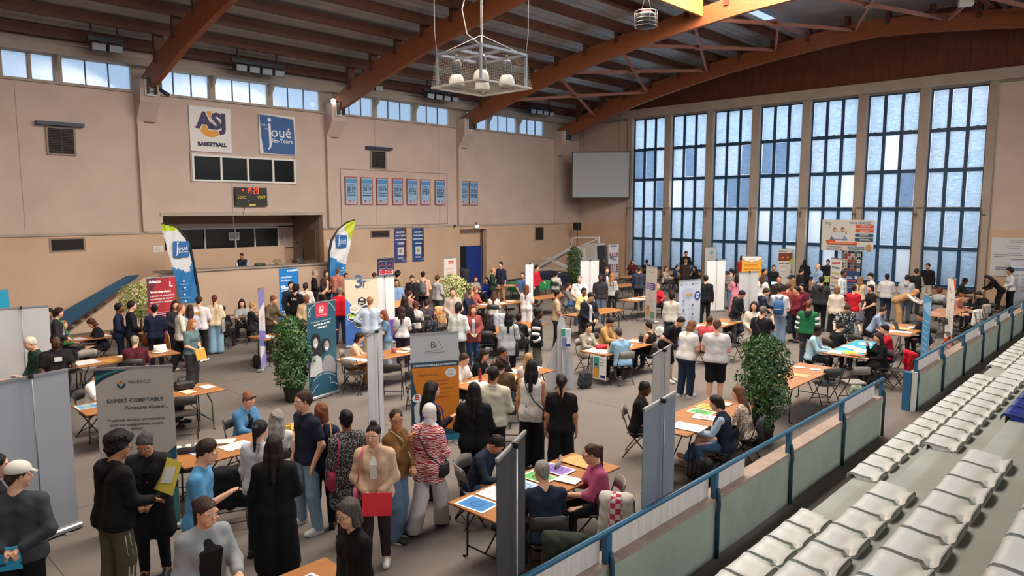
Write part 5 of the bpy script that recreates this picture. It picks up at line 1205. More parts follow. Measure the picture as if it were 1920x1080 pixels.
# projection screen across the corner
A = np.array([-26.48, 32.9]); B = np.array([-23.85, 35.05]); c = (A + B) / 2; an = math.atan2(*(B - A)[::-1]); L = np.linalg.norm(B - A)
t = thing('projection_screen', 'large blank grey projection screen hanging across the far left corner', 'screen', (c[0], c[1], 4.75), an)
H_ = 2.72
g = MB(); g.box(-L / 2 + .05, 0, .05, L / 2 - .05, .02, H_ - .05, mat('a3a7ad', .8)); g.build('screen_surface', t)
g = MB()
for a in ((-L / 2, 0, L / 2, .06), (-L / 2, H_ - .06, L / 2, H_), (-L / 2, 0, -L / 2 + .06, H_), (L / 2 - .06, 0, L / 2, H_)): g.box(a[0], -.02, a[1], a[2], .04, a[3], M_BLK)
g.build('frame', t)
for s_ in (-1, 1): MB().tube([(s_ * L * .3, .02, H_), (s_ * L * .3, .02, H_ + 3.0)], .006, M_BLK, 5).build('hanging_wire', t)
# caged gym lamp cluster
lc = (-8.86, 8.56)
t = thing('caged_lamp_cluster', 'four large ribbed lamps inside a square wire cage hung from the roof', 'lamp', (lc[0], lc[1], 6.18))
wm = mat('b9b4aa', .5, metal=.4); a_ = .60; b_ = .53
g = MB()
q = [(-1, -1), (1, -1), (1, 1), (-1, 1)]
for i in range(4):
    x, y = q[i]; x2, y2 = q[(i + 1) % 4]
    g.bar((x * a_, y * a_, 0), (x2 * a_, y2 * a_, 0), .03, .03, wm); g.bar((x * b_, y * b_, .55), (x2 * b_, y2 * b_, .55), .04, .04, mat('8f979e', .4, metal=.6)); g.bar((x * b_, y * b_, .02), (x * b_, y * b_, .56), .035, .035, mat('8f979e', .4, metal=.6))
g.bar((-b_, 0, .55), (b_, 0, .55), .04, .04, mat('8f979e', .4, metal=.6)); g.bar((0, -b_, .55), (0, b_, .55), .04, .04, mat('8f979e', .4, metal=.6))
g.build('frame', t)
net = mat('a8a296', .6); g = MB(); n = 26
for i in range(n + 1):
    k = -1 + 2 * i / n
    g.bar((k * a_, -a_, 0), (k * a_, a_, 0), .0022, .0022, net); g.bar((-a_, k * a_, 0), (a_, k * a_, 0), .0022, .0022, net)
    for sx in (-1, 1): g.bar((k * a_, sx * a_, 0), (k * b_, sx * (b_ + .01), .56), .0022, .0022, net); g.bar((sx * a_, k * a_, 0), (sx * (b_ + .01), k * b_, .56), .0022, .0022, net)
for j in range(1, 12):
    w = a_ + (b_ - a_) * j / 12; z = .56 * j / 12
    for i in range(4):
        x, y = q[i]; x2, y2 = q[(i + 1) % 4]; g.bar((x * w, y * w, z), (x2 * w, y2 * w, z), .0022, .0022, net)
g.build('wire_mesh', t)
for x, y in ((-.3, -.3), (.3, -.3), (-.3, .3), (.3, .3)):
    g = MB(); V = []; F = []; pr = [(.125, .04), (.122, .10), (.11, .17), (.08, .215), (.03, .225)]; nn = 40
    for r, z in pr:
        for k in range(nn): rr = r * (1 + (.05 if k % 2 else 0)); V.append((x + rr * math.cos(2 * math.pi * k / nn), y + rr * math.sin(2 * math.pi * k / nn), z))
    for i in range(4):
        for k in range(nn): F.append((i * nn + k, i * nn + (k + 1) % nn, (i + 1) * nn + (k + 1) % nn, (i + 1) * nn + k))
    g.add(V, F, mat('dedad2', .35), True); g.lathe([(.07, .22), (.085, .27), (.085, .42), (.06, .46)], mat('3a3a3d', .5), c=(x, y, 0), n=16); g.lathe([(.02, .46), (.02, .55)], mat('3a3a3d', .5), c=(x, y, 0), n=8)
    g.build('lamp', t)
g = MB()
for x, y in q: g.tube([(x * b_, y * b_, .56), (x * b_ * 1.05, y * b_ * 1.05, .9), (x * b_ * 1.1, y * b_ * 1.1, 6.1)], .004, mat('cfcac4', .5), 5)
g.tube([(0, 0, .85), (0, 0, 6.2)], .006, mat('cfcac4', .5), 5)
for x, y in q: g.tube([(x * b_ * .9, y * b_ * .9, .57), (0, 0, .87)], .006, mat('cfcac4', .5), 5)
g.tube([(0, 0, .7), (-.2, -.15, .9), (-.26, -.2, 1.3), (-.1, -.1, 2.0), (-.02, 0, 2.9), (0, 0, 6.1)], .009, mat('e2ddd6', .5), 6)
g.build('suspension_cable', t)
# smaller caged unit farther right, under the skylight
P0 = _C + ray(1211, 38) * (14.5 / (ray(1211, 38) @ np.array([-math.sin(YAW), math.cos(YAW), 0])))
t = thing('caged_ceiling_unit', 'round black caged unit hanging from the roof beside the skylight', 'lamp', tuple(P0 - np.array([0, 0, .12])))
g = MB(); wmm = mat('c9c7c2', .4, metal=.5)
for z in (.0, .07, .14, .21, .28):
    g.tube([(.22 * math.cos(a), .22 * math.sin(a), z) for a in np.linspace(0, 2 * math.pi, 21)], .005, wmm, 5, cap=False)
for k in range(10): a = k * math.pi / 5; g.tube([(.22 * math.cos(a), .22 * math.sin(a), 0), (.22 * math.cos(a), .22 * math.sin(a), .28)], .004, wmm, 5)
g.build('cage', t); MB().lathe([(.17, -.03), (.2, .0), (.2, .2), (.15, .26)], mat('232427', .4), n=20).build('housing', t); MB().lathe([(.09, .26), (.1, .3), (.05, .33)], mat('a03a34', .5), n=12).build('cap', t)
MB().tube([(-.12, 0, .28), (-.02, 0, .6), (0, 0, 4)], .007, wmm, 5).build('suspension_cable', t)
MB().tube([(.12, 0, .28), (.03, 0, .6), (0, 0, 4)], .007, wmm, 5).build('suspension_cable', t)
# small unit high on the right
P0 = aty(1812, 6, 30)
tag(MB().box(P0[0] - .22, 29.8, P0[2] - .1, P0[0] + .22, 30.1, P0[2] + 1.1, M_WHITE, rz=.4).build('ceiling_speaker'), 'white box fixed under the roof at the top right', 'speaker')
# projector-like camera at the end of the first beam, small lit lamp beside the second
P0 = (XL + 1.25, 9.98, 8.35); g = MB(); g.tube([(P0[0], P0[1], P0[2] - .05), (P0[0] + .28, P0[1] + .15, P0[2] - .22)], .07, mat('2a2d3a', .5), 10); g.box(P0[0] - .03, P0[1] - .05, P0[2] - .05, P0[0] + .03, P0[1] + .05, P0[2] + .35, M_BLK); tag(g.build('spotlight'), 'small dark spotlight clamped at the foot of the first visible roof beam', 'spotlight')
g = MB(); g.lathe([(.02, -.1), (.09, -.06), (.09, .08), (.05, .12)], mat('fff6e0', .4, emit=5), c=(XL + .7, 17.35, 8.75), n=12); g.tube([(XL + .7, 17.35, 8.85), (XL + .7, 17.35, 9.2)], .012, M_BLK, 5); tag(g.build('wall_lamp'), 'small lit white lamp at the foot of the second roof beam', 'lamp')

# ================================================================ far wall signs
Y_ = YF - .35
def on_far(name, x0, z0, x1, z1, art, label, cat, y=YF - .05, th=.02, col='d9d6d2'):
    g = MB(); g.box(x0, y - th, z0, x1, y, z1, mat(col, .6)); f = Face(g, lambda a, z, k: (x0 + a, y - th - k, z0 + z), x1 - x0, z1 - z0, .002)
    if art: art(f)
    return tag(g.build(name), label, cat)
def a_vend(f):
    f.text(.73, .87, .42, 'VOUS VENDEZ?', '3a5674', bold=.03).text(.12, .83, .12, 'ITO', '2c4a66', bold=.04).text(.16, .775, .06, 'toit', '2c4a66')
    f.line([(.02, .98), (.2, .5), (.33, .42)], .02, 'b9c4be').line([(.45, .98), (.2, .7)], .015, 'c4cbc6')
    for z, c in ((.75, 'cf5426'), (.61, 'cf5426'), (.47, '24506e'), (.33, '24506e')): f.rect(.67, z, .99, z + .1, c).circ(.67, z + .05, .02, c, rz=.05).lines(.74, z + .055, .2, 2, .03, 'e2d8d0', .014)
    f.circ(.26, .68, .035, '8a5a3a', rz=.07).circ(.265, .665, .024, 'd9a888', rz=.045).circ(.34, .60, .022, 'd9a888', rz=.04).circ(.41, .69, .034, '6a4430', rz=.07).circ(.41, .67, .024, 'd0a080', rz=.045).circ(.48, .60, .022, 'c99a7a', rz=.04).poly([(.17, .38), (.22, .56), (.32, .6), (.45, .56), (.52, .38)], 'c4ccd6').poly([(.17, .35), (.2, .48), (.26, .36)], '5a6880').poly([(.4, .35), (.46, .5), (.52, .36)], '7a88a0')
    f.rect(.12, .21, .70, .29, 'cf5426').rect(.10, .29, .28, .34, 'cf5426').lines(.16, .25, .48, 1, .01, 'e8c4b0', .015).lines(.12, .145, .34, 2, .025, '6a727c', .01)
    for i in range(6): f.circ(.15 + .05 * i, .055, .014, '6a727c')
    f.rect(.52, .08, .85, .16, 'a9bcc8').text(.685, .095, .31, '06 61 78 60 90', '24506e', bold=.04).circ(.92, .13, .05, 'b08a58', rz=.1)
on_far('sale_banner', -12.74, 2.16, -10.40, 3.62, a_vend, 'large banner reading VOUS VENDEZ? hung in front of the tall windows', 'banner', y=YF - .36, col='d3cfc9')
o = on_far('picture_banner', -11.6, .25, -10.75, 2.22, a_collage, 'photo collage and navy blue banner below the large sale banner', 'banner', y=YF - .9, col='27406c')
for sx in (-11.4, -10.95): MB().box(sx - .02, YF - 1.1, 0, sx + .02, YF - .7, .25, M_ALU).build('foot', o)
def a_spons(f):
    for x, z in ((.3, .93), (.6, .92), (.88, .92), (.28, .78), (.55, .78), (.8, .8), (.12, .55), (.3, .6), (.62, .6), (.88, .58), (.15, .22), (.4, .18), (.7, .3), (.9, .25)): f.lines(x - .08, z, .2, 2, .05, '7d848e', .018)
    f.circ(.62, .66, .02, '3c4048')
on_far('sponsor_board', -5.9, 1.35, -3.2, 2.95, a_spons, 'white sponsor board with small grey marks right of the tall windows', 'board', y=YF - .04, col='bfc2c4')
g = MB(); g.box(-5.98, YF - .2, 1.0, -5.78, YF - .04, 1.28, mat('8d8378', .6)); g.ell((-5.88, YF - .21, 1.12), (.03, .02, .03), M_BLK, 8, 4); tag(g.build('control_box'), 'small grey control box low on the far wall beside the last window', 'box')
# black floor-standing speaker pole near the corner
P0 = (-26.9, 34.0)
t = thing('loudspeaker_pole', 'black loudspeaker on a tall pole in the far left corner', 'loudspeaker', (P0[0], P0[1], 0))
MB().tube([(0, 0, .0), (0, 0, 2.9)], .03, M_BLK, 8).build('pole', t); MB().box(-.2, -.15, 2.85, .2, .15, 3.3, M_BLK, bev=.02).build('loudspeaker', t); MB().lathe([(.28, 0), (.28, .02), (.04, .04)], M_BLK, n=16).build('base', t)
# folded mobile basketball goal
t = thing('basketball_goal', 'folded white and grey mobile basketball goal frame in the far left corner', 'basketball goal', (0, 0, 0))
def gp(u, v, y=30.5): return tuple(aty(u, v, y))
wm = mat('c4c4c6', .5, var=.05, scale=3); dm = mat('30343c', .5); nv = mat('2c3558', .6)
g = MB()
g.bar(gp(1003, 505), gp(1068, 468), .3, .16, wm); g.bar(gp(1030, 485), gp(1070, 505), .22, .12, wm); g.bar(gp(1068, 468), gp(1088, 476), .22, .14, wm); g.bar(gp(1003, 505), gp(1068, 503), .2, .08, wm); g.bar(gp(1012, 520), gp(1050, 512), .2, .08, wm)
g.bar(gp(1016, 483), gp(1040, 487), .1, .06, wm); g.build('arm', t)
g = MB()
for a, b in (((1068, 468), (1073, 446)), ((1075, 445), (1123, 445)), ((1123, 445), (1123, 456)), ((1123, 447), (1068, 470)), ((1066, 468), (1075, 446))): g.bar(gp(*a), gp(*b), .06, .06, wm)
g.build('top_frame', t)
g = MB(); g.bar(gp(1093, 520), gp(1094, 463), .55, .5, wm); g.bar(gp(1110, 482), gp(1102, 463), .12, .5, dm); g.box(gp(1098, 480)[0], 30.3, .75, gp(1120, 480)[0], 31.2, gp(1100, 456)[2], mat('b5b2ae', .6)); g.bar(gp(1132, 515), gp(1128, 460), .14, .5, dm); g.bar(gp(1124, 515), gp(1126, 480), .06, .06, wm); g.build('post', t)
g = MB(); g.box(gp(1010, 525)[0], 29.8, .0, gp(1125, 520)[0], 31.4, .55, nv, bev=.03); g.build('ballast_box', t)

# ================================================================ plants
def leaves(mb, pts, size, cols, rr, fold=.3):
    for p, nrm in pts:
        p = Vector(p); n = Vector(nrm).normalized(); n = (n + Vector((rr.uniform(-.7, .7), rr.uniform(-.7, .7), rr.uniform(-.5, .7)))).normalized()
        t = n.cross(Vector((rr.uniform(-1, 1), rr.uniform(-1, 1), rr.uniform(-1, .2)))).normalized(); b = n.cross(t); L = size * rr.uniform(.7, 1.25); w = L * .42
        V = [p - t * L * .5, p + b * w * .5 + n * fold * w * .4, p + t * L * .5 - n * .1 * L, p - b * w * .5 + n * fold * w * .4, p]
        mb.add(V, [(0, 1, 4), (1, 2, 4), (2, 3, 4), (3, 0, 4)], rr.choice(cols))
G1 = [mat('26491e', .4, spec=.5), mat('335c26', .4, spec=.5), mat('214418', .45, spec=.5), mat('427036', .4, spec=.5)]
G2 = [mat('b9bf62', .5), mat('d6d492', .5), mat('8f9c44', .5), mat('6a7c34', .5), mat('e0deb0', .5)]
def bush(x, y, prof_, n, size, cols, label, seed, pot='2a2622', group=None, trunk=True):
    """prof_: (z, radius) outline of the crown"""
    rr = random.Random(seed); t = thing('potted_tree', label, 'plant', (x, y, 0), 0, group); g = MB(); pts = []
    ws = [max(.02, r) for z, r in prof_]
    for i in range(n):
        z = rr.uniform(prof_[0][0], prof_[-1][0]); 
        for (z0, r0), (z1, r1) in zip(prof_, prof_[1:]):
            if z0 <= z <= z1: r = r0 + (r1 - r0) * (z - z0) / (z1 - z0); break
        if rr.random() > r / max(ws): continue
        a = rr.uniform(0, 2 * math.pi); lump = 1 + .16 * math.sin(3 * a + z * 7 + seed) + .10 * math.sin(7 * a - z * 13); q = r * lump * (rr.random() ** .35)
        pts.append(((q * math.cos(a), q * math.sin(a), z + rr.uniform(-.03, .03)), (math.cos(a), math.sin(a), .5)))
    leaves(g, pts, size, cols, rr); g.build('foliage', t)
    br = mat('4a3626', .8); g = MB(); top = prof_[-1][0]
    g.tube([(0, 0, .25), (.02, .01, .7), (-.02, .02, top * .6), (.0, 0, top * .92)], [.03, .026, .02, .008], br, 7)
    for i in range(14):
        z = rr.uniform(prof_[0][0] + .1, top * .9); a = rr.uniform(0, 6.28); r = .8 * max(ws) * rr.uniform(.5, .9); g.tube([(0, 0, z - .1), (r * .5 * math.cos(a), r * .5 * math.sin(a), z), (r * math.cos(a), r * math.sin(a), z + .1)], [.01, .007, .003], br, 5)
    g.build('trunk', t)
    MB().lathe([(.15, 0), (.17, .03), (.21, .28), (.22, .3), (.19, .3), (.18, .26)], mat(pot, .7), n=20).build('pot', t)
    return t
P0 = atz(551, 752, 0)
bush(P0[0], P0[1], [(.22, .16), (.45, .34), (.8, .40), (1.1, .42), (1.35, .40), (1.55, .38), (1.75, .28), (1.86, .08)], 5200, .085, G1, 'dark green bushy potted tree left of the teal banner with two faces', 5)
P0 = atz(1428, 828, 0)
bush(P0[0], P0[1], [(.25, .12), (.45, .24), (.7, .40), (1.0, .46), (1.25, .42), (1.5, .40), (1.7, .40), (1.85, .30), (1.93, .08)], 6500, .085, G1, 'dark green bushy potted tree beside the blue rail and bare table', 9)
P0 = atz(1077, 545, 0)
bush(P0[0], P0[1], [(.3, .2), (.6, .36), (1.1, .42), (1.5, .40), (1.9, .38), (2.15, .25), (2.25, .05)], 2400, .11, G1[:3], 'tall dark potted tree in front of the folded basketball goal', 11)
P0 = atz(266, 640, 0)
bush(P0[0], P0[1], [(.75, .25), (.9, .5), (1.15, .62), (1.4, .64), (1.6, .55), (1.78, .35), (1.85, .1)], 3400, .085, G2, 'round pale variegated shrub in a green pot below the balcony', 13, pot='2c5a34')
P0 = (-20.9, 18.5)
bush(P0[0], P0[1], [(.45, .3), (.7, .6), (.95, .78), (1.2, .74), (1.42, .5), (1.55, .2)], 3400, .09, G2, 'wide pale variegated shrub in front of the blue door', 17, pot='2c5a34')
rr = random.Random(1)
t = thing('potted_plant', 'small pale leafy plant on the balcony ledge', 'plant', (-26.9, atx(519, 499, -26.9)[1], 1.845))
g = MB(); leaves(g, [((rr.gauss(0, .09), rr.gauss(0, .09), .16 + rr.gauss(0, .06)), (0, 0, 1)) for i in range(160)], .07, G2[:2] + G1[:2], rr); g.build('foliage', t); MB().lathe([(.05, 0), (.07, .1), (.06, .1)], mat('a3663f', .7), n=12).build('pot', t)

# ================================================================ feather flags
def flag(pole, outline, depth_y, label, cut, logo_c, seed):
    """pole, outline in the plane x = const parallel to the left wall: lists of (y, z)"""
    X = depth_y; t = thing('feather_flag', label, 'flag', (X, pole[0][0], 0)); oy = pole[0][0]
    g = MB(); g.tube([(0, y - oy, z) for y, z in pole], [.05] * (len(pole) - 3) + [.04, .03, .02], M_BLK, 8); g.build('pole', t)
    g = MB(); g.box(-.4, -.03, 0, .4, .03, .03, M_BLK); g.box(-.03, -.4, 0, .03, .4, .03, M_BLK); g.build('base', t)
    # cloth: rows between the pole edge and the free edge
    n = len(outline); m = 14; V = []; F = []; col = []
    for i in range(n):
        (ya, za), (yb, zb) = outline[i]
        for j in range(m + 1):
            s = j / m; y = ya + (yb - ya) * s; z = za + (zb - za) * s
            V.append((.035 * math.sin(9 * s + i * .55 + seed) * (1 - .3 * s) + .02 * math.sin(3.1 * i + 5 * s), y - oy, z))
    N = len(V); V2 = V + [(x - .006, y, z) for x, y, z in V]
    cols = [mat('b9c92e', .6), mat('d5d7dc', .6), mat('2072b0', .6)]
    g = MB(); 
    for c_ in cols: g.mi(c_)
    Fs = {0: [], 1: [], 2: []}
    for i in range(n - 1):
        for j in range(m):
            s = (j + .5) / m; fr = (i + .5) / (n - 1); a = i * (m + 1) + j
            k = cut(fr, s); q = (a, a + 1, a + m + 2, a + m + 1); Fs[k].append(q); Fs[k].append(tuple(x + N for x in q[::-1]))
    o = 0
    for k in Fs: g.add(V2, Fs[k], cols[k], True)
    g.build('flag_cloth', t)
    g = MB(); (ly, lz, lw) = logo_c; f = Face(g, lambda a, z, k: (.075 + k, ly - lw / 2 + a + .12 * z - oy, lz - lw / 2 + z), lw, lw, .003); joue(f, col='1b5f9e', big=False); g.build('logo', t)
    g = MB(); f = Face(g, lambda a, z, k: (.075 + k, ly - .3 + a - oy, lz - 2.1 + z), .6, 1.2, .003)
    for i in range(4): f.circ(.62 + .04 * (i % 2), .8 - .2 * i, .06, 'c9dcec').lines(.35, .7 - .2 * i, .6, 1, .01, '8fb8dc', .015)
    g.build('print', t)
fx = -25.8
def fp(u, v): p = atx(u, v, fx); return (p[1], p[2])
pole = [(fp(374, 560)[0], 0.0), fp(374, 568), fp(371, 540), fp(364, 500), fp(358, 470), fp(349, 445), fp(334, 428), fp(318, 421), fp(303, 419)]
ol = []
R1 = [(303, 419), (318, 421), (334, 428), (346, 440), (353, 456), (358, 472), (362, 492), (366, 512), (370, 535), (373, 568)]
L1 = [(302, 420), (304, 430), (307, 444), (312, 460), (316, 476), (321, 494), (326, 512), (330, 528), (335, 546), (340, 568)]
for r, l in zip(R1, L1): ol.append((fp(*l), fp(*r)))
def dens(o, k=5):
    out = []
    for (a, b), (c, d) in zip(o, o[1:]):
        for i in range(k): t_ = i / k; out.append((tuple(a[j] + (c[j] - a[j]) * t_ for j in (0, 1)), tuple(b[j] + (d[j] - b[j]) * t_ for j in (0, 1))))
    return out + [o[-1]]
flag(pole, dens(ol), fx, 'white, green and blue feather flag curving left, beside the left end of the balcony', lambda fr, s: 0 if fr < .13 + .12 * s else 2 if fr > (.67 - .12 * (.65 - s) / .65 if s < -1 else .60 + .15 * s / .72 if s < .72 else .75 - .14 * (s - .72) / .28) else 1, (fp(336, 467)[0], fp(336, 467)[1], .6), 1)
pole = [(fp(616, 560)[0], 0.0), fp(616, 568), fp(616, 540), fp(616, 510), fp(617, 475), fp(622, 450), fp(634, 430), fp(650, 417), fp(665, 412)]
L2 = [(664, 413), (650, 418), (634, 431), (624, 448), (619, 466), (617, 485), (616, 510), (616, 540), (616, 570)]
R2 = [(666, 413), (664, 424), (661, 440), (657, 458), (653, 476), (649, 496), (645, 514), (642, 530), (640, 545)]
ol = [(fp(*l), fp(*r)) for l, r in zip(L2, R2)]
flag(pole, dens(ol), fx, 'white, green and blue feather flag curving right, beside the right end of the balcony', lambda fr, s: 0 if fr < .16 + .16 * s else 2 if fr > .60 + (.0 if s < .4 else .03) else 1, (fp(639, 452)[0] - .05, fp(639, 452)[1], .56), 2)

# ================================================================ tables (long rows parallel to the side walls)
TB = [('A1', -5.5, 2.38, 2.3, 'wooden folding table at the bottom edge beside the grey bob-haired person'),
 ('A2', -5.62, 6.4, 2.33, 'wooden folding table behind the dark banner, with blue, green and violet sheets'),
 ('A3', -5.62, 10.45, 2.3, 'wooden folding table with yellow and green sheets before the large bush'),
 ('A4', -5.63, 14.4, 2.45, 'bare wooden folding table right of the large bush, nearly empty'),
 ('A5', -5.66, 18.25, 2.4, 'folding table under a turquoise cover with colourful leaflets'),
 ('A6', -5.6, 22.0, 2.2, 'folding table crowded with papers, folders and a laptop behind the red jacket'),
 ('A7', -5.6, 26.6, 2.3, 'folding table behind the sky-blue edge-on banner'),
 ('A8', -6.2, 30.6, 2.3, 'folding table where a long-haired person bends over papers'),
 ('B1', -9.75, 4.72, 2.34, 'wooden folding table with a yellow pot and white papers, in the left foreground'),
 ('B2', -9.9, 10.1, 2.4, 'wooden folding table right of the orange banner with a red bottle'),
 ('B3', -9.98, 14.45, 2.35, 'wooden folding table with two black boxes and red item, centre of hall'),
 ('B4', -9.95, 19.2, 2.3, 'folding table with white papers behind the red-shirted back'),
 ('B5', -9.9, 23.6, 2.3, 'folding table in the dense crowd behind the blue backpack'),
 ('C1', -13.4, 4.58, 2.36, 'wooden folding table partly hidden behind the grey accounting banner, black handbag on it'),
 ('C2', -13.45, 9.8, 2.3, 'wooden folding table crossed by the nearly edge-on grey banner'),
 ('C3', -13.95, 14.6, 2.2, 'folding table behind the long grey-white blouse, between the seated groups'),
 ('C4', -14.0, 18.7, 2.3, 'wooden folding table by the black blazer'),
 ('C5', -14.9, 23.0, 2.3, 'folding table with green and white sheets beside the red-topped person'),
 ('C6', -15.6, 28.6, 2.4, 'dark folding table near the windows with four people around'),
 ('D1', -17.5, 5.42, 2.25, 'wooden folding table with a white hard hat on its end'),
 ('D2', -17.6, 9.8, 2.3, 'wooden folding table where the olive turtleneck leans'),
 ('D3', -17.9, 14.0, 2.3, 'folding table among the seated group before the purple draped chair'),
 ('D4', -17.9, 17.9, 2.3, 'folding table with papers in front of the balding man in navy'),
 ('D5', -17.9, 20.8, 1.9, 'small wooden folding table left of the bright white banner'),
 ('D6', -18.1, 26.4, 1.8, 'bare wooden folding table behind the striped-top person'),
 ('E1', -21.0, 5.9, 2.1, 'wooden folding table with papers and a green bag beside the stairs'),
 ('E2', -21.8, 10.2, 2.0, 'wooden folding table against the parapet where a curly-haired person sits'),
 ('E3', -21.7, 22.2, 2.1, 'wooden folding table in front of the blue door'),
 ('E4', -22.2, 24.5, 2.1, 'folding table under a green cloth by the basketball goal'),
 ('E5', -20.2, 30.2, 2.2, 'tall-looking bare folding table in front of the first window')]
for k, x, y, L, lab in TB:
    table(k, x, y, L, lab, top=PLYL if k in ('A4', 'A7', 'E5') else PLY, green=(k == 'C1'))
def papers(key, spec):
    """spec: (dx, dy, rz, w, h, colour, label)"""
    x, y, L = TABLES[key]
    for i, s in enumerate(spec):
        dx, dy, rz, w, h, c, lab = s[:7]; art = s[7] if len(s) > 7 else None
        z = .7425 + .0025 * (i + 1); g = MB(); g.box(-w / 2, -h / 2, 0, w / 2, h / 2, .003, mat(c, .6))
        f = Face(g, lambda a, b, k: (-w / 2 + a, -h / 2 + b, .003 + k), w, h, .0003)
        if art: art(f)
        else: f.lines(.15, .8, .65, 4, .15, '9a9a9c', .03)
        o = tag(g.build('leaflet' if min(w, h) < .32 else 'sheet'), lab, 'paper', 'papers lying on the tables'); o.location = (x + dx, y + dy, z); o.rotation_euler = (0, 0, rz)
S1 = lambda c, c2: (lambda f: f.rect(.08, .08, .92, .92, c).circ(.5, .5, .2, c2).circ(.5, .5, .15, c).line([(.3, .5), (.7, .5)], .02, c2))
papers('A2', [(-.1, -.98, .1, .44, .32, 'e4e4e4', 'white sheet with a blue panel at the near end of the long table', S1('2f7fc0', '1f5f9a')), (-.12, -.62, .05, .44, .32, 'dcdfe4', 'white sheet with pale curve, second on the long table'), (-.05, -.22, .0, .42, .3, 'bfd4ea', 'pale blue sheet in the middle of the long table', S1('a9c6e6', '5a7aa6')),
 (-.12, .12, .05, .42, .3, 'dfe8df', 'green printed sheet beside the grey-haired man', S1('5fae5a', '2a5a2a')), (-.12, .48, .05, .42, .3, 'e2dcec', 'violet printed sheet beside the pink sweater', S1('8a6ab8', '5a3a8a')), (-.05, .92, .03, .5, .34, 'd9a060', 'orange-beige sheet at the far end of the long table', lambda f: None), (.22, .3, .2, .3, .21, 'e6e6e6', 'white booklet in front of the pink sweater'), (.25, -.72, .4, .3, .21, 'c9b080', 'small colourful leaflet at the near end of the long table', S1('c05a3a', '3a5a9a'))])
papers('A3', [(-.08, .15, .0, .42, .3, 'dfe8df', 'green printed sheet on the table in front of the navy vest', S1('5fae5a', '2a5a2a')), (-.1, .5, .0, .42, .3, 'e8d9a8', 'yellow printed sheet on the table by the bush', S1('e0a838', 'b07818')), (.12, -.1, .3, .36, .26, 'e6e0e2', 'white sheet with red drawing on the table by the bush', S1('e0c8cc', 'b05a6a')), (.2, -.75, .1, .5, .36, 'e2e4e8', 'white pad on the near edge of the table by the bush', lambda f: None), (-.05, .85, .1, .3, .21, 'e8dcc0', 'cream leaflet at the far end of the table by the bush')])
papers('A4', [(.1, .0, .05, .34, .26, 'cda878', 'tan sheet on the bare table', lambda f: None), (.12, .75, .4, .22, .15, 'd8d4d8', 'small white card at the far end of the bare table'), (-.2, .7, .9, .22, .15, 'd8ccc8', 'little folded leaflet on the far half of the bare table')])
papers('A1', [(-.05, .7, .1, .3, .42, 'd8dadc', 'picture leaflet on the bottom table', S1('5a7a9a', 'c96a5a')), (-.2, .3, .1, .3, .42, 'd8d49a', 'pale yellow leaflet on the bottom table')])
papers('B1', [(-.1, -.75, .2, .42, .3, 'd6e0ea', 'pale blue sheet at the near end of the left foreground table', S1('7aa8d0', '3a6a9a')), (.05, -.3, .1, .3, .42, 'e8e6e2', 'white page in the middle of the left foreground table'), (.1, .15, 1.3, .32, .44, 'e2e4ea', 'white pad on the left foreground table'), (-.15, .75, .2, .34, .3, 'e0b050', 'yellow folder at the far end of the left foreground table', lambda f: None), (-.25, -.35, .9, .3, .21, 'e8e2da', 'white leaflet at the back of the left foreground table')])
papers('B2', [(.05, -.7, .1, .42, .3, 'e8e6e6', 'white page at the near end of the central table'), (.15, .0, .2, .42, .3, 'e9c67a', 'yellow leaflet sheet on the central table'), (-.05, .5, .1, .44, .32, 'e6e8ee', 'white folder on the central table'), (.2, .55, .3, .42, .3, 'd9dce4', 'pale page on the central table'), (-.1, 1.0, .1, .4, .3, 'e8e6e6', 'white page at the far end of the central table')])
papers('B3', [(-.05, -.9, .1, .6, .42, 'e8e8ea', 'white sheet hanging toward the near end of the table with black boxes', lambda f: None), (.05, .1, .3, .3, .42, 'cfd9e6', 'pale blue leaflet on the table with black boxes', S1('3f8fd0', '2a5a9a')), (-.05, .8, .2, .5, .36, 'e6e4ea', 'white papers at the far end of the table with black boxes')])
papers('B4', [(-.2, -.6, .1, .4, .3, 'e8e8ea', 'white papers at the near end of the table behind the red shirt'), (.1, .2, .2, .4, .3, 'e8e8ea', 'white papers in the middle of the table behind the red shirt'), (.2, .9, .2, .4, .3, 'e6cf9a', 'cream papers at the far end behind the red shirt')])
papers('A5', [(0, .05, 0, .7, 2.1, '2b9fbd', 'turquoise printed cover spread over the table', lambda f: f.rect(.1, .1, .5, .3, '58b9cf').rect(.5, .5, .9, .8, '4fb0c8')), (-.2, -.9, .2, .3, .42, 'bcd6e6', 'pale blue brochure on the turquoise cover'), (.1, -.75, .2, .3, .42, 'c9c85a', 'yellow-green brochure on the turquoise cover', S1('d8c040', '7a9a3a')), (.22, -.4, .5, .3, .42, 'dfe2e6', 'white brochure on the turquoise cover'), (-.1, -.1, .9, .3, .42, 'd8dbe2', 'grey-white brochure in the middle of the turquoise cover'), (.0, .6, .3, .3, .42, '9fd4e2', 'aqua brochure at the far end of the turquoise cover'), (.3, -1.0, 0, .3, .2, 'b55a3a', 'rust-coloured booklet at the near corner of the turquoise cover', lambda f: None)])
papers('A6', [(-.2, -.6, .3, .42, .3, 'e6e6ea', 'white sheets on the crowded table'), (.1, -.5, .1, .42, .3, 'dfe3ea', 'pale pad on the crowded table'), (-.1, .1, .2, .42, .3, 'd8c27a', 'yellow folder on the crowded table', lambda f: None), (.2, .5, .1, .42, .3, 'e6e6ea', 'white page at the far end of the crowded table')])
papers('C1', [(-.15, -1.0, .0, .3, .34, 'dce6ec', 'blue and white leaflet at the left end of the handbag table', S1('5aa0cc', 'd8c040')), (.1, .6, .1, .3, .21, 'ead2b8', 'small leaflet on the handbag table'), (.0, 1.0, .1, .3, .21, 'e8e6e2', 'white leaflet at the far end of the handbag table')])
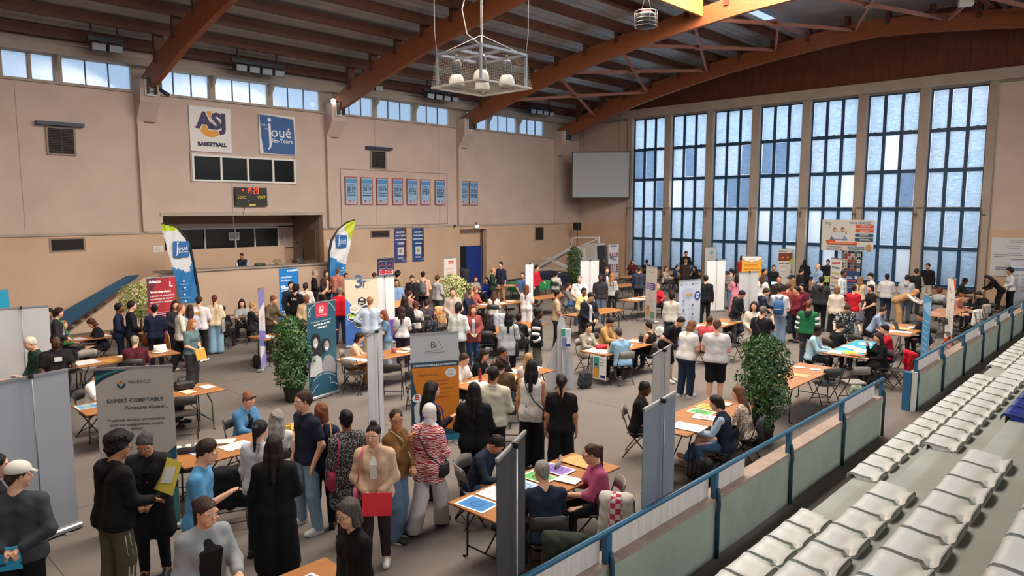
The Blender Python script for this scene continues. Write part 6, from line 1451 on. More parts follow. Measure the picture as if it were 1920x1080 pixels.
papers('C2', [(-.05, -.9, .2, .5, .36, 'e8eaee', 'white sheet at the near end of the table crossed by the grey banner', lambda f: None), (.2, -.75, .1, .3, .21, 'f0e8e0', 'small white leaflet by the grey edge-on banner'), (.1, -.35, .3, .34, .3, '3f7fb8', 'blue leaflet by the grey edge-on banner', lambda f: None), (.1, .4, .3, .3, .21, 'ecd0c0', 'pinkish leaflet beyond the grey edge-on banner'), (-.05, .7, .2, .3, .21, 'e8e8e8', 'white leaflet beyond the grey edge-on banner')])
papers('D1', [(-.05, -.75, .1, .5, .5, 'e6e4e6', 'stack of white papers at the near end of the hard hat table', lambda f: None), (.15, -.35, .3, .42, .3, 'd59a50', 'orange folder on the hard hat table', lambda f: None), (-.05, .1, .2, .42, .3, 'e8e4e8', 'white papers on the hard hat table'), (.1, .3, .4, .42, .3, '9ac48a', 'green-edged leaflet on the hard hat table')])
papers('D2', [(.0, -.8, .2, .42, .3, 'e2e4ec', 'pale papers at the near end of the table under the olive turtleneck'), (.1, -.2, .1, .42, .3, 'e8e2da', 'white page in the middle under the olive turtleneck'), (.0, .4, .4, .42, .3, 'd8d4cc', 'grey page at the far end under the olive turtleneck')])
papers('E1', [(.1, -.5, .2, .42, .3, 'e8d8dc', 'pinkish papers beside the green bag'), (.05, .1, .2, .42, .3, 'e8e4e0', 'white papers in front of the navy sweater'), (.0, .75, .1, .5, .3, 'e6ddd0', 'cream papers at the far end by the parapet')])
papers('E2', [(.1, -.4, .2, .42, .3, 'e2dcea', 'pale papers in front of the curly-haired seated person'), (.0, .4, .2, .42, .3, 'e8e0d8', 'white papers at the far end below the parapet')])
papers('D4', [(.0, -.5, .2, .42, .3, 'dfe2f0', 'bluish papers in front of the balding man'), (.1, .2, .2, .42, .3, 'ece8e4', 'white papers on the balding man\'s table'), (0, .8, .2, .3, .3, 'e8dfd4', 'cream papers at the end of the balding man\'s table')])
papers('E3', [(.0, -.3, .2, .42, .3, 'e8e6e4', 'white papers before the blue door'), (.0, .4, .2, .42, .3, 'e0dcd8', 'pale papers before the blue door, farther end')])
papers('A8', [(-.1, -.5, .2, .42, .3, 'e6e4ea', 'white papers under the bending long-haired person'), (.1, .2, .2, .42, .3, 'dcc8c0', 'pinkish papers under the bending long-haired person')])
papers('A7', [(-.2, -.5, .1, .34, .24, 'c9aeb4', 'pinkish leaflet on the table behind the edge-on blue banner')])
papers('C5', [(.0, -.5, .1, .6, .5, 'dfe6d4', 'greenish white sheet in front of the red-topped person', lambda f: None), (.0, .4, .1, .5, .5, 'e8dcd0', 'cream sheet in front of the red-topped person')])
papers('C6', [(.0, -.5, .1, .42, .3, 'e8e6e8', 'white papers by the yellow top'), (.0, .4, .1, .42, .3, 'd8d8e0', 'grey papers by the long black hair')])
# cloths
g = MB(); x, y, L = TABLES['E4']; cm = mat('23864f', .7, var=.08, scale=4); g.box(x - .44, y - L / 2 - .03, .35, x + .44, y + L / 2 + .03, .752, cm, bev=.01); tag(g.build('tablecloth'), 'bright green cloth draped over the table by the basketball goal', 'tablecloth')
x, y, L = TABLES['D3']; g = MB(); g.box(x - .44, y - L / 2 - .03, .2, x + .44, y - .2, .752, mat('5c3f90', .7, var=.08, scale=4), bev=.01); tag(g.build('tablecloth'), 'purple cloth hanging over the table right of the tall white banner', 'tablecloth')
# small things on tables
def put(key, dx, dy, z=.745): x, y, L = TABLES[key]; return (x + dx, y + dy, z)
def lathe_item(name, loc, prof_, m, label, cat, n=16):
    o = MB().lathe(prof_, m, n=n).build(name); o.location = loc; return tag(o, label, cat)
t = thing('hard_hat', 'white hard hat on the end of a wooden table', 'helmet', put('D1', -.05, .82))
g = MB(); g.lathe([(.135, .02), (.135, .05), (.12, .11), (.08, .155), (.02, .17)], M_WHITE, sx=1, sy=1.15, n=20); g.box(-.008, -.14, .06, .008, .14, .178, M_WHITE, bev=.005); g.build('shell', t)
MB().lathe([(.17, .012), (.14, .022), (.13, .03)], M_WHITE, sx=1, sy=1.2, n=20).build('brim', t)
lathe_item('bottle', put('B2', .0, -.62), [(.03, 0), (.034, .01), (.034, .17), (.02, .2), (.016, .22), (.018, .25), (.018, .26)], mat('8f1c2c', .3), 'dark red drinking bottle on the central table right of the orange banner', 'bottle')
for i, dy in enumerate((-.72, -.56)): 
    lathe_item('black_tin', put('B3', .18 , dy), [(.055, 0), (.055, .2), (.05, .205)], mat('111114', .3), 'black cylindrical tin on the central table, ' + ('left' if i == 0 else 'right') + ' one of two', 'tin')
g = MB(); g.ell((0, 0, .05), (.12, .2, .06), mat('b8202e', .7), 12, 6); o = g.build('red_pouch'); o.location = put('B3', -.18, -.6); tag(o, 'bright red soft pouch next to the black tins', 'pouch')
g = MB(); pen = mat('111114', .4)
g.box(-.07, -.07, 0, .07, .07, .16, mat('16161c', .4), bev=.01)
for i in range(6): g.tube([(-.04 + .016 * i, -.02 + .01 * (i % 3), .12), (-.05 + .02 * i, -.03 + .015 * (i % 3), .24)], .006, pen, 5)
o = g.build('pen_box'); o.location = put('B3', .1, .75); tag(o, 'black box full of pens in front of the short-haired person', 'box')
t = thing('desk_pot', 'yellow openwork pot on the left foreground table', 'pot', put('B1', .0, .52))
g = MB()
for z in (.0, .05, .1): g.tube([(.06 * math.cos(a), .06 * math.sin(a), z + .004) for a in np.linspace(0, 2 * math.pi, 15)], .006, mat('b8902a', .4), 5, cap=False)
for k in range(10): a = k * math.pi / 5; g.tube([(.06 * math.cos(a), .06 * math.sin(a), 0), (.06 * math.cos(a + .5), .06 * math.sin(a + .5), .1)], .005, mat('b8902a', .4), 5)
g.build('lattice', t); MB().lathe([(.05, 0), (.055, .07)], mat('8a7a2a', .4), n=12).build('liner', t)
for i in range(3): lathe_item('paper_cup', put('B1', -.22 + .02 * i, -1.0 + .12 * i), [(.028, 0), (.038, .1), (.036, .1)], M_WHITE, 'white paper cup at the near end of the left foreground table, ' + ['nearest', 'middle', 'farthest'][i] + ' of three', 'cup')
def handbag(loc, rz, w, h, d, col, label, name='handbag', strap=True):
    t = thing(name, label, 'bag', loc, rz); m = mat(col, .6, bump=.2, bscale=20)
    g = MB(); g.box(-w / 2, -d / 2, 0, w / 2, d / 2, h, m, bev=min(w, h, d) * .25); g.build('body', t)
    if strap:
        for sy in (-1, 1): MB().tube([(-w * .28, sy * d * .25, h * .95), (-w * .26, sy * d * .3, h * 1.25), (0, sy * d * .3, h * 1.5), (w * .26, sy * d * .3, h * 1.25), (w * .28, sy * d * .25, h * .95)], .008, m, 6).build('handle', t)
    return t
handbag(put('C1', -.12, .62), 1.4, .36, .17, .18, '151416', 'black handbag on the table right of the grey accounting banner')
g = MB()
for i in range(4): g.box(-.12 + .07 * i, -.05, 0, -.07 + .07 * i, .05, .16, [mat('e2e0dc', .5), mat('b9a088', .5), mat('4a5a3a', .5), mat('d8d4d0', .5)][i], bev=.006)
o = g.build('product_boxes'); o.location = put('C1', -.1, .25); o.rotation_euler.z = 1.5; tag(o, 'row of small upright product boxes beside the black handbag', 'boxes')
g = MB().box(-.14, -.1, 0, .14, .1, .13, mat('8a6440', .8), bev=.004).build('cardboard_box'); g.location = put('C1', -.0, -.72); tag(g, 'small brown cardboard box at the left end of the handbag table', 'box')
def laptop(loc, rz, label):
    t = thing('laptop', label, 'laptop', loc, rz); MB().box(-.16, -.11, 0, .16, .11, .015, mat('2a2c30', .4), bev=.004).build('keyboard', t)
    g = MB(); g.prism([(.1, .015), (.17, .22), (.18, .218), (.112, .012)], mat('202226', .3), lambda y, z: (-.16, y, z), (.32, 0, 0)); g.build('screen', t); return t
laptop(put('A6', .0, -.25), 1.6, 'dark laptop standing open on the crowded table'); laptop(put('D2', -.1, 0.0), -1.6, 'dark laptop on the table by the olive turtleneck')
laptop(put('A8', .0, .6), 1.6, 'open laptop on the far right table'); laptop((-26.95, atx(567, 497, -26.95)[1], 1.84), 1.6, 'dark laptop at the right end of the balcony ledge')
g = MB(); g.box(-.22, -.12, 0, .22, .12, .13, mat('49503c', .8), bev=.05); o = g.build('khaki_bag'); o.location = (-26.95, atx(488, 500, -26.95)[1], 1.845); o.rotation_euler.z = 1.6; tag(o, 'khaki soft bag on the balcony ledge beside the seated man', 'bag')
t = thing('desk_lamp', 'dark desk lamp at the right end of the balcony', 'lamp', (-28.3, 16.3, 1.9)); MB().tube([(0, 0, 0), (0, .02, .5), (0, -.25, .8)], .02, M_BLK, 6).build('arm', t); MB().lathe([(.1, 0), (.1, .03)], M_BLK, n=12).build('base', t); MB().ell((0, -.27, .78), (.06, .08, .04), M_BLK, 8, 5).build('head', t)
BX('balcony_desk', -28.6, 15.9, 1.15, -28.0, 16.8, 1.9, mat('6b4a38', .6), st=False); tag(bpy.data.objects['balcony_desk'], 'brown desk at the right end of the balcony under the lamp', 'desk')
lathe_item('sweet_jar', put('C2', -.0, .25), [(.05, 0), (.06, .02), (.06, .1), (.055, .11)], mat('a85a6a', .3), 'pink sweet jar on the table beyond the edge-on grey banner', 'jar')
# folding floor-standing display of grey card, and poster clipped to the table
P0 = atz(1062, 730, 0)
t = thing('card_display', 'tall pale grey cardboard rocket-shaped display with a leaflet rack', 'display', (P0[0] - .1, P0[1] - .1, 0), YAW + .1)
gm = mat('b9bbbe', .7, var=.03, scale=2)
g = MB(); outl = [(-.42, 0), (-.40, .55), (-.25, .95), (-.10, 1.2), (-.08, 1.62), (0, 1.75), (.08, 1.62), (.10, 1.2), (.25, .95), (.40, .55), (.42, 0), (.2, 0), (0, .2), (-.2, 0)]
g.prism([(x * .78 + (.0), z) for x, z in outl], gm, lambda x, z: (x, 0, z), (0, .012, 0)); g.build('front_fin', t)
g = MB(); g.prism([(x * .78, z) for x, z in outl], gm, lambda x, z: (0, x, z), (.012, 0, 0)); g.build('side_fin', t)
g = MB(); g.prism([(-.08, 0), (-.1, 1.5), (0, 1.78), (.1, 1.5), (.08, 0)], gm, lambda x, z: (x, -.12, z), (0, .03, 0)); g.build('centre_column', t)
g = MB(); g.box(-.02, -.2, 1.02, .2, -.14, 1.45, mat('c4c8cc', .6)); f = Face(g, lambda x, z, k: (-.02 + x, -.201 - k, 1.02 + z), .22, .43)
f.rect(0, .6, .4, 1, '2f8a7a').rect(.4, 0, 1, 1, 'd5dae2').rect(.05, .05, .55, .55, '6f7aa8').rect(.45, .05, .95, .2, '2a3a6a').lines(.5, .85, .4, 4, .08, '8a94a8', .02); g.build('leaflet_rack', t)
x, y, L = TABLES['B3']; an = 0
g = MB(); g.box(x + .02, y - L / 2 - .035, .15, x + .40, y - L / 2 - .02, .70, M_WHITE); f = Face(g, lambda a, z, k: (x + .02 + a, y - L / 2 - .036 - k, .15 + z), .38, .55)
f.rect(.05, .05, .47, .95, '3f8f88').circ(.25, .55, .1, 'c99a7a').poly([(.07, .05), (.07, .4), (.2, .5), (.42, .45), (.46, .05)], 'd8962c').rect(.58, .08, .95, .2, '23305a').lines(.52, .85, .42, 3, .12, '7a8494', .03).circ(.25, .62, .09, '2a1f1c'); tag(g.build('poster'), 'portrait poster with orange and teal panels hung on the near end of the central table', 'poster')
# yellow wedge and plant pots near the red banner
P0 = atz(315, 655, 0); g = MB(); g.prism([(-.22, 0), (.22, 0), (.08, .45), (-.08, .45)], mat('c98f35', .7), lambda x, z: (P0[0] + x, P0[1], z), (0, .15, 0)); tag(g.build('floor_stand'), 'ochre wedge-shaped floor stand before the red banner', 'stand')
t = thing('potted_plant', 'low variegated plant in a terracotta pot behind the burgundy sweater', 'plant', tuple(atz(276, 648, .0)))
g = MB(); leaves(g, [((rr.gauss(0, .14), rr.gauss(0, .14), .75 + rr.gauss(0, .08)), (0, 0, 1)) for i in range(300)], .07, G2[2:] + G1[:2], rr); g.build('foliage', t); MB().lathe([(.12, 0), (.16, .55), (.15, .55)], mat('a3552f', .7), n=14).build('pot', t)
P0 = atz(843, 568, 0)
t = thing('rubbish_bin', 'dark grey wheeled rubbish bin left of the blue door', 'bin', tuple(atx(872, 536, -26.9) * np.array([1, 1, 0])))
MB().lathe([(.2, 0), (.27, .95), (.29, .97), (.27, 1.0)], mat('4a4f57', .6), n=20).build('body', t); MB().lathe([(.3, 1.0), (.28, 1.04), (.1, 1.07)], mat('3c4048', .6), n=20).build('rim', t)
# ================================================================ the visitors and exhibitors
_pi = 0
PEOPLE = []
def p(u, v, H, face, pose, hair, skin, top, bot, shoe, label, chair_kind='d', it=(), z=0, at=None, **kw):
    global _pi; _pi += 1
    fem = pose[0] == 'F'; b = pose.split(':'); legs, arms = b[0][1:].split('.')
    hs, hc = hair.split(':'); tt = top.split(':'); bb = bot.split(':')
    P = dict(H=H, fem=fem, fat=kw.pop('fat', 1.0), legs=legs, armR=arms[0], armL=arms[1], lean=float(b[1]) if len(b) > 1 else (4 if legs == 'T' else 0), nod=float(b[2]) if len(b) > 2 else 6,
             turn=0, hair=hs, haircol=hc, skin={'p': 'pale', 't': 'tan', 'b': 'brown', 'k': 'dark'}[skin], top=tt[0], topcol=tt[1], bot=bb[0], botcol=bb[1], shoe=shoe, seed=_pi * 7, label=label)
    if len(tt) > 2: P['pat'] = tt[2]; P['c2'] = tt[3]
    if len(bb) > 2: P['bpat'] = bb[2]; P['bc2'] = bb[3]
    P.update(kw); J = P['J'] = joints(P); ht = J['top']
    if at is None: w = atz(u, v, ht[2] + z)
    else: w = np.array(at)
    L = w[:2] / np.linalg.norm(w[:2]); a = R_(face); f = -L * math.cos(a) + np.array([L[1], -L[0]]) * math.sin(a)
    rz = math.atan2(-f[0], f[1]); c, s = math.cos(rz), math.sin(rz)
    x = w[0] - (c * ht[0] - s * ht[1]); y = w[1] - (s * ht[0] + c * ht[1])
    P['loc'] = (x, y, z); P['rz'] = rz; d = math.hypot(x, y)
    P['vox'], P['near'] = (.013, 2) if d < 9.5 else (.016, 1) if d < 14.5 else (.02, 1) if d < 18 else (.027, 0)
    o = person(P); PEOPLE.append((x, y, o))
    if legs == 'T':
        lb = label.replace('seated ', '', 1)
        q = (x - s * .04 * 1, y + c * .04)
        chair(q[0], q[1], rz, 'folding chair under the ' + lb, chair_kind).location.z = z
    g = lambda v_: Vector((x + c * v_[0] - s * v_[1], y + s * v_[0] + c * v_[1], v_[2] + z))
    for kind, col, lab in it:
        m = mat(col, .5); B = MB(); sd = 1
        if kind.endswith('L'): sd = -1; kind = kind[:-1]
        wr, hd = J[('wr', sd)], J[('hd', sd)]; h0 = wr + hd * .1; t = J['s']
        if kind in ('paper', 'folder', 'open', 'tablet', 'phone'):
            w_, h_, th = {'paper': (.21, .3, .003), 'folder': (.33, .25, .012), 'open': (.55, .36, .004), 'tablet': (.3, .22, .012), 'phone': (.075, .155, .009)}[kind]
            ac = arms[0 if sd == 1 else 1]; up = unit(np.array([0, .25, -1.0])) if ac in 'fdb' and kind in ('folder', 'paper') else unit(np.array([0, .35, .9])) if kind in ('phone', 'open') else unit(np.array([0, .6, .4])) if arms[0 if sd == 1 else 1] not in 'db' else np.array([0, 0, -1.0])
            xx = np.array([1.0, 0, 0]) if arms[0 if sd == 1 else 1] not in 'd' else np.array([0, 1.0, 0]); c0 = h0 + np.array([-sd * w_ * .25 if kind in ('open', 'folder', 'tablet') else 0, .03, 0]) + up * h_ * .22
            n_ = np.cross(xx, up)
            V = [g(c0 + xx * a_ * w_ / 2 + up * b_ * h_ / 2 + n_ * e_ * th / 2) for e_ in (-1, 1) for a_, b_ in ((-1, -1), (1, -1), (1, 1), (-1, 1))]
            B.add(V, [(3, 2, 1, 0), (4, 5, 6, 7), (0, 1, 5, 4), (1, 2, 6, 5), (2, 3, 7, 6), (3, 0, 4, 7)], m)
            if kind == 'open': B.add([g(c0 + xx * a_ * .12 + up * b_ * .1 + n_ * .006) for a_, b_ in ((.1, -1), (1.8, -.6), (1.7, 1.2), (.2, .8))], [(0, 1, 2, 3)], mat('e4e2dc', .5))
            if kind == 'phone': B.add([g(c0 + xx * a_ * w_ * .44 + up * b_ * h_ * .46 - n_ * (-.0055)) for a_, b_ in ((-1, -1), (1, -1), (1, 1), (-1, 1))], [(0, 1, 2, 3)], mat('0a0a0c', .1))
            nm, cat = {'paper': ('leaflet', 'leaflet'), 'folder': ('folder', 'folder'), 'open': ('open_folder', 'folder'), 'tablet': ('tablet', 'tablet'), 'phone': ('phone', 'phone')}[kind]
        elif kind == 'backpack':
            q = J['q']; y0 = -(.12 * t * P['fat'] + .03); m = mat(col, .75, bump=.3, bscale=18)
            V = lambda a_, b_, e_: g(q(a_, y0 - e_, b_))
            pr = [(-.03, .10, .05), (.0, .14, .11), (.12, .155, .15), (.28, .15, .14), (.38, .12, .10), (.43, .07, .04)]
            vs = []; n_ = 12
            for z_, rx, ry in pr:
                for k in range(n_): an = 2 * math.pi * k / n_; vs.append(V(rx * math.cos(an), z_, .06 + ry * .6 * math.sin(an) + ry * .3))
            F = [(i * n_ + k, i * n_ + (k + 1) % n_, (i + 1) * n_ + (k + 1) % n_, (i + 1) * n_ + k) for i in range(5) for k in range(n_)] + [tuple(range(n_)), tuple(range(5 * n_, 6 * n_))]
            B.add(vs, F, m, True); B.tube([g(q(-.1, y0 - .2, .16)), g(q(0, y0 - .225, .16)), g(q(.1, y0 - .2, .16))], .006, mat('c9ced4', .5), 5)
            for sx in (-1, 1): B.tube([g(q(sx * .08, y0 - .03, .42)), g(q(sx * .11, -.02, .53)), g(q(sx * .115, .10 * P['fat'] + .03, .42)), g(q(sx * .13, .11, .22)), g(q(sx * .13, y0, .05))], .016, m, 6)
            nm, cat = 'backpack', 'backpack'
        elif kind in ('bag', 'tote', 'sling', 'hbag'):
            q = J['q']; sx = sd; m = mat(col, .65, bump=.2, bscale=20)
            w_, h_, dd = {'bag': (.30, .24, .10), 'tote': (.34, .36, .07), 'sling': (.24, .17, .08), 'hbag': (.34, .38, .06)}[kind]
            if kind == 'hbag': c0 = wr + hd * .08 + np.array([0, 0, -h_ * .72])
            else: c0 = q(sx * (.19 * P['fat'] + dd * .3), .03, (-.0 if kind == 'sling' else .02)) + np.array([0, 0, -h_ * .3])
            pr = [(-.5, .8), (-.42, 1.0), (.3, .95), (.5, .8)]; vs = []; n_ = 12
            for z_, k_ in pr:
                for k in range(n_): an = 2 * math.pi * k / n_; vs.append(g(c0 + np.array([dd * .5 * k_ * math.copysign(abs(math.cos(an)) ** .6, math.cos(an)), w_ * .5 * k_ * math.copysign(abs(math.sin(an)) ** .5, math.sin(an)), z_ * h_])))
            F = [(i * n_ + k, i * n_ + (k + 1) % n_, (i + 1) * n_ + (k + 1) % n_, (i + 1) * n_ + k) for i in range(3) for k in range(n_)] + [tuple(range(n_)), tuple(range(3 * n_, 4 * n_))]
            B.add(vs, F, m, True)
            if kind == 'hbag':
                for dy in (-.06, .06): B.tube([g(c0 + np.array([0, dy, h_ * .45])), g(wr + hd * .07), g(c0 + np.array([0, dy * 1.6, h_ * .45]))], .006, m, 5)
            else:
                o_ = q(-sx * .10 if kind == 'sling' else sx * .12, 0, .53); r = .13 * P['fat'] + .04
                B.tube([g(c0 + np.array([0, .08, h_ * .45])), g(q(sx * .06 if kind == 'sling' else sx * .17, r, .22)), g(q(-sx * .06 if kind == 'sling' else sx * .15, r * .8, .45)), g(o_ + np.array([0, 0, .03])), g(q(-sx * .06 if kind == 'sling' else sx * .15, -r * .9, .42)), g(q(sx * .08 if kind == 'sling' else sx * .17, -r, .2)), g(c0 + np.array([0, -.08, h_ * .45]))], .010, mat(kw.get('strap', col), .65), 6)
            nm, cat = {'bag': ('shoulder_bag', 'bag'), 'tote': ('tote_bag', 'bag'), 'sling': ('crossbody_bag', 'bag'), 'hbag': ('carrier_bag', 'bag')}[kind]
        tag(B.build(nm), lab, cat)
    return o
BK, WH = '17161a', 'e4e1dc'
# ---- foreground, left to right
p(-6, 850, 1.72, 100, 'MS.xx', 'short:1a1512', 'p', 'jacket:16181c', 'slim:15151a', BK, 'dark-clothed person cut off by the left edge behind the white cap')
p(36, 866, 1.80, 165, 'MS.bb:2:8', 'cap:3a2a20', 'p', 'sweater:3a3e40', 'jeans:141518', BK, 'person in a white cap and dark grey sweater, hands behind the back', fat=1.1, capcol='d8d3c8', turn=-60, it=[('folder', '2aa3d0', 'blue folder held behind the back of the person in the white cap')])
p(229, 813, 1.84, 118, 'MS.xX:3:14', 'curly:100d0d', 't', 'hoodie:111213', 'track:57563e', BK, 'tall person in black hoodie and olive striped track trousers', glasses=1, fat=1.1, stripes='d8d6c8', hem=-.1, turn=-20, it=[('openL', 'e2cf5a', 'yellow open folder read by the person in the black hoodie')])
p(268, 818, 1.74, -15, 'FS.ff:4:28', 'bun:4a4446', 't', 'coat:1c1d20', 'slim:191a1e', BK, 'person with grey-dark hair tied up, reading beside the black hoodie', hem=-.35, inner='101012')
p(398, 826, 1.80, 78, 'MS.pd:4:22', 'short:2c1d14', 'p', 'tee:5590ba', 'jeans:2a3c50', WH, 'person in light blue polo looking at a phone', beard=1, hem=-.14, it=[('phone', '1a1b1f', 'dark phone held by the person in the light blue polo')])
p(388, 936, 1.70, 22, 'FS.fX:2:10', 'pony:3a2620', 'p', 'cardigan:8d9194', 'wide:2c2c30', BK, 'person in grey cardigan over a black top at the bottom edge', turn=15, inner='121214', iw=2.3, it=[('paper', 'e0cf52', 'yellow sheet held by the person in the grey cardigan')])
p(513, 816, 1.72, 172, 'FS.ff', 'long:211713', 'p', 'coat:0e0e10', 'wide:0f0f12', BK, 'person in long black coat with long straight dark hair, back turned', hem=-.62)
p(567, 733, 1.84, -62, 'MA.kk:0:4', 'short:3a2a1e', 'p', 'tee:1a2130', 'jeans:86a3b8', WH, 'young person in navy T-shirt and pale jeans, thumbs in pockets', turn=-8)
p(489, 787, 1.66, 150, 'FS.fd:2:8', 'pony:1d1615', 'p', 'shirt:c2c4cc', 'slim:1b1c22', BK, 'person with dark ponytail and white shirt beside the long black coat')
p(519, 769, 1.68, 172, 'FT.tt', 'wavy:8e8a84', 'p', 'long:c9c6c2', 'slim:2c3038', BK, 'seated person with wavy grey hair and white top', )
p(470, 739, 1.68, 42, 'FT.tt:8:20', 'updo:7a4c36', 'p', 'shirt:4d7fa8', 'jeans:35506a', BK, 'seated person in denim jacket with glasses pushed up on the hair', inner='141416', sung=1, slv=1.6)
p(603, 756, 1.66, 170, 'FS.ff:2:8', 'bob:7a4428', 'p', 'tee:20243f', 'slim:1c1c20', BK, 'person with auburn bob and dark blue top, back turned', it=[('bag', 'a06a3c', 'brown handbag of the person with the auburn bob')])
p(648, 769, 1.68, 195, 'FS.fd:0:6', 'updo:0f0d0e', 'b', 'over:2c2c2c:speck:8e8e8a', 'slim:131316', BK, 'person in black and grey speckled long top, dark hair up', hem=-.34, it=[('bagL', 'a82a4c', 'crimson shoulder bag of the person in the speckled top')])
p(699, 797, 1.70, -8, 'FS.ff:0:6', 'topbun:150f10', 'p', 'jacket:c4a588', 'slim:33272a', WH, 'person in beige jacket with a pink strap, hair in a top knot', turn=-12, inner='d8d4cc', strap='c04a62', it=[('tote', 'c25a74', 'pink bag hanging from the person in the beige jacket'), ('folder', 'd02430', 'red folder held by the person in the beige jacket')])
p(648, 940, 1.66, -62, 'FS.dd:0:14', 'bob:4e4844', 'p', 'long:101012', 'slim:131316', BK, 'person with short grey bob, glasses and black top at the bottom edge', glasses=1)
p(743, 769, 1.68, 58, 'FS.cf:0:6', 'pony:2a1a16', 't', 'jacket:6d4c2a', 'wide:5c7288', '2a2a2c', 'person in brown satin jacket and blue wide jeans holding folders', glasses=1, turn=-45, strap='c9b090', it=[('paper', 'cc2233', 'red and yellow folder raised by the person in the brown jacket'), ('slingL', 'cdb690', 'cream crossbody bag of the person in the brown jacket')])
p(806, 757, 1.68, 150, 'FW.fk:0:8', 'hijab:d4d0cc', 'p', 'over:b02f40:zebra:e2d9d6', 'wide:cfcac6', BK, 'person in white headscarf and red zebra-patterned shirt', strap='1a1a1c', it=[('sling', '1a1a1c', 'black crossbody bag over the zebra-patterned shirt')])
p(813, 716, 1.72, 110, 'FS.pd:0:12', 'wavy:15100f', 'p', 'coat:141518', 'wide:131316', WH, 'person with voluminous dark curls and black coat using a phone', hem=-.3, it=[('phone', '2a2a2e', 'phone held by the person with dark curls'), ('tote', '1e2f9c', 'royal blue bag of the person with dark curls')])
p(889, 717, 1.74, 178, 'FS.ff', 'long:0e0d10', 'p', 'over:0f0f12', 'wide:0e0e12', BK, 'person with long black hair all in black, wide trousers, right of the orange banner', hem=-.12)
p(926, 687, 1.76, 168, 'MS.fd', 'short:1c1613', 't', 'jacket:c6c1ae', 'slim:15151a', BK, 'person in cream zipped jacket and black trousers, back turned', it=[('paperL', 'e6e8ea', 'white sheet held against the cream jacket')])
p(998, 674, 1.76, 168, 'FS.dd', 'long:14100f', 't', 'tank:d5d3cf', 'wide:121216', BK, 'person with long black hair and white sleeveless vest', hem=-.16, slv=0.0, strap='1a1a1c', it=[('sling', '3a1c2c', 'small crossbody bag of the person in the white vest'), ('folder', '8c2038', 'dark red folder held by the person in the white vest')])
p(1053, 701, 1.70, 178, 'FS.dd', 'pony:15100f', 't', 'tee:131214', 'wide:121214', BK, 'person with long ponytail in black T-shirt and wide black trousers')
# ---- right foreground around the long table
p(943, 824, 1.72, 60, 'MT.tt:22:30', 'short:15110f', 't', 'vest:1c2638', 'jeans:3a5a80', BK, 'seated person in dark quilted vest half hidden behind the dark banner', slc='23303f', chair_kind='g')
p(1013, 864, 1.76, 190, 'MT.tt:14:10', 'short:8f8a84', 'p', 'long:1a2436', 'slim:14151a', BK, 'seated grey-haired person in navy shirt, back turned', turn=15)
p(1103, 834, 1.70, -78, 'FT.tt:10:8', 'pony:4c2f22', 'p', 'sweater:ab4f74', 'slim:141418', BK, 'seated person in pink sweater with brown ponytail and glasses', glasses=1, slv=1.25, chair_kind='g')
p(1214, 716, 1.72, 85, 'MT.tt:6:14', 'buzz:100d0c', 'k', 'tee:121316', 'jeans:1c2430', WH, 'seated person in black T-shirt beside the beige banner back', chair_kind='g')
p(1339, 742, 1.70, -95, 'FT.tt:12:8', 'medium:251a17', 'p', 'vest:1b2434', 'jeans:3f5f80', '8a6a48', 'seated person in navy vest with pale blue sleeves', slc='a9b9d2', crossed=1, print=('', 'aab6cc', 'b'))
p(1381, 724, 1.68, -105, 'FT.tt:10:8', 'long:6b4630', 'p', 'long:8a5f4c:leopard:d9c6b6', 'slim:1c1c22', BK, 'seated person in leopard print top with long light-brown hair')
# ---- centre right standing group
p(1301, 602, 1.72, 140, 'FS.fx:8:22', 'bob:7a5236', 'p', 'tee:d5d3d0', 'jeans:1f3048', 'd9d7d4', 'person with light-brown bob, white T-shirt and dark jeans', fat=1.22)
p(1345, 599, 1.80, 176, 'MS.ff:0:14', 'short:5a4232', 'p', 'tee:c9c8ca', 'shorts:131316', WH, 'broad person in white T-shirt and black shorts, back turned', fat=1.22)
p(1283, 598, 1.74, 60, 'MS.hx:28:24', 'short:241a16', 'p', 'tee:15151a', 'shorts:131418', WH, 'person in black T-shirt leaning in with a hand on the hip', fat=1.1, rec=1)
p(1333, 594, 1.74, 150, 'MT.tt:10:20', 'short:33241d', 'b', 'tee:b8474e', 'jeans:2c3444', BK, 'seated person in salmon red T-shirt behind the broad white T-shirt', fat=1.3)
p(1374, 571, 1.62, -98, 'MT.tt:12:10', 'medium:7a5436', 'p', 'blazer:494e58', 'slim:22242c', BK, 'seated person with light-brown hair and grey checked jacket', chair_kind='b')
p(1396, 547, 1.74, 62, 'MS.ff:10:34', 'short:0f0d0e', 't', 'hoodie:1d1f24', 'jeans:5a626c', BK, 'person with black hair in a black and grey hooded jacket looking down')
p(1414, 566, 1.66, -2, 'FS.ff:4:2', 'wavy:2c1a17', 'p', 'cardigan:cfc8b8', 'slim:2a2624', BK, 'smiling person with dark wavy hair and cream cardigan', hem=-.3)
p(1433, 574, 1.78, 150, 'MS.cf:4:10', 'short:6e6660', 'p', 'tee:16171d', 'jeans:22242c', BK, 'grey-haired person in black T-shirt, hand raised to the face', fat=1.18, strap='2a2a2e', it=[('sling', '1c1c20', 'black sling bag across the grey-haired person in black')])
p(1441, 541, 1.76, 92, 'MS.fX:4:24', 'short:3a261c', 'p', 'hoodie:1e2740', 'slim:1c1e26', BK, 'person in navy hoodie with brown hair looking down')
p(1463, 536, 1.80, 175, 'MS.ff:0:16', 'short:15110f', 't', 'hoodie:c9ccd0', 'wide:7d96ab', '3c3a34', 'person in white hoodie wearing a blue backpack and pale jeans', it=[('backpack', '2a5a8c', 'blue backpack worn over the white hoodie')])
p(1517, 563, 1.76, 172, 'MW.dd', 'buzz:6e4632', 'p', 'jacket:1f6b44', 'slim:2c3040', WH, 'person in green varsity jacket with black hood walking away', hood=1, hoodcol='2c3030', bands='dcdcd8')
